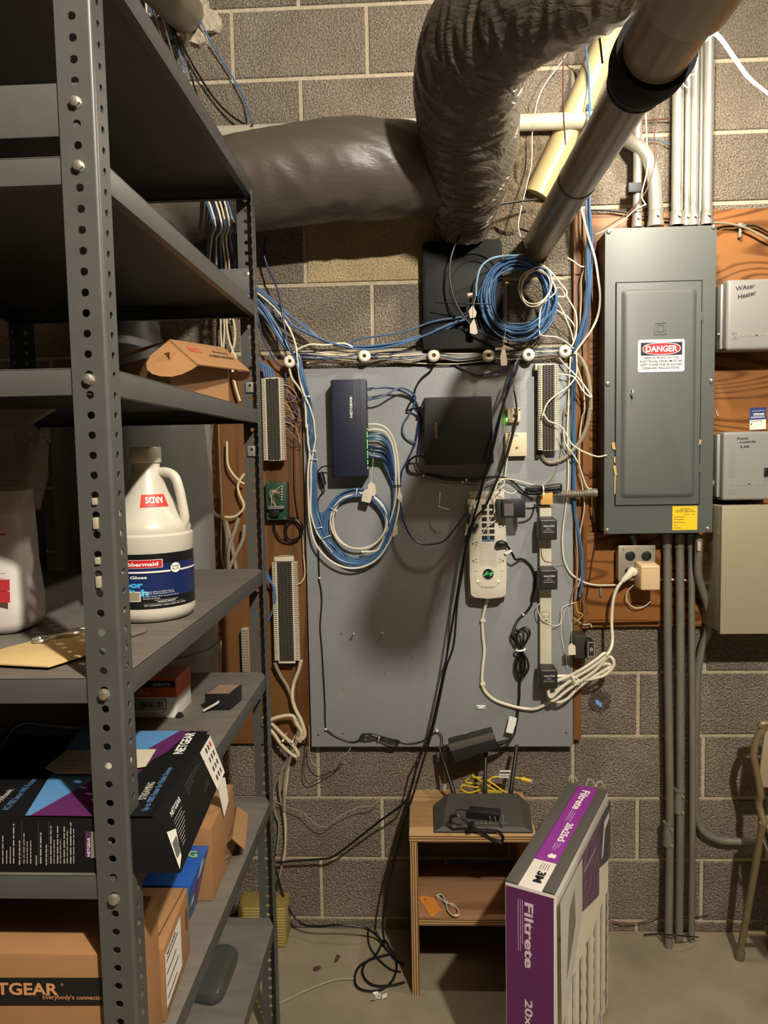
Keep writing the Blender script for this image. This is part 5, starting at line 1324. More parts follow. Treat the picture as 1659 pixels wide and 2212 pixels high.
# beige wall wart
X0, X1, Z0, Z1 = rect('H', 600, 1440, 760, 1645, -.122)
t = thing('power_adapter', 'beige plastic wall adapter plugged into the steel outlet box', 'power adapter', ((X0+X1)/2, -.08, Z0))
WW = mat('wart_beige', (206,180,138), .42)
mb = MB(); mb.hexa([Vector(q) for q in ((X0,-.122,Z0),(X1,-.122,Z0),(X1-.006,-.0808,Z0+.002),(X0-.008,-.0808,Z0+.004),(X0,-.122,Z1),(X1,-.122,Z1),(X1-.010,-.0808,Z1+.010),(X0-.008,-.0808,Z1+.010))], WW, .005, 3); mb.build('case', t)
mb = MB(); frame(mb, X0+.006, X1-.006, Z0+.005, Z1-.006, .0006, -.1226, -.1215, WW); mb.build('raised_border', t)
cable('wire', 'thin white wire curling out under the beige wall adapter', 'wire', 'H', [(590,1585,-.085),(540,1600,-.07),(490,1650,-.06),(475,1710,-.055),(510,1770,-.052),(570,1792,-.052),(640,1770,-.054),(700,1710,-.058)], .0016, WHITEC)
# white power cord from outlet to surge protector, with its tied loop
t = thing('power_cable', 'thick off-white power cord from the outlet box looped and tied, feeding the surge protector', 'cord', P('F',1170,720,-.09))
mb = MB(); p = P('H',520,1485,-.082); mb.lathe(p, (0,-1,0), [(0,.0135),(.014,.0135),(.018,.011),(.019,.004)], WHITEC, 22)
mb.tube([P('H',525,1480,-.094), P('H',495,1520,-.097), P('H',455,1555,-.098), P('H',445,1570,-.098)], [.0115,.0105,.0072,.0062], WHITEC, 14); mb.build('plug', t)
RC = .0047
main = [(1480,10,-.098,'F'),(1440,65,-.095),(1412,140,-.09),(1400,240,-.085),(1398,340,-.085),(1404,430,-.09),(1392,500,-.10),(1350,560,-.105),(1250,640,-.105),(1150,700,-.105),(1050,770,-.10),(965,850,-.10),(945,800,-.095),(985,745,-.095),(1090,700,-.10),(1200,640,-.115),(1300,570,-.115),(1345,535,-.11),(1352,565,-.105),(1290,650,-.10),(1180,730,-.095),(1080,800,-.09),(990,870,-.09),(960,865,-.085),(975,820,-.08),(1100,745,-.085),(1250,720,-.09),(1350,690,-.095),(1408,630,-.10),(1410,585,-.10),(1380,560,-.095),(1330,600,-.085),(1230,660,-.08),(1120,695,-.08),(1030,698,-.08),(975,710,-.08),(950,780,-.078),(955,840,-.076),(1010,885,-.076),(1080,860,-.078),(1150,790,-.08),(1240,720,-.085),(1340,660,-.09),(1385,630,-.09),(1370,610,-.088),(1300,630,-.08),(1160,730,-.07),(1050,820,-.06),(950,885,-.055),(860,930,-.05),(780,932,-.048),(680,912,-.046),(570,875,-.044),(500,820,-.044),(470,755,-.044),(472,650,-.044),(485,520,-.044),(475,400,-.044),(472,300,-.044),(490,210,-.05),(508,145,-.06)]
mb = MB(); mb.tube(cpts('F', main, 5), RC, WHITEC, 9); mb.build('cord', t)
mb = MB(); a = P('F',1110,690,-.09); b = P('F',1180,755,-.09)
for s in (-1, 1):
    o = Vector((s*.0035,0,s*.004)); c0 = (a+b)/2+o
    ax1 = (b-a).normalized(); rg = [c0+ax1*(.016*math.cos(q))+Vector((0,1,0))*(.025*math.sin(q)) for q in [2*PI*k/24 for k in range(24)]]
    mb.tube(rg, .0014, WHITE, 6, closed=True)
p = a+Vector((-.001,-.03,.004)); mb.box(p.x-.004, p.x+.003, p.y-.003, p.y+.003, p.z-.003, p.z+.003, WHITE, .001); mb.build('cable_tie', t)
for x, y in ((475,300),(475,755)):
    mb = MB(); p = P('F',x,y,-.045); mb.box(p.x-.008, p.x+.007, -.0505, YB0, p.z-.0045, p.z+.0045, WHITEC, .0015); tag(mb.build('cable_clip'), 'white clip holding the white cord to the grey board, '+('upper one' if y < 500 else 'lower one'), 'clip', 'clips of the white cord')
mb = MB(); a0, a1, c0, c1 = rect('F', 428, 908, 496, 935, -.04); mb.box(a0, a1, -.0405, YB0, c0, c1, WHITE, .0022)
for xx in (a0+.004, a1-.004): mb.lathe((xx,-.0405,(c0+c1)/2), (0,-1,0), [(0,.0025),(.001,.002)], BRASS, 10)
tag(mb.build('cable_strap'), 'empty white two-screw strap on the grey board below the white cord', 'strap')
# black figure-eight power cord
t = thing('power_cable', 'black power cord tied in a figure eight hanging right of the surge protector', 'cord', P('F',745,510,-.06))
mb = MB(); p = P('i',580,940,-.094); mb.lathe(p, (0,-1,0), [(0,.0095),(.016,.010),(.02,.007)], BLACKP, 16); mb.tube([P('i',590,940,-.108), P('i',640,930,-.11), P('i',690,945,-.11), P('i',715,960,-.108)], [.010,.0098,.007,.005], BLACKP, 12); mb.build('plug', t)
fig = [(700,955,-.108,'i'),(760,1030,-.10,'i'),(820,1140,-.085,'i'),(855,1195,-.07,'i'),(930,1188,-.05,'i'),(1000,1205,-.042,'i'),(1080,1270,-.042,'i'),(1140,1370,-.042,'i'),(1170,1500,-.042,'i'),(1165,1640,-.042,'i'),(1120,1830,-.042,'i'),(825,180,-.042),(790,235,-.042),(740,280,-.044),(710,325,-.05),(700,370,-.06),(690,400,-.065),(705,430,-.068),(745,505,-.062),(790,580,-.066),(800,640,-.068),(770,695,-.066),(735,700,-.06),(712,650,-.058),(718,580,-.06),(745,505,-.066),(765,440,-.068),(760,385,-.064),(720,370,-.06),(685,390,-.056),(690,430,-.054),(740,500,-.056),(775,600,-.056),(765,670,-.054),(735,690,-.052),(715,640,-.052),(725,570,-.054),(750,510,-.058),(790,440,-.06),(810,395,-.058),(800,360,-.055),(770,352,-.052),(735,375,-.05),(715,410,-.05),(730,470,-.052),(745,515,-.056),(750,600,-.052),(745,690,-.048),(738,760,-.044),(735,850,-.043),(728,920,-.044),(722,985,-.05),(710,1060,-.06),(695,1120,-.072),(660,1155,-.085),(610,1168,-.095),(565,1178,-.10)]
mb = MB(); mb.tube(cpts('F', fig, 5), .0037, BLACKC, 8); mb.build('cord', t)
mb = MB(); c0 = P('F',745,510,-.06); mb.tube([c0+Vector((.014*math.cos(q), .011*math.sin(q), .002*math.cos(q))) for q in [2*PI*k/20 for k in range(20)]], .003, WHITE, 6, closed=True); mb.build('cable_tie', t)
mb = MB(); a = P('i',735,1080,-.102); ux = (P('i',800,1045,-.100)-P('i',675,1085,-.104)); mb.prism([P('i',675,1085,-.103),P('i',700,1120,-.103),P('i',805,1065,-.103),P('i',785,1030,-.103)], (0,.001,0), PAPER); mb.build('cord_flag', t)
mb = MB(); mb.prism([P('F',665,985,-.058),P('F',718,1000,-.058),P('F',700,1115,-.066),P('F',640,1100,-.066)], (0,.002,0), PAPER); mb.build('cord_flag', t)
# black power brick hanging at the board's lower edge
t = thing('power_brick', 'black laptop style power brick hanging tilted at the lower edge of the grey board', 'power adapter', P('F',410,1200,-.10))
q = [P('F',x,y,-.14) for x, y in ((228,1195),(550,1110),(585,1215),(275,1322))]
mb = MB(); mb.prism([q[3],q[2],q[1],q[0]], (0,.06,0), mat('brick_black', (34,32,30), .5), .003); mb.build('case', t)
q = [P('F',x,y,-.141) for x, y in ((228,1195),(550,1110),(562,1150),(240,1240))]
mb = MB(); mb.prism([q[3],q[2],q[1],q[0]], (0,.01,0), mat('brick_dusty_top', (84,78,68), .65), .001); mb.build('dusty_face', t)
mb = MB(); mb.tube([P('F',580,1190,-.11), P('F',615,1182,-.105), P('F',640,1172,-.10)], [.006,.005,.004], BLACKC, 10); mb.tube(spline([P('F',640,1172,-.10), P('F',680,1145,-.085), P('F',700,1110,-.07)],5), .0037, BLACKC, 8); mb.build('lead', t)
cable('wire', 'short white wire arching behind the hanging black power brick', 'wire', 'F', [(255,1200,-.10),(265,1165,-.09),(320,1125,-.08),(380,1108,-.08),(440,1130,-.09)], .0022, WHITEC)
# thin black cord round the lower left of the board
blk = [(512,0,-.042,'E'),(530,100,-.042,'E'),(535,200,-.042,'E'),(522,380,-.042,'E'),(535,550,-.042,'E'),(550,800,-.042,'E'),(560,1000,-.042,'E'),(565,1170,-.042,'E'),(600,1225,-.042,'E'),(680,1270,-.042,'E'),(780,1300,-.042,'E'),(860,1280,-.046,'E'),(1000,1265,-.052,'E'),(1100,1275,-.055,'E'),(1155,1300,-.052,'E'),(1110,1325,-.05,'E'),(1020,1290,-.052,'E'),(900,1240,-.054,'E'),(850,1245,-.052,'E'),(850,1280,-.05,'E'),(950,1270,-.05,'E'),(1080,1320,-.05,'E'),(1140,1315,-.05,'E'),(1060,1270,-.054,'E'),(930,1235,-.056,'E'),(860,1255,-.054,'E'),(880,1285,-.05,'E'),(1010,1270,-.048,'E'),(1120,1285,-.044,'E'),(1220,1310,-.043,'E'),(1330,1295,-.043,'E'),(1400,1250,-.043,'E'),(1450,1222,-.044,'E'),(1490,1250,-.05,'E'),(1500,1330,-.07,'E'),(1525,1385,-.10,'E'),(1560,1400,-.12,'E')]
pre = [(640,398,-.075,'C'),(560,395,-.07,'C'),(515,420,-.06,'C'),(505,460,-.055,'C'),(545,560,-.055,'C'),(555,590,-.05,'C'),(530,620,-.046,'C'),(505,670,-.043,'C'),(505,760,-.043,'C'),(500,900,-.043,'C'),(508,1080,-.043,'C'),(515,1290,-.043,'C')]
t = thing('power_cable', 'thin black cord from the navy switch running down the grey board and along its bottom', 'cord', P('E',560,1100,-.042))
mb = MB(); mb.tube(cpts('C', pre+blk, 5), .0021, BLACKC, 7); mb.build('cord', t)
mb = MB(); a = P('C',525,445,-.055); b = P('C',550,545,-.055); d = (b-a).normalized(); mb.lathe(a-d*.002, d, [(0,.004),(.002,.0085),((b-a).length,.0085),((b-a).length+.003,.004)], BLACKP, 16); mb.build('ferrite_bead', t)
mb = MB(); c0 = P('E',990,1272,-.05); mb.tube([c0+Vector((.002*math.cos(q), .008*math.sin(q), .008*math.cos(q))) for q in [2*PI*k/16 for k in range(16)]], .0014, WHITE, 6, closed=True); mb.build('cable_tie', t)
for c, x, y in (('E',568,1200),('E',1452,1215),('C',517,1285),('F',766,258)):
    mb = MB(); p = P(c,x,y,-.046); mb.box(p.x-.003, p.x+.003, -.048, YB0, p.z-.0028, p.z+.0028, WHITE, .001)
    tag(mb.build('cable_clip'), {('E',568):'tiny white nail clip at the lower left corner bend of the black cord',('E',1452):'tiny white nail clip right above the hanging power brick on the black cord',('C',517):'tiny white nail clip halfway down the thin black cord',('F',766):'tiny white nail clip on the black cord above the figure eight'}[(c,x)], 'clip')

# ------------------------------------------------------------------ porcelain knobs
lab = ['leftmost, above the brown plywood','second from left, above the navy switch','third from left, under the black panel','fourth from left, right of the black panel','fifth from left, under the blue coil','rightmost, beside the wood strip']
KN = []
mb = MB(); mb.lathe((0,0,0), (0,-1,0), [(0,.012),(.006,.013),(.010,.0105),(.020,.0105),(.024,.016),(.028,.0183),(.033,.0190),(.038,.0183),(.042,.0155),(.044,.011),(.0435,.0065),(.040,.0055),(.030,.005)], PORC, 40)
k0 = thing('porcelain_knob', 'x', 'insulator', (0,0,0), 'porcelain knobs along the top of the grey board')
kb = mb.build('knob', k0, (0,0,0)); mb = MB(); mb.lathe((0,-.028,0), (0,-1,0), [(0,.0049),(.004,.0042),(.005,.002)], BRASS, 14); mb.build('screw', k0, (0,0,0))
for i, (u, v) in enumerate(((625,780),(786.5,768.5),(937,767.5),(1055.5,767),(1142,766),(1222,758))):
    o = k0 if i == 0 else copy_tree(k0)
    p = W(u, v, -.078); o.location = (p.x, YB0+.0005 if i < 5 else -.034, p.z); o['label'] = 'white porcelain knob insulator, '+lab[i]; o['_o'] = list(o.location)
# ================================================================== CABLES
rc = random.Random(21)
def jit(pts, a, y):
    return [(p[0]+rc.uniform(-a,a), p[1]+rc.uniform(-a,a), p[2]+rc.uniform(-y,y))+tuple(p[3:]) for p in pts]
# hanging coil of blue cable (upper right)
def coil(name, label, c, cx, cy, rx, ry, Y, turns, r, m, seed, tail=None, dy=.022, rj=.12, tilt=0.0, phase=0.0, cat='cable', head=None):
    rd = random.Random(seed); pts = []; N = 14; x0 = cx; y0 = cy
    prm = [(rd.uniform(1-rj,1+rj*.6), rd.uniform(1-rj,1+rj*.6), rd.uniform(-.06,.06)*rx, rd.uniform(-.06,.06)*ry, rd.uniform(-dy,dy)) for _ in range(turns+2)]
    for k in range(turns*N+1):
        f = k/N; i = int(f); g = f-i; g = g*g*(3-2*g)
        q = [prm[i][j]*(1-g)+prm[i+1][j]*g for j in range(5)]
        a = 2*PI*f+phase
        ex, ey = rx*q[0]*math.cos(a)+q[2], ry*q[1]*math.sin(a)+q[3]
        pts.append(P(c, cx+ex*math.cos(tilt)-ey*math.sin(tilt), cy+ex*math.sin(tilt)+ey*math.cos(tilt), Y+q[4]))
    if tail: pts = pts+[P(p[3] if len(p) > 3 else c, p[0], p[1], p[2]) for p in tail]
    if head: pts = [P(p[3] if len(p) > 3 else c, p[0], p[1], p[2]) for p in head]+pts
    mb = MB(); mb.tube(spline(pts, 4), r, m, 7)
    return tag(mb.build(name), label, cat)
RB = .0029
coil('coiled_cable', 'big hanging coil of blue network cable below the slanting pipe end', 'm', 820, 790, 520, 580, -.085, 12, RB, BLUEC, 5, rj=.27)
coil('coiled_cable', 'darker blue cable coiled together with the big hanging blue coil', 'm', 840, 780, 500, 560, -.080, 9, RB, BLUEG, 15, rj=.27, phase=1.0)
coil('coiled_cable', 'thin white cable looped over right half of the big hanging blue coil', 'm', 1090, 620, 240, 320, -.112, 3, .0021, WHITEC, 12, dy=.008, rj=.42, tilt=.4,
     tail=[(1180,900,-.10),(1145,1110,-.10),(1140,1250,-.10),(1175,1345,-.10),(1400,1370,-.09),(1550,1450,-.08),(1650,1540,-.07)])
for i, (nm, pts, rr, m_, lb) in enumerate((
  ('cable', [(1150,270,-.10),(1300,380,-.09),(1450,560,-.085),(1545,680,-.08),(1550,760,-.08),(1620,880,-.075),(1680,1000,-.07),(1700,1150,-.07),(1690,1300,-.07),(1640,1480,-.07),(1560,1560,-.07)], .0026, WHITEC, 'off-white cable leaving the blue coil at right and bending down to the rightmost knob'),
  ('cable', [(1390,640,-.075),(1460,640,-.075),(1520,760,-.075),(1420,770,-.08),(1400,830,-.08),(1480,960,-.075),(1560,1150,-.07),(1620,1300,-.065),(1650,1450,-.065)], .0022, WHITEC, 'thin off-white cable zigzagging right of the blue coil'),
  ('cable', [(1380,960,-.08),(1450,1000,-.075),(1560,1070,-.07),(1660,1200,-.06),(1690,1330,-.06),(1640,1480,-.06)], .0026, WHITEC, 'off-white cable curving from lower right of the blue coil to the rightmost knob'),
  ('cable', [(200,760,-.11),(205,560,-.11),(260,340,-.115),(400,210,-.12),(590,160,-.12),(780,150,-.115),(900,130,-.10)], .0030, mat('pale_blue_cable', (126,164,186), .4), 'single pale blue cable arching over the upper left of the hanging coil'),
  ('cable', [(1240,140,-.03),(1250,230,-.03),(1260,320,-.03)], .0015, BROWNC, 'short brown wire hanging beside the slanting pipe end'))):
    cable(nm, lb, 'cable', 'm', pts, rr, m_)
# jacks and tags at the coil's left side
mb = MB(); p = P('m',105,745,-.12); mb.box(p.x-.009, p.x+.008, -.126, -.114, p.z-.006, p.z+.006, CLEAR, .001); mb.box(p.x-.0085, p.x+.002, -.1262, -.120, p.z-.004, p.z+.004, mat('contact_copper', (190,130,90), .3, .6), .0005); tag(mb.build('cable_plug'), 'clear plastic network plug sticking out at left of the hanging blue coil', 'plug')
mb = MB(); p = P('m',665,568,-.075); mb.box(p.x-.007, p.x+.007, -.081, -.07, p.z-.003, p.z+.003, mat('contact_copper', (190,130,90)), .0008); tag(mb.build('cable_plug'), 'copper coloured network plug in the middle of the hanging blue coil', 'plug')
def tagged(lb, c, pts, Y, stringto=None):
    mb = MB(); mb.prism([P(c,x,y,Y) for x, y in pts], (0,.0008,0), TAG)
    if stringto: mb.tube(spline([P(c,x,y,Y-.001) for x, y in stringto],5), .0006, WHITEC, 5)
    return tag(mb.build('paper_tag'), lb, 'tag')
tagged('blank paper tag hanging left of the blue coil', 'm', [(165,1090),(195,1180),(220,1310),(180,1330),(105,1310),(105,1190)], -.12, [(165,1100),(150,1000),(160,880),(190,770)])
tagged('upper blank paper tag left of the hanging blue coil', 'm', [(145,890),(205,1000),(190,1070),(110,1090),(85,980)], -.115)
tagged('white paper tag hanging on a string between the knobs under the coil', 'B', [(752,1128),(768,1118),(780,1130),(796,1215),(793,1252),(745,1252),(740,1180)], -.115, [(768,1125),(770,1050),(782,970),(772,912)])
cable('cable_tie', 'black cable tie crossing left to right over the black panel into the coil', 'cable tie', 'm', [(-420,850,-.10),(-100,862,-.115),(130,870,-.122),(300,875,-.122),(420,880,-.118)], .0022, BLACKP)
cable('cable_tie', 'white cable tie end poking left from the bundle beside the wood strip', 'cable tie', 'B', [(1272,392,-.08),(1320,420,-.075),(1380,462,-.065),(1430,462,-.06)], .0022, WHITEC)

# blue swag from the left behind the post to the hanging coil
SWL = 'blue network cable of the swag from the shelving post to the hanging coil'
paths = [
 [(-60,420),(60,470),(240,640),(420,770),(560,880),(800,925),(1050,905),(1280,840),(1500,760),(1660,690)],
 [(-60,410),(80,490),(260,650),(450,800),(600,890),(850,915),(1100,890),(1300,850),(1500,790),(1700,680)],
 [(-60,430),(70,500),(220,640),(300,740),(430,810),(620,890),(880,940),(1150,900),(1350,830),(1560,740),(1720,690)],
 [(-60,445),(60,530),(200,690),(330,770),(480,840),(650,905),(900,935),(1180,885),(1400,800),(1700,670)],
 [(-60,450),(50,480),(170,600),(260,660),(420,760),(540,870),(700,910),(820,860),(930,840),(1130,812),(1250,780),(1430,715),(1660,680)]]
for i, p in enumerate(paths):
    cable('network_cable', SWL if i < 4 else 'greyish blue cable arching above the blue swag on the block wall', 'cable', 'A', [(x, y, -.055-.010*(i%3)) for x, y in p], RB, BLUEC if i < 3 else BLUEG, 'blue swag cables' if i < 4 else None)
# blue cables from behind the post down to the first knob and along the left edge of the grey board
DNL = 'blue network cable in the tied bundle running down the left edge of the grey board'
for i in range(7):
    o = i*13
    top = [(-60,430+18*i,-.06),(60,560+16*i,-.06),(160,720+14*i,-.06),(250,880+9*i,-.062),(300+8*i,980,-.066)]
    mid = [(335+7*i,1060,-.07),(360+7*i,1180,-.066),(388+7*i,1310,-.06),(405+8*i,1420,-.058),(425+7*i,1600,-.058)]
    low = [(438+8*i,180,-.058,'C'),(440+6*i,275,-.056,'C'),(436+9*i,400,-.058,'C'),(428+11*i,560,-.06,'C'),(438+10*i,720,-.06,'C'),(470+11*i,860,-.06,'C'),(520+10*i,960,-.058,'C'),(590+9*i,1060-4*i,-.056,'C'),(700+6*i,1150-6*i,-.056,'C')]
    cable('network_cable', DNL, 'cable', 'A', jit(top, 5, .006)+jit(mid, 4, .006)+jit(low, 4, .006), RB, BLUEC if i % 3 else BLUEG, 'blue bundle down the left edge of the grey board')
cable('network_cable', 'blue cable hanging from under the insulated duct across the swag to the first knob', 'cable', 'A', [(90,40,-.05),(75,170,-.055),(110,300,-.06),(170,430,-.07),(215,600,-.085),(235,740,-.09),(260,870,-.09),(300,960,-.085),(340,1040,-.08)], RB, BLUED)
cable('network_cable', 'blue cable hanging just right of the post and bending under the first knob', 'cable', 'A', [(20,640,-.07),(60,830,-.06),(110,940,-.055),(170,1040,-.05),(220,1080,-.05)], RB, BLUED)
for i, (pts, m_, lb) in enumerate((
  ([(-40,450,-.07),(60,520,-.075),(170,620,-.08),(270,760,-.085),(320,880,-.085),(335,960,-.085),(345,1060,-.078),(360,1180,-.07),(395,1300,-.068),(440,1400,-.066),(470,1500,-.064),(480,1600,-.062),(485,180,-.062,'C'),(470,270,-.060,'C'),(450,400,-.064,'C'),(450,560,-.066,'C'),(445,720,-.066,'C'),(460,820,-.066,'C'),(500,930,-.066,'C'),(560,1010,-.062,'C'),(620,1080,-.06,'C')], WHITEC, 'white cable crossing the blue bundle past the first knob and down the grey board'),
  ([(275,1090,-.07),(300,1170,-.065),(350,1240,-.062),(390,1310,-.062),(405,1400,-.062),(412,1560,-.062),(418,60,-.062,'C'),(425,200,-.062,'C'),(438,300,-.062,'C'),(425,450,-.064,'C'),(430,700,-.066,'C'),(442,850,-.068,'C'),(480,1000,-.07,'C'),(560,1110,-.07,'C'),(660,1180,-.07,'C'),(770,1208,-.07,'C'),(880,1190,-.07,'C'),(980,1130,-.068,'C'),(1070,1000,-.066,'C'),(1120,860,-.064,'C'),(1150,700,-.062,'C'),(1150,520,-.062,'C'),(1140,350,-.064,'C'),(1110,190,-.068,'C'),(1050,95,-.075,'C'),(980,62,-.08,'C'),(905,60,-.08,'C')], WHITEC, 'long white cable sweeping under the lower coil and up to the navy switch'),
  ([(905,108,-.08,'C'),(960,100,-.085,'C'),(1040,125,-.08,'C'),(1095,220,-.072,'C'),(1120,360,-.066,'C'),(1125,500,-.064,'C'),(1125,640,-.06,'C'),(1090,800,-.06,'C'),(1050,920,-.06,'C'),(1000,1030,-.06,'C'),(960,1070,-.062,'C'),(850,1078,-.064,'C')], WHITEC, 'white patch cable from the navy switch ports down into the lower coil'),
  ([(320,960,-.075),(300,975,-.072),(360,930,-.075),(450,900,-.078),(560,905,-.075),(680,892,-.072),(740,900,-.07),(780,925,-.068)], WHITEC, 'short white cable bowing above the insulator line at left'))):
    cable('cable', lb, 'cable', 'A', pts, .0031 if i else .0028, m_)
# lower coil on the grey board
coil('coiled_cable', 'round coil of blue network cable hanging on the grey board under the navy switch', 'C', 812, 885, 262, 290, -.055, 8, RB, BLUEC, 31, dy=.012, rj=.10, phase=-1.5)
coil('coiled_cable', 'white cable wound into the blue coil on the grey board', 'C', 835, 830, 215, 215, -.066, 2, .0030, WHITEC, 33, dy=.006, rj=.10, phase=-2.2)
LOWB = 'blue cable sagging low around the bottom of the coil under the navy switch'
for i in range(5):
    x = 470+18*i
    cable('network_cable', LOWB, 'cable', 'C', [(x,760,-.06),(x+40,930,-.06),(x+120,1070-6*i,-.058),(x+230-10*i,1165-14*i,-.058),(820,1200-17*i,-.058),(940,1170-17*i,-.06),(1030,1090-14*i,-.06),(1095-6*i,960,-.06),(1118-8*i,820,-.06),(1130-6*i,700,-.058),(1128-6*i,560,-.058),(1112-8*i,440+12*i,-.06),(1060-6*i,330+14*i,-.065),(1000,270+16*i,-.072),(920,262+16*i,-.078)], RB, BLUEC if i % 2 else BLUEG, 'blue cables sagging round the lower coil')
for i, (y, m_) in enumerate(((140,BLUEG),(165,BLUEC),(185,BLUEC),(245,BLUED),(275,BLUED),(325,BLUED))):
    cable('patch_cable', 'blue patch cable fanning out from the lit ports of the navy switch', 'cable', 'C', [(905,y,-.08),(950,y-6,-.086),(1020,y+4,-.082),(1070,y+60,-.074),(1100,y+170,-.066),(1112,480,-.062),(1125,600,-.06)], RB, m_, 'blue patch cables at the navy switch')
for y0, y1, lb in ((1252,1330,'long dark blue patch cable from the top port of the navy switch'),):
    PC1 = cable('patch_cable', lb, 'cable', 'A', [(895,1255,-.08),(950,1248,-.085),(1060,1245,-.075),(1160,1268,-.062),(1240,1310,-.052),(1290,1370,-.048),(1320,1480,-.046),(1325,1600,-.046),(1310,30,-.046,'C'),(1280,200,-.046,'C'),(1220,340,-.046,'C'),(1175,430,-.046,'C'),(1160,520,-.05,'C'),(1150,620,-.056,'C'),(1165,720,-.06,'C'),(1190,840,-.062,'C'),(1250,960,-.064,'C'),(1330,1015,-.066,'C'),(1420,1015,-.068,'C'),(1520,980,-.072,'C'),(1640,830,-.08,'C'),(530,880,-.09,'D'),(590,740,-.095,'D'),(640,560,-.10,'D'),(700,290,-.10,'D'),(770,60,-.095,'D'),(830,1320,-.085,'B'),(850,1250,-.08,'B')], RB, BLUED)
    PC2 = cable('patch_cable', 'lower grey-blue patch cable from the second port of the navy switch', 'cable', 'A', [(895,1332,-.08),(960,1330,-.085),(1030,1310,-.082),(1110,1265,-.078),(1180,1248,-.07),(1260,1290,-.06),(1280,1340,-.05),(1240,1440,-.046),(1190,1520,-.046),(1180,1600,-.046),(1220,180,-.046,'C'),(1290,210,-.05,'C')], RB, BLUEG)
for x, y in ((905,1255),(905,1335)):
    mb = MB(); p = P('A',x,y,-.08); mb.box(p.x-.005, p.x+.009, -.0855, -.0745, p.z-.0048, p.z+.0048, BLUEG, .001); under(mb.build('plug'), PC1 if y < 1300 else PC2)
# ties on bundles
def ring(lb, c, x, y, Y, rx, rz, m=WHITE, w=.0012, ang=0.0, name='cable_tie'):
    p = P(c, x, y, Y); mb = MB()
    mb.tube([p+Vector((rx*math.cos(q)*math.cos(ang), rz*math.sin(q), rx*math.cos(q)*math.sin(ang))) for q in [2*PI*k/20 for k in range(20)]], w, m, 6, closed=True)
    h = p+Vector((rx*math.cos(ang), -rz*.6, rx*math.sin(ang))); mb.box(h.x-.0022, h.x+.0022, h.y-.002, h.y+.002, h.z-.0022, h.z+.0022, m, .0006)
    return tag(mb.build(name), lb, 'cable tie')
ring('white cable tie round the blue bundle, level with the top of the navy switch', 'A', 410, 1315, -.062, .0105, .012)
ring('white cable tie round the blue bundle, level with the lower half of the navy switch', 'C', 462, 275, -.06, .0095, .012)
ring('white cable tie round the blue bundle beside the black ferrite bead', 'C', 470, 340, -.06, .0095, .012)
ring('white cable tie on the bundle left of the lower coil, upper one', 'C', 505, 885, -.062, .012, .012, ang=.2)
ring('white cable tie on the bundle left of the lower coil, lower one', 'C', 565, 960, -.062, .015, .012, ang=.35)
ring('white cable tie at the top of the lower coil beside the tags', 'C', 812, 610, -.06, .012, .014, ang=1.4)
ring('white cable tie at the upper left of the lower coil', 'C', 630, 735, -.06, .012, .014, ang=-.5)
ring('black cable tie round the cables between the navy switch and phone switch', 'C', 1138, 548, -.062, .011, .012, BLACKP, .0018)
TG1 = tagged('pair of handwritten paper tags overlapping, lower left one', 'C', [(885,580),(905,572),(925,600),(935,640),(918,688),(850,672),(862,600)], -.085)
tagged('handwritten paper tag hanging by a string from the navy switch, upper right one', 'C', [(928,516),(962,545),(965,610),(955,632),(905,625),(900,545)], -.082, [(925,525),(930,480),(940,400),(945,320),(960,270)])
mb = MB()
for i in range(3): a = P('C',868+8*i,600+26*i,-.0856); mb.scribble(P('C',866,616+22*i,-.0858), (.013,0,-.001), (0,0,.0022), BLACKI, 11, i, .18)
under(mb.build('writing'), TG1)
tagged('folded white paper tag hanging right of the lower coil at its top', 'C', [(1150,560),(1178,640),(1170,685),(1135,650)], -.075)
tagged('white paper tag sticking down right of the lower coil at its bottom', 'C', [(1110,870),(1138,855),(1140,935),(1100,958)], -.07)

# horizontal bundle threaded along the knobs
hl = [(-290,0),(0,0)]
cols = [BLACKC,CREAMC,BLUED,WHITEC,BLACKC,GREYC,BLUEG,CREAMC,BLACKC,BLACKC,GREYC,BROWNC]
names = ['black','cream','dark blue','off-white','black','grey','grey-blue','cream','black','black','grey','brown']
KX = [277,872,1428]
for i in range(12):
    y = -22+5.2*i
    pts = [(rc.uniform(285,330), 985+y+rc.uniform(-12,12), -.058), (430,975+y+rc.uniform(-18,30),-.062), (620,985+y+rc.uniform(-18,34),-.062), (870,985+y*.9+rc.uniform(-8,26),-.055), (1050,985+y+rc.uniform(-10,34),-.06), (1250,985+y+rc.uniform(-14,30),-.062), (1430,975+y+rc.uniform(-6,18),-.055),
           (400+rc.uniform(-10,10),1165+y*.9+rc.uniform(-10,26),-.06,'B'),(645,1165+y*.8,-.055,'B'),(800,1160+y+rc.uniform(-12,22),-.06,'B'),(966,1155+y*.9+rc.uniform(-6,16),-.055,'B'),(1110,1140+y+rc.uniform(-14,26),-.06,'B'),(1255,1125+y*.8+rc.uniform(-10,20),-.055,'B'),(1330,1130+y,-.05,'B')]
    cable('phone_wire', names[i]+' wire in the bundle threaded along the porcelain knobs', 'wire', 'A', pts, (.0026,.0024,.0028,.0022,.0022,.0024,.0028,.0022,.0024,.0020,.0022,.0018)[i], cols[i], 'wires threaded along the porcelain knobs')
cable('phone_wire', 'cream wire sagging lowest between the third and fifth knobs', 'wire', 'B', [(-60,1225,-.05),(100,1235,-.05),(330,1240,-.05),(560,1222,-.05),(700,1195,-.05),(860,1160,-.055),(960,1140,-.055)], .0020, CREAMC)
cable('phone_wire', 'thin black wire sagging below the knobs between the first two', 'wire', 'A', [(340,990,-.055),(480,1010,-.05),(640,1050,-.045),(780,1072,-.043),(880,1072,-.043),(1000,1030,-.048),(1120,985,-.055),(1300,960,-.055),(1420,930,-.06)], .0016, BLACKC)
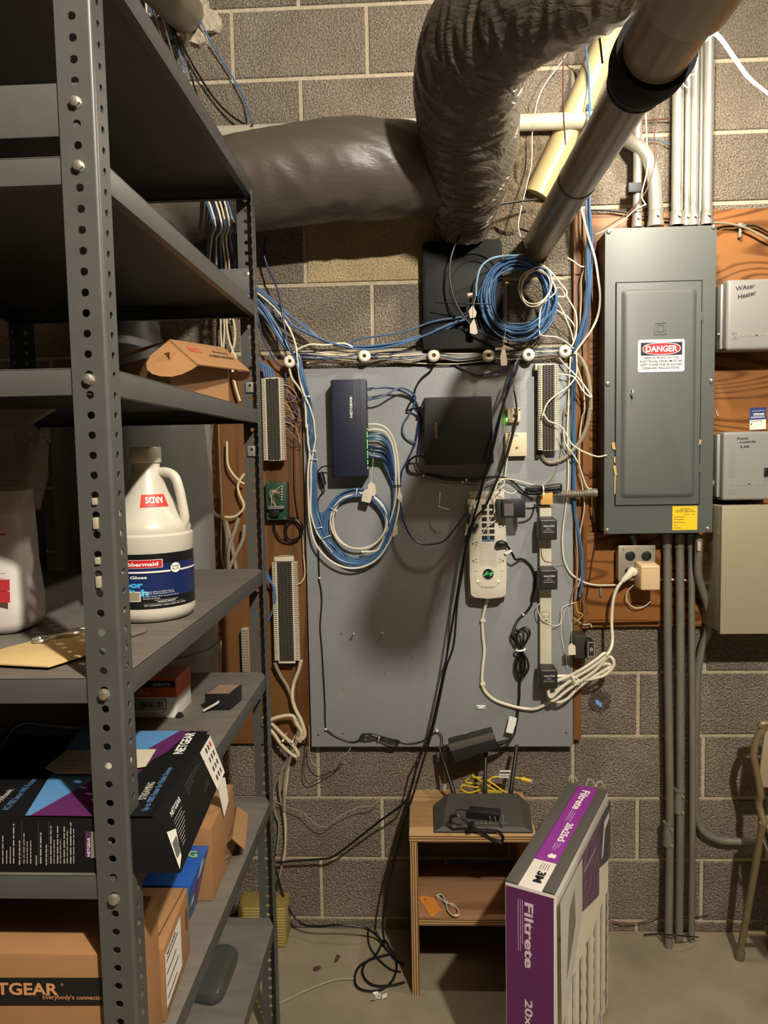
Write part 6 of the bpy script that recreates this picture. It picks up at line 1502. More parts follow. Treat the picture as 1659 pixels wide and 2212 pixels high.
cable('phone_wire', 'dark blue cable drooping under the knobs below the black panel', 'wire', 'B', [(380,1245,-.045),(460,1290,-.043),(560,1325,-.043),(680,1310,-.045),(800,1265,-.05),(860,1235,-.055)], .0026, BLUED)
cable('power_cable', 'black cord dropping from the third knob and turning to the phone switch', 'cord', 'A', [(1440,1040,-.05),(1400,1110,-.045),(1330,1170,-.045),(1285,1240,-.045),(1262,1320,-.045),(1212,1420,-.046),(1260,1412,-.06),(1340,1398,-.085),(1360,1398,-.09)], .0029, BLACKC)
# big black cable loop
cable('power_cable', 'black cable looping from behind the big pipe over the black panel to the fifth knob', 'cord', 'B', [(1030,-70,-.05),(850,-50,-.08),(700,-20,-.10),(560,70,-.11),(440,190,-.115),(370,320,-.115),(340,450,-.115),(345,600,-.115),(375,720,-.115),(430,830,-.115),(520,940,-.115),(640,1010,-.112),(780,1080,-.095),(900,1125,-.06),(960,1150,-.045)], .0036, BLACKC)
# patch of wires at right: blue and white vertical bundle
VL = 'blue network cable in the vertical bundle beside the breaker panel'
for i in range(4):
    dx = 9*i
    dx = dx*1.1+rc.uniform(-3,3)
    cable('network_cable', VL, 'cable', 'B', [(q_[0]+rc.uniform(-7,7),)+q_[1:2]+(q_[2]+rc.uniform(-.006,.006),)+q_[3:] for q_ in [(1432+dx,-900,-.05),(1430+dx,-500,-.06),(1428+dx,-200,-.075),(1426+dx,0,-.08),(1436+dx,200,-.08),(1430+dx*1.1,460,-.078),(1428+dx,620,-.075),(1415+dx*1.2,800,-.07),(1385+dx*1.2,960,-.066),(1340+dx,1100,-.062),(1318+dx*.4,1250,-.055),(1315+dx*.5,1500,-.05),(1318+dx*.5,100,-.048,'D'),(1316+dx*.4,500,-.045,'D'),(1320+dx*.3,760,-.048,'D'),(1330+dx*.3,950,-.048,'D'),(1360+dx*.3,1150,-.048,'D'),(1385+dx*.3,1300,-.048,'D'),(1395,1500,-.046,'D'),(1370+dx*.3,1620,-.044,'D')]], RB, BLUEC if i % 2 else BLUEG, 'blue cables beside the breaker panel')
cable('network_cable', 'blue cable slanting from the insulated duct behind the cream pipe at top', 'cable', 'L', [(820,100,-.16),(840,170,-.12),(855,225,-.10),(868,420,-.08),(868,820,-.08)], RB, BLUEC)
for i, (pts, r_, m_, lb) in enumerate((
  ([(1380,-40,-.07),(1400,60,-.08),(1440,220,-.085),(1490,380,-.09),(1520,560,-.09),(1535,720,-.09),(1515,860,-.085),(1460,980,-.08),(1400,1060,-.07),(1330,1160,-.06)], .0034, WHITEC, 'cream cable bowing right beside the breaker panel down to the rightmost knob'),
  ([(1330,1140,-.055),(1390,1210,-.055),(1430,1300,-.06),(1455,1450,-.065),(1460,1600,-.065),(1455,120,-.065,'D'),(1430,260,-.06,'D'),(1370,390,-.055,'D'),(1270,500,-.05,'D'),(1180,545,-.046,'D'),(1120,545,-.044,'D'),(1080,510,-.044,'D'),(1075,480,-.05,'D')], .0062, GREYC, 'thick grey cable curving from the rightmost knob to the bottom of the tall punch block'),
  ([(1395,230,-.06),(1420,330,-.06),(1410,470,-.055),(1385,560,-.05),(1385,700,-.05),(1378,860,-.05),(1370,1000,-.05),(1360,1120,-.05)], .0024, CREAMC, 'cream cable hidden left of the blue vertical bundle'),
  ([(1340,1140,-.05),(1350,1250,-.05),(1400,1420,-.055),(1412,1600,-.055),(1390,200,-.05,'D'),(1370,400,-.05,'D'),(1370,600,-.048,'D'),(1390,720,-.048,'D'),(1410,900,-.046,'D'),(1380,1080,-.046,'D'),(1370,1200,-.046,'D'),(1390,1400,-.046,'D'),(1360,1540,-.046,'D')], .0022, CREAMC, 'thin cream wire wandering down the wood strip'),
  ([(1310,1180,-.055),(1325,1300,-.05),(1315,1450,-.048),(1270,1640,-.046),(1250,120,-.046,'D'),(1235,400,-.044,'D'),(1190,600,-.043,'D'),(1100,730,-.05,'D')], .0022, GREYC, 'thin grey wire running down to the tied black cord loop'),
  ([(1300,1180,-.055),(1290,1350,-.05),(1282,1600,-.048),(1275,300,-.046,'D'),(1282,560,-.044,'D'),(1278,760,-.044,'D'),(1262,900,-.044,'D'),(1240,1080,-.044,'D'),(1235,1200,-.044,'D'),(1250,1330,-.044,'D'),(1300,1430,-.046,'D'),(1400,1500,-.05,'D'),(1500,1525,-.05,'D'),(1600,1526,-.05,'D'),(1700,1524,-.05,'D')], .0026, WHITEC, 'long white wire hanging from the rightmost knob and curving right to the outlet'),
  ([(1210,1190,-.06),(1260,1250,-.062),(1330,1320,-.07),(1400,1400,-.08),(1455,1480,-.085),(1468,1495,-.086),(1450,1500,-.086),(1400,1455,-.08),(1340,1360,-.07),(1290,1330,-.066),(1205,1322,-.062)], .0023, WHITEC, 'white wire making a narrow loop right of the tall punch block'),
  ([(1345,1150,-.07),(1350,1290,-.07),(1330,1360,-.072),(1270,1430,-.08),(1180,1490,-.09),(1110,1560,-.10),(1078,1650,-.10),(1085,160,-.10,'D'),(1120,215,-.10,'D'),(1180,240,-.098,'D'),(1240,280,-.095,'D'),(1300,390,-.10,'D'),(1360,440,-.11,'D'),(1440,480,-.12,'D'),(1520,503,-.132,'D'),(1590,490,-.136,'D')], .0023, WHITEC, 'white wire curving in front of the punch block with its loose end over the panel'),
  ([(1240,280,-.06,'D'),(1260,400,-.058,'D'),(1330,500,-.055,'D'),(1370,580,-.055,'D'),(1410,700,-.055,'D'),(1440,755,-.055,'D'),(1470,757,-.06,'D')], .0022, WHITEC, 'white wire ending at the flexible conduit near the panel'),
  ([(1470,880,-.044,'D'),(1500,1060,-.044,'D'),(1495,1200,-.044,'D'),(1470,1350,-.044,'D'),(1440,1550,-.044,'D'),(1425,1650,-.044,'D')], .0020, BROWNC, 'thin brown wire hanging on the plywood below the flexible conduit'),
  ([(1340,960,-.05,'D'),(1345,1150,-.05,'D'),(1355,1300,-.05,'D'),(1350,1500,-.05,'D'),(1340,1640,-.05,'D')], .0024, GREYC, 'grey wire hanging straight along the wood strip'))):
    cable('wire', lb, 'wire', 'B', pts, r_, m_)
# wires at the left block
for i in range(12):
    y0 = 1180+38*i; c0 = 'A'
    a = (200, y0, -.07); sx = rc.uniform(280,400)
    cable('thin_wire', 'thin loose wire tangled at the right side of the upper left punch-down block', 'wire', 'A', [a,(240+rc.uniform(0,40),y0+rc.uniform(-20,60),-.06),(sx,y0+rc.uniform(20,120),-.04),(260+rc.uniform(0,120),y0+rc.uniform(60,220),-.03)], .0008, [COPPER,WHITEC,GREYC,BROWNC][i%4], 'thin wires at the upper left punch-down block')
for i in range(5):
    cable('network_cable', 'blue cable entering the top of the upper left punch-down block', 'cable', 'A', [(-60,940+26*i,-.05),(20,1000+20*i,-.055),(60+18*i,1060+8*i,-.058),(80+18*i,1160,-.06)], RB, BLUEC, 'blue cables into the upper left block')
cable('network_cable', 'dark blue cable looping low on the brown plywood right of the upper block', 'cable', 'A', [(240,1100,-.04),(250,1200,-.04),(230,1400,-.04),(240,1470,-.04),(290,1500,-.04),(335,1490,-.04),(340,1440,-.04),(300,1360,-.04),(270,1290,-.04)], RB, BLUED)
for i, (pts, r_, m_, lb) in enumerate((
  ([(330,1500,-.03),(325,60,-.03,'C'),(320,200,-.03,'C'),(320,460,-.03,'C'),(325,600,-.03,'C'),(345,760,-.03,'C'),(380,900,-.03,'C'),(395,1000,-.03,'C'),(395,1100,-.03,'C')], .0026, BROWNC, 'brown cable clipped down the right side of the brown plywood'),
  ([(385,900,-.03,'C'),(390,1100,-.03,'C'),(400,1260,-.03,'C'),(360,1330,-.03,'C'),(335,1310,-.03,'C')], .0022, CREAMC, 'thin cream wire spliced beside the lower punch-down block'),
  ([(162,840,-.04,'C'),(160,890,-.035,'C'),(200,970,-.032,'C'),(280,1000,-.032,'C'),(350,970,-.035,'C'),(385,900,-.038,'C'),(370,840,-.038,'C'),(310,805,-.036,'C'),(260,830,-.034,'C'),(245,900,-.033,'C'),(265,970,-.032,'C'),(320,980,-.036,'C'),(370,930,-.04,'C'),(365,860,-.042,'C'),(310,815,-.04,'C'),(258,880,-.036,'C'),(250,960,-.034,'C')], .0028, BLACKC, 'black cable coiled on the brown plywood under the circuit board'),
  ([(160,670,-.05,'E'),(200,760,-.045,'E'),(260,860,-.04,'E'),(300,960,-.04,'E'),(330,1060,-.042,'E'),(350,1140,-.045,'E'),(345,1250,-.05,'E'),(320,1330,-.05,'E'),(270,1470,-.04,'E'),(240,1600,-.03,'E'),(235,1850,-.03,'E')], .0056, GREYC, 'thick grey-beige cable from the lower punch block crossing to the right'),
  ([(370,650,-.05,'E'),(350,730,-.045,'E'),(310,840,-.042,'E'),(300,950,-.05,'E'),(325,1040,-.05,'E'),(370,1130,-.05,'E'),(400,1240,-.05,'E'),(370,1280,-.05,'E'),(330,1260,-.05,'E')], .0058, CREAMC, 'thick cream cable from the lower punch block crossing to the left'),
  ([(60,1160,-.06,'E'),(115,1130,-.06,'E'),(200,1100,-.06,'E'),(300,1092,-.06,'E'),(330,1150,-.058,'E'),(370,1220,-.055,'E'),(360,1300,-.05,'E')], .0058, CREAMC, 'thick cream cable bending over at the bottom of the brown plywood'),
  ([(60,1110,-.05,'E'),(130,1150,-.05,'E'),(220,1240,-.052,'E'),(300,1320,-.052,'E'),(340,1380,-.052,'E'),(345,1410,-.05,'E'),(310,1408,-.05,'E'),(220,1330,-.05,'E'),(150,1230,-.048,'E'),(100,1190,-.045,'E')], .0056, CREAMC, 'thick cream cable folded in a tight loop below the brown plywood'),
  ([(310,1390,-.045,'E'),(250,1460,-.03,'E'),(205,1560,-.025,'E'),(200,1700,-.022,'E'),(225,240,-.02,'I'),(190,330,-.02,'I'),(200,440,-.02,'I'),(230,600,-.02,'I'),(240,780,-.02,'I'),(215,960,-.02,'I'),(190,1080,-.02,'I'),(185,1250,-.02,'I')], .0040, GREYC, 'grey cable running down the wall beside the shelving post'),
  ([(290,130,-.04,'I'),(200,260,-.03,'I'),(150,370,-.025,'I'),(145,440,-.022,'I'),(160,560,-.02,'I'),(190,640,-.02,'I'),(185,760,-.02,'I'),(170,880,-.02,'I')], .0028, GREYC, 'thinner grey cable against the wall next to the shelving post'),
  ([(265,180,-.04,'I'),(250,330,-.03,'I'),(228,520,-.025,'I'),(240,640,-.022,'I'),(240,800,-.02,'I'),(225,940,-.02,'I')], .0040, CREAMC, 'cream cable straight down the wall from the tight loop'))):
    cable('cable', lb, 'cable', 'A', pts, r_, m_)
for x, y, lb in ((225,1290,'left white nail clip under the brown plywood'),(300,1298,'right white nail clip under the brown plywood')):
    mb = MB(); p = P('E',x,y,-.06); mb.lathe(p, (0,-1,0), [(0,.004),(.004,.0036),(.005,.002)], WHITE, 10); mb.cyl(p, p+Vector((.008,.03,.014)), .0016, CREAMC, 6); tag(mb.build('cable_clip'), lb, 'clip')
for x0, yy in ((430,1200),(410,1400)):
    pass
cable('wire', 'thin grey wire bending out from under the grey board, upper one', 'wire', 'I', [(425,-120,-.04),(428,60,-.04),(440,150,-.04),(490,205,-.05),(560,190,-.07),(640,140,-.09),(720,100,-.10),(750,55,-.10)], .0016, GREYC)
cable('wire', 'thin dark wire looping on the block wall below the brown plywood', 'wire', 'I', [(408,-100,-.03),(405,60,-.03),(388,180,-.03),(388,280,-.03),(410,325,-.03),(450,325,-.03),(540,280,-.03),(630,225,-.03),(675,175,-.03)], .0016, BROWNC)
cable('wire', 'thin pale wire hanging loose across the low block wall', 'wire', 'I', [(120,440,-.03),(190,490,-.03),(260,520,-.035),(370,555,-.045),(430,610,-.05),(500,665,-.05),(560,668,-.05),(620,620,-.05),(720,560,-.05),(830,515,-.05),(910,508,-.05),(970,465,-.045)], .0014, GREYC)
# cables behind the shelf, seen between post and tank
BZ = -.05
for i, (pts, r_, m_, lb) in enumerate((
  ([(240,500,BZ),(235,700,BZ),(245,960,BZ),(250,1200,BZ),(300,1500,BZ)], .0030, CREAMC, 'leftmost cream cable hanging between the tank and the shelving post'),
  ([(275,500,BZ),(285,700,BZ),(275,960,BZ),(280,1200,BZ)], .0028, CREAMC, 'second cream cable hanging between the tank and the shelving post'),
  ([(310,500,BZ),(330,760,BZ),(380,960,BZ),(440,1100,BZ),(500,1250,BZ)], .0034, CREAMC, 'cream cable slanting right behind the opened cardboard box'),
  ([(390,500,BZ),(430,700,BZ),(425,900,BZ),(390,1040,BZ),(400,1300,BZ),(440,1500,BZ),(500,1700,BZ)], .0036, CREAMC, 'right cream cable bulging beside the shelving post'))):
    cable('cable', lb, 'cable', 'a', pts, r_, m_)
for i, (pts, r_, m_, lb) in enumerate((
  ([(120,-700,BZ),(90,-300,BZ),(70,100,BZ),(80,400,BZ),(120,650,BZ),(180,730,BZ),(240,740,BZ)], .0065, GREYC, 'thick grey cable curving along the right side of the tank'),
  ([(200,-800,BZ),(210,-300,BZ),(230,200,BZ),(250,600,BZ),(240,1000,BZ),(250,1300,BZ),(300,1530,BZ)], .0026, CREAMC, 'thin cream cable dropping straight behind the jug shelf'),
  ([(320,-300,BZ),(330,0,BZ),(400,150,BZ),(500,250,BZ),(560,290,BZ)], .0032, CREAMC, 'cream cable curving right to the shelving post'),
  ([(560,150,BZ),(500,240,BZ),(470,330,BZ),(500,450,BZ),(550,560,BZ),(540,640,BZ),(460,720,BZ),(380,748,BZ),(280,745,BZ)], .0040, CREAMC, 'cream cable looping left with a black taped end'),
  ([(260,770,BZ),(310,950,BZ),(320,1150,BZ),(300,1400,BZ),(290,1700,BZ)], .0062, GREYC, 'thick beige cable low beside the tank, left one'),
  ([(300,800,BZ),(360,1000,BZ),(400,1200,BZ),(460,1530,BZ)], .0062, GREYC, 'thick beige cable low beside the tank, slanting right'),
  ([(480,760,-.06),(420,950,-.06),(340,1200,-.06),(330,1400,-.06),(260,1700,-.06)], .0060, GREYC, 'thick beige cable crossing left low beside the tank'),
  ([(560,850,-.06),(540,1050,-.06),(450,1250,-.06),(340,1480,-.06),(250,1750,-.06)], .0058, GREYC, 'thick beige cable crossing left from the shelving post'))):
    cable('cable', lb, 'cable', 'b', pts, r_, m_)
cable('cable', 'cream cable standing straight between the lower shelves', 'cable', 'c', [(240,-100,BZ),(232,200,BZ),(236,470,BZ)], .0026, CREAMC)
for i in range(3): cable('network_cable', 'blue cable bulging right of the shelving post beside the lower punch block', 'cable', 'b', [(820,1470+40*i,-.06),(880,1540+35*i,-.06),(930+10*i,1640+20*i,-.06),(965+8*i,1760,-.06),(975+6*i,1900,-.06),(940,2060,-.05),(870,2200,-.05)], RB, BLUEC, 'blue cables bulging right of the post')
# bundle at the top behind the shelf and between shelf levels
for i in range(9):
    m_ = [BLUEC,WHITEC,BLUED,WHITEC,BLUEC,CREAMC,WHITEC,BLUEC,BLACKC][i]; nm = ['blue','white','dark blue','white','blue','cream','white','blue','black'][i]
    x = 800+22*i
    cable('cable', nm+' cable of the bundle dropping from the ceiling behind the top shelf', 'cable', 'N', jit([(x-60,-260,-.09),(x-10,-40,-.075),(x+30,120,-.07),(x+70+6*i,330,-.065),(x+130+6*i,540,-.06),(1240+18*i,1250,-.33),(1235+20*i,1420,-.20),(1240+21*i,1600,-.06),(1250+22*i,1900,-.05)], 14, .008), .0028, m_, 'ceiling cables behind the top shelf')
cable('power_cable', 'black cable hanging in a curve on the block wall at upper left', 'cord', 'N', [(900,-60,-.09),(960,40,-.07),(1040,190,-.03),(1120,330,-.02),(1200,470,-.02),(1290,600,-.02),(1380,690,-.025),(1460,742,-.03)], .0032, BLACKC)
cable('network_cable', 'blue cable hanging on the block wall at upper left, tied to the white pipe', 'cable', 'N', [(1130,-60,-.09),(1170,60,-.06),(1250,230,-.03),(1340,380,-.02),(1400,480,-.02),(1460,590,-.025),(1490,680,-.04),(1512,740,-.068)], .0026, BLUEC)
ring('black cable tie holding the blue cable to the white wall pipe', 'N', 1512, 775, -.04, .004, .027, BLACKP, .0016)
# black cords from the board to the floor
LCORD = cable('power_cable', 'left of two long black cords falling past the surge protector, bending to the post', 'cord', 'D', [(900,-290,-.05),(865,-180,-.08),(830,-90,-.11),(760,100,-.13),(690,400,-.14),(640,570,-.14),(600,720,-.14),(560,880,-.14),(520,1010,-.14),(470,1200,-.13),(430,1400,-.12),(390,1640,-.11),(200,640,-.10,'F'),(150,880,-.10,'F'),(90,1130,-.10,'F'),(20,1280,-.10,'F'),(1270,170,-.11,'I'),(1220,380,-.11,'I'),(1160,490,-.11,'I'),(1000,610,-.09,'I'),(820,750,-.07,'I'),(620,900,-.05,'I'),(500,925,-.045,'I'),(300,938,-.04,'I'),(180,950,-.04,'I'),(135,930,-.04,'I')], .0034, BLACKC)
RCORD = cable('power_cable', 'right of two long black cords falling from the board to the floor coil', 'cord', 'D', [(870,180,-.12),(800,460,-.13),(700,720,-.14),(620,900,-.14),(540,1000,-.14),(480,1200,-.13),(440,1420,-.12),(400,1640,-.115),(265,470,-.11,'F'),(210,640,-.11,'F'),(160,880,-.11,'F'),(110,1100,-.11,'F'),(1330,110,-.11,'I'),(1250,380,-.115,'I'),(1180,600,-.12,'I'),(1120,820,-.12,'I'),(1060,1050,-.11,'I'),(1010,1300,-.10,'I'),(1000,1480,-.09,'I'),(1030,1600,-.07,'I'),(1090,1700,-.06,'I')], .0034, BLACKC)
def fcable(lb, c, pts, r, m, name='power_cable'):
    w = []
    for p in pts:
        if len(p) == 2: q = FZ(*px(c, p[0], p[1]), r+.001); w.append(q)
        else: w.append(P(c, p[0], p[1], p[2]))
    mb = MB(); mb.tube(spline(w, 6), r, m, 8); return tag(mb.build(name), lb, 'cord')
fcable('black cord swinging from the wall by the post down onto the concrete floor', 'I', [(140,950,-.04),(175,1040,-.04),(220,1200,-.04),(290,1350,-.045),(380,1435,-.06),(500,1450,-.08),(640,1438,-.09),(760,1445,-.09),(880,1470,-.085),(960,1530,-.07),(1040,1640),(1100,1710),(1165,1745)], .0036, BLACKC)
fcable('black cord coiled in loops on the concrete floor left of the plywood stand', 'I', [(1095,1660),(1000,1680),(900,1710),(810,1770),(780,1860),(810,1930),(900,1955),(990,1940),(1070,1880),(1105,1790),(1100,1700),(1050,1610),(1010,1560),(960,1650),(930,1690),(870,1730),(840,1800),(870,1870),(930,1910),(1020,1915),(1100,1905),(1170,1885)], .0036, BLACKC)
fcable('pale cord running along the concrete floor towards the shelving', 'I', [(775,1860),(650,1862),(520,1900),(380,1960),(250,2025),(150,2070)], .0034, GREYC)
fcable('dark cord crossing the floor in front of the wall behind the stand', 'I', [(885,1480),(890,1580),(930,1660),(980,1720),(1060,1785),(1140,1805)], .003, BLACKC)
# phone switch cords
cable('power_cable', 'black cord bowing out of the lower left of the phone switch and along under it', 'cord', 'D', [(130,500,-.09),(70,500,-.075),(20,530,-.06),(2,580,-.05),(20,625,-.045),(120,645,-.043),(220,660,-.043),(340,680,-.043),(480,690,-.043),(600,675,-.046),(700,662,-.05),(780,672,-.05),(850,710,-.05),(900,760,-.05),(950,795,-.052),(990,800,-.06)], .0034, BLACKC)
cable('wire', 'grey wire running under the phone switch beside the black cord', 'wire', 'D', [(60,560,-.045),(90,625,-.043),(180,665,-.042),(300,700,-.042),(430,705,-.042),(580,720,-.043)], .0020, GREYC)
cable('wire', 'thin dark cable left of the phone switch', 'wire', 'D', [(110,130,-.08),(60,130,-.06),(100,180,-.05),(110,280,-.046),(90,400,-.046),(70,560,-.046)], .0018, BLUED)
for x, y, lb in ((128,652,'white nail clip under the phone switch, leftmost'),(470,690,'white nail clip under the phone switch, middle of the cord'),(440,706,'white nail clip holding the grey wire under the phone switch')):
    mb = MB(); p = P('D',x,y,-.046); mb.box(p.x-.003, p.x+.003, -.049, YB0, p.z-.004, p.z+.004, WHITE, .001); tag(mb.build('cable_clip'), lb, 'clip')
# white phone leads at the surge protector
for i, (pts, lb) in enumerate((
  ([(600,760,-.06),(620,720,-.065),(680,690,-.068),(740,683,-.066),(790,680,-.06),(860,690,-.052),(940,712,-.05),(1040,738,-.055)], 'white wire arching above the surge protector to the right'),
  ([(700,770,-.10),(715,720,-.09),(740,695,-.085),(770,690,-.08),(765,730,-.085),(720,765,-.095),(690,790,-.10),(690,900,-.105),(705,1000,-.105),(640,1060,-.10)], 'white wire knotted at the top of the surge protector, running down its face'),
  ([(745,760,-.08),(790,785,-.08),(830,798,-.08),(860,785,-.08),(868,770,-.08)], 'loose white wire end right above the black sideways adapter'),
  ([(780,664,-.06),(790,560,-.058),(800,505,-.056)], 'white wire dropping from the square jack box'),
  ([(700,790,-.105),(685,830,-.108),(690,940,-.108),(640,1040,-.106),(560,1180,-.106)], 'thin white wire crossing the jacks of the surge protector'))):
    cable('phone_lead', lb, 'wire', 'D', pts, .0019 if i < 4 else .0012, WHITEC)
cable('phone_lead', 'grey-white wire dropping from the fifth knob past the little jack to the surge protector', 'wire', 'B', [(905,1185,-.05),(865,1230,-.065),(845,1320,-.07),(848,1420,-.068),(865,1540,-.066),(870,1610,-.066)], .0026, GREYC)
cable('phone_lead', 'black flat wire passing in front of both ivory jacks', 'wire', 'D', [(850,-20,-.07),(868,80,-.075),(872,200,-.08),(850,300,-.09),(820,410,-.10),(790,520,-.11)], .0026, BLACKC)
mb = MB(); mb.tube([P('D',530,1075,-.10), P('D',548,1055,-.115)], [.011,.010], BLACKP, 14); under(mb.build('plug'), RCORD)
mb = MB(); mb.tube(spline([P('D',535,915,-.10), P('D',515,912,-.115), P('D',500,930,-.118), P('D',498,960,-.115)],4), [.0075,.0075,.0072,.007,.007,.007,.006,.006,.005,.005,.005,.005,.004], GREYP, 10); mb.tube(spline([P('D',498,955,-.115),P('D',490,1010,-.11),P('D',480,1100,-.105),P('D',468,1200,-.10)],4), .003, BLACKC, 8); tag(mb.build('grey_plug'), 'grey plug with short black lead in the upper left of the surge protector', 'plug')
mb = MB(); mb.prism([P('i',55,610,-.115),P('i',95,620,-.115),P('i',60,800,-.112),P('i',28,805,-.112)], (0,.0008,0), PAPER); under(mb.build('paper_flag'), LCORD)
# adapter cord with its tied hank
under(cable('lead', '', '', 'D', [(945,915,-.115),(990,915,-.11),(1030,900,-.10),(1045,860,-.09),(1055,810,-.085)], .003, BLACKC), SWAD)
mb = MB(); hk = []
for k in range(5):
    z = 720+18*k; y_ = -.066-.006*(k%3)
    hk += [(945,745+8*k,y_),(1010,735+16*k,y_),(1090,740+12*k,y_-.004),(1170,725+18*k,y_),(1222,725+16*k,y_),(1215,760+9*k,y_+.003),(1150,765+8*k,y_),(1080,775+5*k,y_-.003),(1000,790+3*k,y_),(955,775+5*k,y_)]
mb.tube(cpts('D', hk, 4), .0028, BLACKC, 7); under(mb.build('folded_lead'), SWAD)
p = P('D',1078,765,-.085); mb = MB(); mb.tube([p+Vector((.003*math.cos(q)*0, .026*math.cos(q)+.012, .012*math.sin(q))) for q in [2*PI*k/18 for k in range(18)]], .0022, WHITE, 6, closed=True); mb.box(p.x-.003, p.x+.003, p.y-.018, p.y-.012, p.z-.016, p.z-.008, WHITE, .001); under(mb.build('cable_tie'), SWAD)
# wires by the panel
cable('power_cable', 'black cable across the plywood from panel top right to a brass splitter', 'cord', 'G', [(1235,285,-.04),(1290,270,-.03),(1360,268,-.03),(1420,262,-.03),(1480,262,-.03),(1540,262,-.03),(1600,285,-.03),(1680,330,-.03)], .0030, BLACKC)
cable('power_cable', 'grey cable slanting from the panel top over the water heater timer', 'cord', 'G', [(1180,238,-.06),(1290,240,-.045),(1400,258,-.04),(1500,290,-.04),(1600,345,-.04),(1680,385,-.04)], .0032, GREYC)
mb = MB(); p = P('G',1425,262,-.032); mb.box(p.x-.007, p.x+.007, -.04, -.0185, p.z-.006, p.z+.006, ZINC, .001); mb.cyl(p+Vector((-.016,0,0)), p+Vector((.016,0,0)), .0045, ZINC, 10); q = P('G',1425,330,-.03); mb.box(q.x-.0035, q.x+.0035, -.034, -.0185, q.z-.010, p.z, ZINC, .001); tag(mb.build('cable_splitter'), 'small metal coax splitter on the plywood right of the panel top', 'splitter')
cable('cable', 'black cable running along the top edge of the orange plywood', 'cable', 'L', [(840,930,-.03),(950,932,-.03),(1040,945,-.03),(1120,960,-.03),(1240,972,-.03),(1440,990,-.035)], .0030, BLACKC)
for i, pts in enumerate(([(880,1045,-.06),(960,995,-.06),(1030,950,-.07),(1090,890,-.085),(1130,820,-.09),(1160,700,-.09),(1155,600,-.09),(1180,480,-.09),(1190,380,-.08)], [(895,1040,-.06),(1000,990,-.07),(1070,930,-.08),(1120,905,-.085)], [(1115,905,-.085),(1100,860,-.09),(1125,740,-.09),(1120,560,-.08),(1116,440,-.07)])):
    cable('wire', ['reddish brown wire rising from the plywood past the elbow conduit','cream wire slanting up to the strapped slim conduit','cream wire hanging straight beside the slim conduit'][i], 'wire', 'L', pts, .0020, BROWNC if i == 0 else CREAMC)
cable('wire', 'black hanging wire in front of the cream pipe at the top', 'wire', 'L', [(898,-40,-.75),(905,100,-.72),(918,210,-.70),(926,280,-.70)], .0022, BLACKC)
cable('wire', 'brown wire hanging straight down before the white wall pipe', 'wire', 'L', [(755,130,-.35),(752,300,-.30),(752,480,-.22),(762,640,-.14)], .0020, BROWNC)
cable('wire', 'thin white wire hanging against the wall left of the cream pipe', 'wire', 'L', [(815,120,-.05),(760,250,-.03),(680,360,-.03),(640,440,-.03),(628,500,-.03),(614,600,-.03),(612,720,-.03),(590,820,-.04),(560,950,-.06),(555,1020,-.08),(590,1100,-.09)], .0016, WHITEC)
cable('wire', 'bright white lamp cord bowing to the right edge at the top', 'wire', 'L', [(1375,118,-.50),(1440,160,-.50),(1510,255,-.50),(1580,350,-.50),(1700,450,-.50)], .0045, WHITE)
cable('wire', 'white wire with a hook end between the conduits and the rubber coupling', 'wire', 'L', [(1345,200,-.30),(1340,320,-.25),(1300,330,-.2),(1275,345,-.15),(1290,380,-.12),(1310,385,-.12),(1305,345,-.12)], .0020, WHITE)
cable('wire', 'thin blue wire crossing the wall between the elbow and the conduit row', 'wire', 'L', [(1130,620,-.02),(1180,622,-.02),(1230,640,-.03)], .0016, BLUEG)
cable('wire', 'thin dark wire crossing the wall above the blue one', 'wire', 'L', [(1090,535,-.02),(1160,530,-.02),(1230,525,-.03)], .0022, BROWNC)
# bare wires below
for i, (pts, m_, lb) in enumerate((
  ([(890,170,-.064),(865,200,-.066),(880,260,-.07),(920,310,-.07),(980,335,-.06),(1030,320,-.05),(1040,220,-.045),(1080,190,-.045),(1140,170,-.045)], WHITEC, 'white wire bowing across the ivory power strip outlet'),
  ([(1075,200,-.042),(1050,260,-.04),(1035,340,-.04),(1040,440,-.04),(1070,560,-.04),(1080,640,-.04)], WHITEC, 'twisted white wire trailing down the right of the grey board'),
  ([(1150,0,-.05),(1120,100,-.05),(1100,180,-.05)], COPPER, 'orange wire slanting at the right edge of the grey board'),
  ([(1140,160,-.05),(1150,230,-.05),(1190,260,-.05),(1150,300,-.05),(1125,280,-.05)], mat('yellow_wire', (206,176,70), .5), 'tangle of thin yellow wire ends beside the small transformer'),
  ([(1150,300,-.04),(1200,330,-.04),(1245,325,-.04),(1255,350,-.04)], WHITEC, 'short white wire end under the outlet mounting board'),
  ([(1175,0,-.05),(1180,120,-.05),(1195,250,-.05),(1180,400,-.05)], BROWNC, 'brown wire dropping to the small black transformer'))):
    cable('wire', lb, 'wire', 'F', pts, .0013, m_)
cable('wire', 'thin copper wire hanging beside the second cube adapter', 'wire', 'i', [(1290,960,-.066),(1280,1100,-.066),(1330,1210,-.066),(1430,1235,-.066),(1600,1240,-.06),(1650,1260,-.05)], .0009, COPPER)
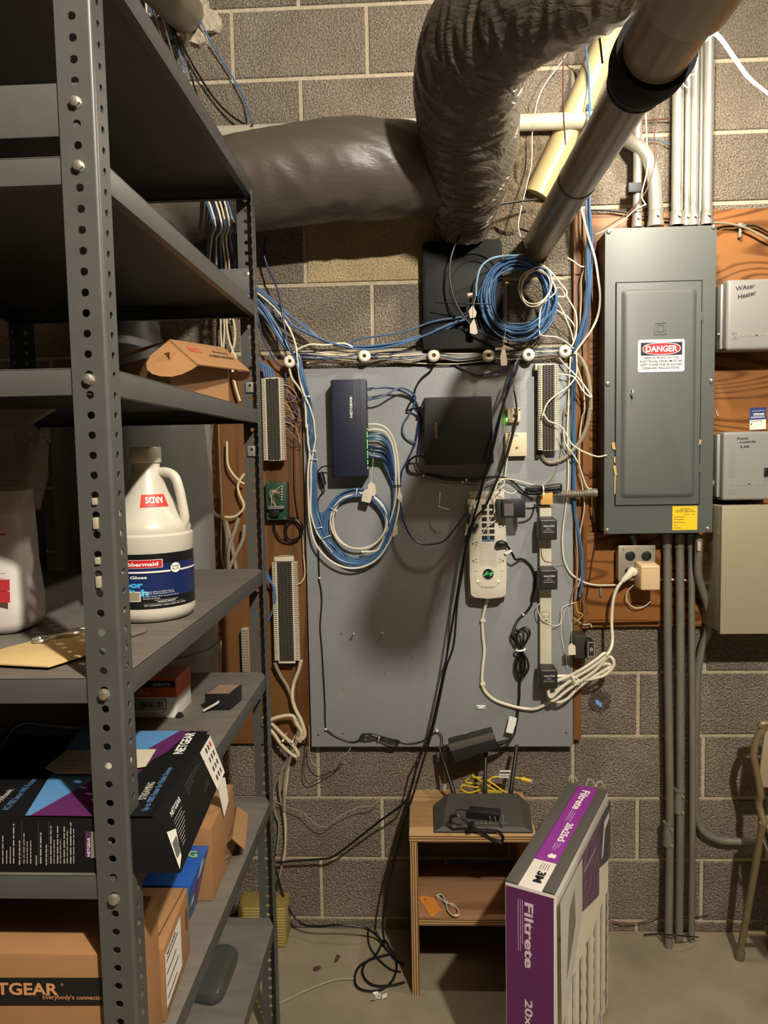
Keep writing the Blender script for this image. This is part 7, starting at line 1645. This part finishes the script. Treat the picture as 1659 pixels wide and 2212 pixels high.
# small transformers with tag
t = thing('transformer', 'small black plug transformer with a white framed label below the grey board corner', 'transformer', P('F',1250,560,-.02))
mb = MB(); a = P('F',1225,565,-.11); b = P('F',1278,450,-.11); mb.box(a.x-.003, b.x, -.11, -.055, a.z, b.z, mat('adapter_black', (38,36,34)), .003); mb.build('case', t)
mb = MB(); frame(mb, a.x+.0015, b.x-.0015, a.z+.003, b.z-.003, .0008, -.1106, -.1095, WHITE); c0 = Vector(((a.x+b.x)/2, -.1106, (a.z+b.z)/2)); mb.tube([c0+Vector((.004*math.cos(q), 0, .005*math.sin(q))) for q in [2*PI*k/18 for k in range(18)]], .0005, WHITE, 5, closed=True); mb.box(c0.x-.0035, c0.x+.0035, -.1108, -.110, c0.z-.0005, c0.z+.0005, WHITE); mb.build('label_plate', t)
mb = MB(); a = P('F',1132,575,-.09); b = P('F',1222,405,-.09); mb.box(a.x, b.x, -.09, -.03, a.z, b.z, mat('adapter_dark', (46,42,38), .5), .004)
tag(mb.build('transformer'), 'dusty black transformer block left of the white framed one', 'transformer')
tagged('blank paper tag hanging beside the small black transformers', 'F', [(1110,460),(1138,485),(1140,545),(1090,548),(1086,485)], -.10, [(1110,465),(1112,400),(1100,300),(1085,210)])
mb = MB(); a = P('H',262,1630,-.038); mb.lathe(a+Vector((0,0,0)), (0,-1,0), [(-.001,.004),(.003,.003)], ZINC, 10); mb.box(a.x-.004, a.x+.004, -.043, -.0365, a.z-.024, a.z-.003, GALVD, .0015); tag(mb.build('strap_clip'), 'small metal strap clip on the outlet mounting board', 'clip')
cable('wire', 'white wire running behind the low conduits to the beige cabinet', 'wire', 'H', [(760,1555,-.03),(860,1555,-.03),(960,1558,-.03),(1060,1578,-.03),(1130,1592,-.03),(1192,1615,-.035)], .0028, WHITEC)
mb = MB(); p = P('H',1232,150,-.02); mb.prism([P('H',1216,118,-.022),P('H',1248,190,-.022),P('H',1238,186,-.022)], (0,.002,0), PAPER); tag(mb.build('paper_scrap'), 'torn sliver of white paper on the plywood right of the panel', 'scrap')

# ================================================================== ON THE FLOOR
# plywood cube stand
CX0, CX1, CY0, CY1, CH_ = .500, .852, -.300, -.012, .476; th = .021
t = thing('plywood_stand', 'rough plywood cube stand with one shelf on the floor against the wall', 'stand', ((CX0+CX1)/2, (CY0+CY1)/2, 0))
mb = MB(); mb.box(CX0-.002, CX1+.002, CY0+.0008, CY1, CH_-th, CH_, CUBE, .0006); mb.box(CX0-.002, CX1+.002, CY0, CY0+.0009, CH_-th+.0004, CH_-.0004, CUBEH); mb.build('top', t)
for nm, xx in (('side_panel', CX0), ('side_panel', CX1-th)):
    mb = MB(); mb.box(xx, xx+th, CY0+.0008, CY1, 0, CH_-th-.0003, CUBE, .0005); mb.box(xx+.0003, xx+th-.0003, CY0, CY0+.0009, .0005, CH_-th-.001, CUBEV); mb.build(nm, t)
mb = MB(); z1_ = .229; mb.box(CX0+th+.0003, CX1-th-.0003, CY0+.0008, CY1, z1_-.019, z1_, wood('brown_plywood_shelf', (150,114,82), (124,90,62), 'X', 8, .6), .0005); mb.box(CX0+th+.0005, CX1-th-.0005, CY0, CY0+.0009, z1_-.0187, z1_-.0003, CUBEH); mb.build('shelf', t)
# wireless router
rz = CH_
t = thing('router', 'dusty black trapezoid wireless router on top of the plywood stand', 'router', (.705,-.20,rz))
f0, f1 = FZ(938,1803,rz+.001), FZ(1154,1808,rz+.001); f0.y = f1.y = -.292
zt_ = rz+.036; g0 = W(952,1791,-.286); g1 = W(1135,1796,-.286); bk0 = FZ(969,1711,zt_+.012); bk1 = FZ(1118,1714,zt_+.012); yb_ = (bk0.y+bk1.y)/2
RTR = mat('router_black', (60,57,51), .6, var=.14, vscale=26)
mb = MB(); zf = rz+.016
lo = [Vector((f0.x,-.290,rz+.003)), Vector((f1.x,-.290,rz+.003)), Vector((bk1.x+.035,yb_,rz+.003)), Vector((bk0.x-.045,yb_,rz+.003))]
md = [Vector((f0.x,-.290,rz+.006)), Vector((f1.x,-.290,rz+.006)), Vector((bk1.x+.035,yb_,rz+.012)), Vector((bk0.x-.045,yb_,rz+.012))]
up = [Vector((f0.x+.022,-.284,zf)), Vector((f1.x-.024,-.284,zf)), Vector((bk1.x,yb_,zt_+.010)), Vector((bk0.x,yb_,zt_+.010))]
for q in ((0,1),(1,2),(2,3),(3,0)):
    mb.poly([lo[q[0]],lo[q[1]],md[q[1]],md[q[0]]], RTR); mb.poly([md[q[0]],md[q[1]],up[q[1]],up[q[0]]], RTR)
mb.poly(up, RTR); mb.poly(lo[::-1], RTR); mb.build('shell', t)
tn = (up[1]-up[0]).cross(up[3]-up[0]).normalized()
def Rt(fx, fy, off=.0): a = up[0]+(up[1]-up[0])*fx; b = up[3]+(up[2]-up[3])*fx; return a+(b-a)*fy+tn*off
mb = MB(); mb.prism([Rt(.36,.48), Rt(.72,.48), Rt(.72,.72), Rt(.36,.72)], tn*.0012, RTR); mb.build('badge_plate', t)
mb = MB()
for k in range(8): mb.prism([Rt(.42+.05*k,.10), Rt(.445+.05*k,.10), Rt(.445+.05*k,.12), Rt(.42+.05*k,.12)], tn*.0005, mat('led_grey', (120,116,104), .5))
mb.build('indicator_row', t)
mb = MB()
for k in range(4): mb.box(lo[0].x+.02+.07*k, lo[0].x+.03+.07*k, -.285, -.275, rz+.0002, rz+.004, BLACKM)
mb.build('feet', t)
ant = mat('antenna_black', (24,23,22), .45)
for (ub, vb, ut, vt, yb2, yt) in ((980,1712,948,1612,yb_+.004,-.055),(1047,1708,1050,1606,yb_+.004,-.075),(1103,1712,1117,1608,yb_+.004,-.075)):
    a = W(ub, vb, yb2); a.z = max(a.z, zt_-.01); b = W(ut, vt, yt); mb = MB(); d = b-a
    mb.tube([a-Vector((0,0,.012)), a+d*.04, a+d*.10], [.0075,.0075,.0058], ant, 14); mb.tube([a+d*.08, b-d*.03, b], [.0062,.0054,.0035], ant, 14); mb.build('antenna', t)
# its adapter with bundled cord
a0 = Rt(.30,.23,.002); ux = Rt(.70,.15,.002)-Rt(.30,.23,.002); uy = (Rt(.33,.50,.002)-Rt(.30,.23,.002)).normalized()*.028
t = thing('power_adapter', 'small black plug adapter lying prongs up on the black router', 'power adapter', a0)
mb = MB(); h = tn*.022; mb.hexa([a0, a0+ux, a0+ux+uy, a0+uy, a0+h, a0+ux+h, a0+ux+uy+h, a0+uy+h], BLACKP, .002); mb.build('case', t)
mb = MB()
for f_ in (.70, .86):
    p = a0+ux*f_+h*.55; dfr = Vector((0,-1,-.18)).normalized()
    mb.prism([p-tn*.003, p+tn*.003, p+tn*.003+dfr*.015, p-tn*.003+dfr*.015], ux.normalized()*.0014, CHROME)
mb.build('prong', t)
hk = []; rr_ = random.Random(6)
for k in range(6):
    j = lambda s: rr_.uniform(-s, s)
    def RP(x, y, zz): u, v = px('f', x, y); return W(u, v, -.296-zz)
    hk += [RP(130+j(30),1230+j(30),.004), RP(90+j(20),1320+j(40),.006), RP(180+j(30),1400+j(20),.008), RP(330+j(20),1390+j(20),.010), RP(470+j(15),1430+j(15),.011), RP(640+j(40),1520+j(30),.010), RP(800+j(30),1620+j(30),.008), RP(930+j(30),1640+j(30),.007), RP(960+j(20),1540+j(30),.008), RP(860+j(20),1470+j(20),.010), RP(650+j(30),1440+j(20),.013), RP(470+j(10),1400+j(10),.014), RP(350+j(20),1310+j(20),.013), RP(230+j(20),1230+j(20),.010)]
mb = MB(); mb.tube(spline(hk+[RP(180,1160,.0), RP(230,1125,-.01), RP(340,1135,-.02), RP(380,1150,-.024)], 4), .0016, BLACKC, 6); mb.build('bundled_cord', t)
mb = MB(); c0 = RP(430,1395,.012)
for s in (-.006,-.002,.002,.006): mb.tube([c0+Vector((s+.002*math.cos(q), .011*math.cos(q), .011*math.sin(q)+s*.5)) for q in [2*PI*k/16 for k in range(16)]], .0017, BLACKC, 6, closed=True)
mb.build('cord_wrap', t)
mb = MB(); p = RP(955,1300,.004); mb.cyl(p+Vector((0,0,-.012)), p+Vector((0,0,.014)), .0028, ZINC, 10); mb.build('barrel_tip', t)
# yellow patch cable behind the router
yl = [(1000,845,-.10),(900,780,-.10),(760,680,-.10),(620,610,-.10),(520,600,-.10),(400,620,-.095),(340,670,-.09),(420,690,-.085),(520,695,-.085),(600,740,-.085),(520,760,-.09),(400,740,-.095),(300,725,-.10),(270,760,-.10),(300,810,-.10),(420,850,-.10),(600,800,-.105),(760,820,-.11),(880,840,-.11),(760,760,-.115),(600,660,-.115),(500,590,-.115),(445,560,-.115)]
t = thing('patch_cable', 'yellow network patch cable bunched behind the black router with a white flag label', 'cable', P('f',800,800,-.10))
mb = MB(); mb.tube(cpts('f', yl, 5), .0026, YELLOWC, 8)
mb.tube(cpts('f', [(700,680,-.095),(740,630,-.09),(800,595,-.09),(880,585,-.09),(1000,592,-.09),(1100,595,-.09),(1230,612,-.09)], 5), .0026, YELLOWC, 8); mb.build('cord', t)
mb = MB(); a = P('f',1235,612,-.09); b = P('f',1400,660,-.09); d = b-a; mb.tube([a, a+d*.25, a+d*.5, b], [.003,.0055,.0062,.0058], YELLOWC, 10); mb.build('boot', t)
mb = MB(); c0 = b+d*.18; mb.box(b.x-.001, b.x+.010, b.y-.005, b.y+.005, b.z-.0055, b.z+.0035, CLEAR, .0008); mb.build('plug', t)
mb = MB(); q = [P('f',x,y,-.0925) for x, y in ((890,610),(1080,605),(1080,490),(900,490))]; mb.prism(q, (0,.004,0), WHITE, .0005)
mb.poly([P('f',x,y,-.0929) for x, y in ((905,540),(1065,540),(1065,505),(905,505))], mat('barcode_grey', (92,86,80), .6)); mb.bars(P('f',908,580,-.0929), P('f',1058,578,-.0929)-P('f',908,580,-.0929), (0,0,.003), MATS['barcode_grey']); mb.build('flag_label', t)
# tag and wire on the stand's shelf
z1_ = .2295
mb = MB(); q = [FZ(*px('J',x,y), z1_+.001) for x, y in ((178,1125),(215,1110),(290,1128),(345,1215),(270,1268))]
mb.prism(q, (0,0,.0008), mat('orange_tag', (206,132,58), .6)); e = FZ(*px('J',228,1138), z1_+.0022); mb.lathe(e, (0,0,1), [(0,.0042),(.0005,.0040)], mat('tag_eyelet', (140,84,40), .6), 14)
tag(mb.build('shipping_tag'), 'orange paper shipping tag lying on the shelf of the plywood stand', 'tag')
hk = []
for k in range(4):
    o = k*6
    for x, y in ((375,1165),(320,1130-o),(310,1110),(345,1105),(380,1160),(430,1190-o),(465,1220),(460,1245+o*.5),(420,1250),(385,1210)): hk.append(FZ(*px('J',x,y), z1_+.003+.0022*k))
mb = MB(); mb.tube(spline(hk, 4), .0017, GREYP, 6); c0 = FZ(*px('J',378,1165), z1_+.006); mb.tube([c0+Vector((.003*math.sin(q), .006*math.cos(q), .007*math.sin(q))) for q in [2*PI*k/14 for k in range(14)]], .0014, GREYP, 6, closed=True)
tag(mb.build('phone_cable'), 'small tied hank of light grey phone cord on the shelf of the plywood stand', 'cord')

# furnace filter in its film
ZFt = .608
c4 = [FZ(*p, ZFt) for p in ((1091,1904),(1198,1934),(1313,1709),(1228,1692))]
bx = [Vector((p.x, p.y, .002)) for p in c4]; tx = [Vector((p.x, p.y, ZFt)) for p in c4]
t = thing('air_filter', 'large purple boxed pleated air filter in clear film standing on the floor', 'filter', (sum(bx, Vector())/4))
FRM = mat('filter_charcoal_edge', (78,76,70), .6); LAB = mat('filter_white_card', (216,210,200), .4); PUR = mat('filter_purple', (134,44,142), .35); PLM = mat('filter_plum', (96,40,90), .38)
mb = MB(); mb.hexa(bx+tx, LAB, .002); mb.build('carton', t)
up_ = Vector((0,0,1))
def TopF(fx, fy, off=.0008): a = tx[0]+(tx[1]-tx[0])*fx; b = tx[3]+(tx[2]-tx[3])*fx; return a+(b-a)*fy+up_*off
nF = Vector(((tx[1]-tx[0]).y, -(tx[1]-tx[0]).x, 0)).normalized(); nR = Vector(((tx[2]-tx[1]).y, -(tx[2]-tx[1]).x, 0)).normalized()
def FrF(fx, fz, off=.0008): a = bx[0]+(bx[1]-bx[0])*fx; b = tx[0]+(tx[1]-tx[0])*fx; return b+(a-b)*fz+nF*off
def RtF(fy, fz, off=.0008): a = bx[1]+(bx[2]-bx[1])*fy; b = tx[1]+(tx[2]-tx[1])*fy; return b+(a-b)*fz+nR*off
# charcoal side rails on top
for f0_, f1_ in ((0,.27),(.76,1.0)):
    mb = MB(); mb.hexa([TopF(f0_,.0,-.001), TopF(f1_,.0,-.001), TopF(f1_,1,-.001), TopF(f0_,1,-.001), TopF(f0_,.0,.004), TopF(f1_,.0,.004), TopF(f1_,1,.004), TopF(f0_,1,.004)], FRM, .0015); mb.build('edge_rail', t)
mb = MB(); mb.poly([TopF(.27,.22), TopF(.76,.22), TopF(.76,1), TopF(.27,1)], PUR)
def ttext(s, fy0, fy1, fx0, fx1, m, bold): # text reads from far to near
    mb.text(s, lambda x, y: TopF(fx0+(fx1-fx0)*y, fy0+(fy1-fy0)*x, .0013), m, bold)
ttext('Filtrete', .95, .73, .42, .62, WHITE, .025); ttext('20x25x5', .585, .40, .50, .66, WHITE, .03); ttext('3M', .135, .05, .48, .66, BLACKI, .045)
for k, (a_, b_) in enumerate(((.72,.60),(.71,.61),(.70,.59))): f_ = .44+.05*k; mb.poly([TopF(f_,b_,.0012), TopF(f_+.012,b_,.0012), TopF(f_+.012,a_,.0012), TopF(f_,a_,.0012)], mat('pale_print', (196,176,200), .5))
for k, (a_, b_) in enumerate(((.39,.33),(.385,.32),(.39,.34))): f_ = .50+.05*k; mb.poly([TopF(f_,b_,.0012), TopF(f_+.012,b_,.0012), TopF(f_+.012,a_,.0012), TopF(f_,a_,.0012)], MATS['pale_print'])
for k in range(4): f_ = .48+.05*k; mb.poly([TopF(f_,.15,.0012), TopF(f_+.012,.15,.0012), TopF(f_+.012,.20,.0012), TopF(f_,.20,.0012)], DGREY)
mb.poly([TopF(.48,.265,.0012), TopF(.56,.245,.0012), TopF(.56,.255,.0012), TopF(.66,.255,.0012), TopF(.66,.285,.0012), TopF(.56,.285,.0012), TopF(.56,.295,.0012)][::1], WHITE)
mb.build('top_label', t)
mb = MB(); mb.poly([FrF(.02,.985), FrF(.985,.985), FrF(.985,.012), FrF(.02,.012)], PLM)
def ftext(s, fz0, fz1, fx0, fx1, m, bold): mb.text(s, lambda x, y: FrF(fx1-(fx1-fx0)*(1-y), fz0+(fz1-fz0)*x, .0013), m, bold)
ftext('Filtrete', .055, .30, .40, .58, mat('filter_letter', (220,200,212), .45), .025); ftext('20x25x5', .42, .645, .40, .56, MATS['filter_letter'], .02)
for k, (a_, b_) in enumerate(((.05,.215),(.05,.245),(.05,.245))): f_ = .355-.045*k; mb.poly([FrF(f_,b_,.0012), FrF(f_+.012,b_,.0012), FrF(f_+.012,a_,.0012), FrF(f_,a_,.0012)], MATS['pale_print'])
for k in range(3): f_ = .40+.045*k; mb.poly([FrF(f_,.80-.03*k,.0012), FrF(f_+.012,.80-.03*k,.0012), FrF(f_+.012,.655,.0012), FrF(f_,.655,.0012)], MATS['pale_print'])
mb.build('front_label', t)
# side with pleats seen through the window, printed card above
mb = MB(); PLT = mat('filter_pleats', (206,196,172), .75); n = 15
mb.poly([RtF(.03,.10,.0006), RtF(.97,.10,.0006), RtF(.97,.03,.0006), RtF(.03,.03,.0006)], LAB)
pl = []
for k in range(n*2+1):
    f_ = .05+.9*k/(n*2); pl.append((f_, .0105 if k % 2 else .0006))
for (fa, oa), (fb, ob) in zip(pl, pl[1:]): mb.poly([RtF(fa,.97,oa), RtF(fb,.97,ob), RtF(fb,.20,ob), RtF(fa,.20,oa)], PLT)
mb.build('pleated_side', t)
mb = MB()
for k in range(7):
    f_ = .09+.135*k; rr = []
    for j in range(25):
        z_ = .42+.55*j/24; w_ = .012+.016*abs(math.sin(j*PI/3+k*1.57)); rr.append((z_, w_))
    for (za, wa), (zb, wb) in zip(rr, rr[1:]): mb.poly([RtF(f_-wa,za,.0118), RtF(f_+wa,za,.0118), RtF(f_+wb,zb,.0118), RtF(f_-wb,zb,.0118)], LAB)
mb.build('scalloped_grid', t)
mb = MB(); mb.poly([RtF(.70,.22,.0122), RtF(.955,.29,.0122), RtF(.955,.02,.0122), RtF(.70,.02,.0122)], mat('card_navy', (34,36,66), .4)); mb.poly([RtF(.36,.24,.0122), RtF(.70,.34,.0122), RtF(.70,.02,.0122), RtF(.36,.02,.0122)], PLM)
mb.poly([RtF(.02,.50,.0122), RtF(.14,.46,.0122), RtF(.36,.24,.0122), RtF(.36,.02,.0122), RtF(.0,.02,.0122)], LAB)
mb.poly([RtF(.10,.36,.0128), RtF(.24,.22,.0128), RtF(.22,.08,.0128), RtF(.14,.12,.0128)], mat('card_dark_art', (128,112,96), .6))  # dark artwork printed on the white card
mb.poly([RtF(.74,.20,.0128), RtF(.78,.20,.0128), RtF(.82,.10,.0128), RtF(.92,.09,.0128), RtF(.92,.06,.0128), RtF(.80,.06,.0128)], WHITE); mb.bars(RtF(.40,.10,.0128), RtF(.62,.10,.0128)-RtF(.40,.10,.0128), (0,0,.006), MATS['pale_print'], 3); mb.build('side_card', t)
# bulging clear film over the right side
FILMC = bpy.data.materials.new('clear_shrink_film'); FILMC.use_nodes = True; nt = FILMC.node_tree; b_ = nt.nodes['Principled BSDF']
b_.inputs['Base Color'].default_value = lin((230,224,210)); b_.inputs['Roughness'].default_value = .12; b_.inputs['Alpha'].default_value = .11
tc = nt.nodes.new('ShaderNodeTexCoord'); nz = nt.nodes.new('ShaderNodeTexNoise'); nz.inputs['Scale'].default_value = 14; nz.inputs['Distortion'].default_value = 2; nt.links.new(tc.outputs['Object'], nz.inputs['Vector'])
bpn = nt.nodes.new('ShaderNodeBump'); bpn.inputs['Strength'].default_value = .6; bpn.inputs['Distance'].default_value = .02; nt.links.new(nz.outputs['Fac'], bpn.inputs['Height']); nt.links.new(bpn.outputs[0], b_.inputs['Normal'])
mb = MB(); NX, NZ = 26, 30; gr = []
for j in range(NZ+1):
    row = []
    for i in range(NX+1):
        fy, fz = i/NX, j/NZ; e = min(fy, 1-fy, fz*.8, (1-fz)*1.5)*6
        off = .0155+.010*min(1, max(0, e))*(.5+.5*noise.noise(Vector((fy*4, fz*5, 3))))+.006*max(0, noise.noise(Vector((fy*9+fz*6, fz*3, 7))))
        row.append(mb.bm.verts.new(RtF(fy, fz, off)))
    gr.append(row)
k0 = mb.mi(FILMC)
for j in range(NZ):
    for i in range(NX):
        f_ = mb.bm.faces.new([gr[j][i], gr[j][i+1], gr[j+1][i+1], gr[j+1][i]]); f_.material_index = k0; f_.smooth = True
for fx, fy in ((.10,1.0),(.55,1.0),(.8,1.0)):
    p = TopF(fx, fy, .008); mb.tube(spline([p+Vector((-.010,0,0)), p+Vector((-.004,.006,.012)), p+Vector((.008,.004,.010)), p+Vector((.014,0,-.002))],4), .003, FILMC, 6)
mb.build('clear_film', t)['label'] = 'clear shrink film'
mb = MB(); mb.tube([RtF(.30,.999,.004)-Vector((0,0,.0)), RtF(.55,.94,.012), RtF(.8,.88,.010), RtF(.97,.83,.006)], .0025, CLEAR, 6)
mb.build('film_seam', t)
# folding chair at the right edge
TANM = mat('tan_metal_frame', (124,108,78), .4, .3); TANP = mat('tan_chair_panel', (150,136,108), .45)
t = thing('folding_chair', 'tan metal folding chair at the right edge, partly out of frame', 'chair', (1.73,-.22,0))
YCh = -.17; tr = .0105
top = [W(1655,1790,YCh-.02), W(1643,1712,YCh), W(1631,1650,YCh), W(1628,1628,YCh), W(1634,1600,YCh), W(1648,1575,YCh), W(1668,1562,YCh)]
wd_ = .44
tz = top[-1].z; xl_ = top[3].x
mir = [Vector((2*(xl_+wd_/2)-p.x, p.y, p.z)) for p in top[::-1]]
fl = FZ(1735,2150,.0)
legend = Vector((top[0].x+.10, YCh-.30, .012))
mb = MB(); mb.tube(spline([legend]+top+mir+[Vector((2*(xl_+wd_/2)-legend.x, legend.y, legend.z))], 6), tr, TANM, 14); mb.build('back_frame', t)
mb = MB(); zb_ = W(1655,1700,YCh).z; zt_ = tz-.022; mb.hexa([Vector(q) for q in ((xl_+.012,YCh-.006,zb_),(xl_+wd_-.012,YCh-.006,zb_),(xl_+wd_-.012,YCh+.004,zb_),(xl_+.012,YCh+.004,zb_),(xl_+.028,YCh-.006,zt_),(xl_+wd_-.028,YCh-.006,zt_),(xl_+wd_-.028,YCh+.004,zt_),(xl_+.028,YCh+.004,zt_))], TANP, .004); mb.build('back_panel', t)
ft = FZ(1597,2072,.0); hi = W(1648,1778,YCh-.04)
lg = [Vector((ft.x, ft.y, .010)), (Vector((ft.x, ft.y, 0))+hi)/2, hi]
mb = MB(); mb.tube(lg, tr, TANM, 14); mb.lathe((ft.x,ft.y,0), (hi-Vector((ft.x,ft.y,0))), [(0,.010),(.0,.0135),(.03,.0135),(.034,.0105)], mat('tan_foot_cap', (96,84,64), .6), 16); mb.build('leg', t)
mb = MB(); o_ = Vector((wd_-.03,0,0)); mb.tube([p+o_ for p in lg], tr, TANM, 14); mb.build('leg', t)
mb = MB(); mb.hexa([Vector((hi.x+.01, hi.y-.30, hi.z-.02)), Vector((hi.x+wd_-.05, hi.y-.30, hi.z-.02)), Vector((hi.x+wd_-.05, hi.y+.06, hi.z-.035)), Vector((hi.x+.01, hi.y+.06, hi.z-.035)), Vector((hi.x+.01, hi.y-.30, hi.z)), Vector((hi.x+wd_-.05, hi.y-.30, hi.z)), Vector((hi.x+wd_-.05, hi.y+.06, hi.z-.015)), Vector((hi.x+.01, hi.y+.06, hi.z-.015))], TANP, .008); mb.build('seat', t)
mb = MB(); a = W(1638,1790,YCh-.03); b = W(1660,1840,YCh-.05); mb.cyl(a, b, .003, ZINC, 8); mb.build('brace', t)
mb = MB(); a = Vector((ft.x+.01, ft.y-.0, .09)); mb.cyl(lg[0]+(lg[2]-lg[0])*.18, lg[0]+(lg[2]-lg[0])*.18+o_, .008, TANM, 12); mb.build('cross_bar', t)
# lumber block by the post, debris and cord stubs on the floor
X0, X1, Z0, Z1 = rect('I', -130, 1332, 240, 1520, -.10)
mb = MB(); GRN = bands('treated_lumber', (176,158,92), (132,112,56), 2, 700)
mb.box(X0, X1, -.10, -.012, .002, Z1+.012, GRN, .003); tag(mb.build('lumber'), 'short piece of yellowish ribbed lumber on the floor by the wall, behind the post', 'lumber')
CH2 = mat('dark_debris', (62,54,46), .9)
for c, pts, lb in (('I',[(640,1680),(668,1690),(650,1720),(622,1738)],'dark torn flake of debris on the concrete floor, upper one'),('I',[(460,1780),(500,1768),(518,1778),(490,1800),(458,1800)],'dark flat pebble of debris on the concrete floor, lower one'),('I',[(130,1565),(222,1570),(210,1615),(130,1608)],'flat grey chip on the floor beside the lumber')):
    mb = MB(); mb.prism([FZ(*px(c,x,y),.0005) for x, y in pts], (0,0,.006), CH2, .001); tag(mb.build('debris'), lb, 'debris')
mb = MB(); rr_ = random.Random(5); cpt = FZ(*px('I',970,2010),.0)
for k in range(7):
    a = rr_.uniform(0,6.28); o_ = Vector((rr_.uniform(-.012,.012), rr_.uniform(-.012,.012), .001)); v1 = Vector((math.cos(a)*.014, math.sin(a)*.014, rr_.uniform(.001,.008))); v2 = Vector((-math.sin(a)*.010, math.cos(a)*.010, rr_.uniform(.001,.008)))
    mb.prism([cpt+o_, cpt+o_+v1, cpt+o_+v1+v2, cpt+o_+v2], (0,0,.0008), PAPER)
tag(mb.build('crumpled_paper'), 'crumpled scrap of white paper on the floor at the cord coil', 'scrap')
fcable('thin dark wire along the foot of the wall behind the conduits', 'K', [(0,1650,-.01),(120,1690,-.015),(250,1668,-.015),(320,1650,-.01),(440,1655,-.01),(560,1640,-.01)], .0018, BROWNC, 'wire')
fcable('short black wire on the floor around the conduit feet', 'K', [(220,1745,-.03),(290,1740,-.03),(350,1745,-.1),(440,1752,-.1),(505,1758,-.06)], .0022, BLACKC, 'wire')
# bare bulb among the conduits
bc = W(1514, 60, -.52)
t = thing('light_bulb', 'glaring bare bulb in a socket at the top right beside the big pipe', 'lamp', bc)
mb = MB(); mb.lathe(bc-Vector((0,0,.032)), (0,0,1), [(0,.002),(.004,.014),(.014,.026),(.030,.031),(.046,.027),(.062,.018),(.072,.014)], mat('bulb_glow', (255,245,224), .4, emit=BULB_W), 24); mb.build('bulb', t)
mb = MB(); mb.lathe(bc+Vector((0,0,.014)), (0,0,1), [(.046,.022),(.044,.030),(.006,.052),(.006,.054),(.046,.032),(.050,.022)], mat('added_hood_enamel', (70,70,66), .5), 32, False); mb.build('added_light_hood', t)  # unseen hood, added to cut the bulb's upward light
mb = MB(); mb.lathe(bc+Vector((0,0,.040)), (0,0,1), [(0,.015),(.0,.021),(.04,.022),(.05,.016),(.06,.006)], BLACKP, 20); mb.build('socket', t)
mb = MB(); mb.tube([bc+Vector((0,0,.095)), bc+Vector((0,0,.3)), bc+Vector((0,0,3.4-bc.z))], .004, WHITE, 8); mb.build('cord', t)

# ------------------------------------------------------------------ put every single-mesh thing's origin at its own base
bpy.context.view_layer.update()
for o in list(bpy.data.objects):
    if o.type == 'MESH' and o.parent is None and o.get('kind') != 'structure' and not o.children and o.data.users == 1:
        xs = [v.co for v in o.data.vertices]
        if not xs: continue
        c = Vector(((min(v.x for v in xs)+max(v.x for v in xs))/2, (min(v.y for v in xs)+max(v.y for v in xs))/2, min(v.z for v in xs)))
        o.data.transform(Matrix.Translation(-c)); o.location = o.location+c
for o in bpy.data.objects:
    if '_o' in o: del o['_o']
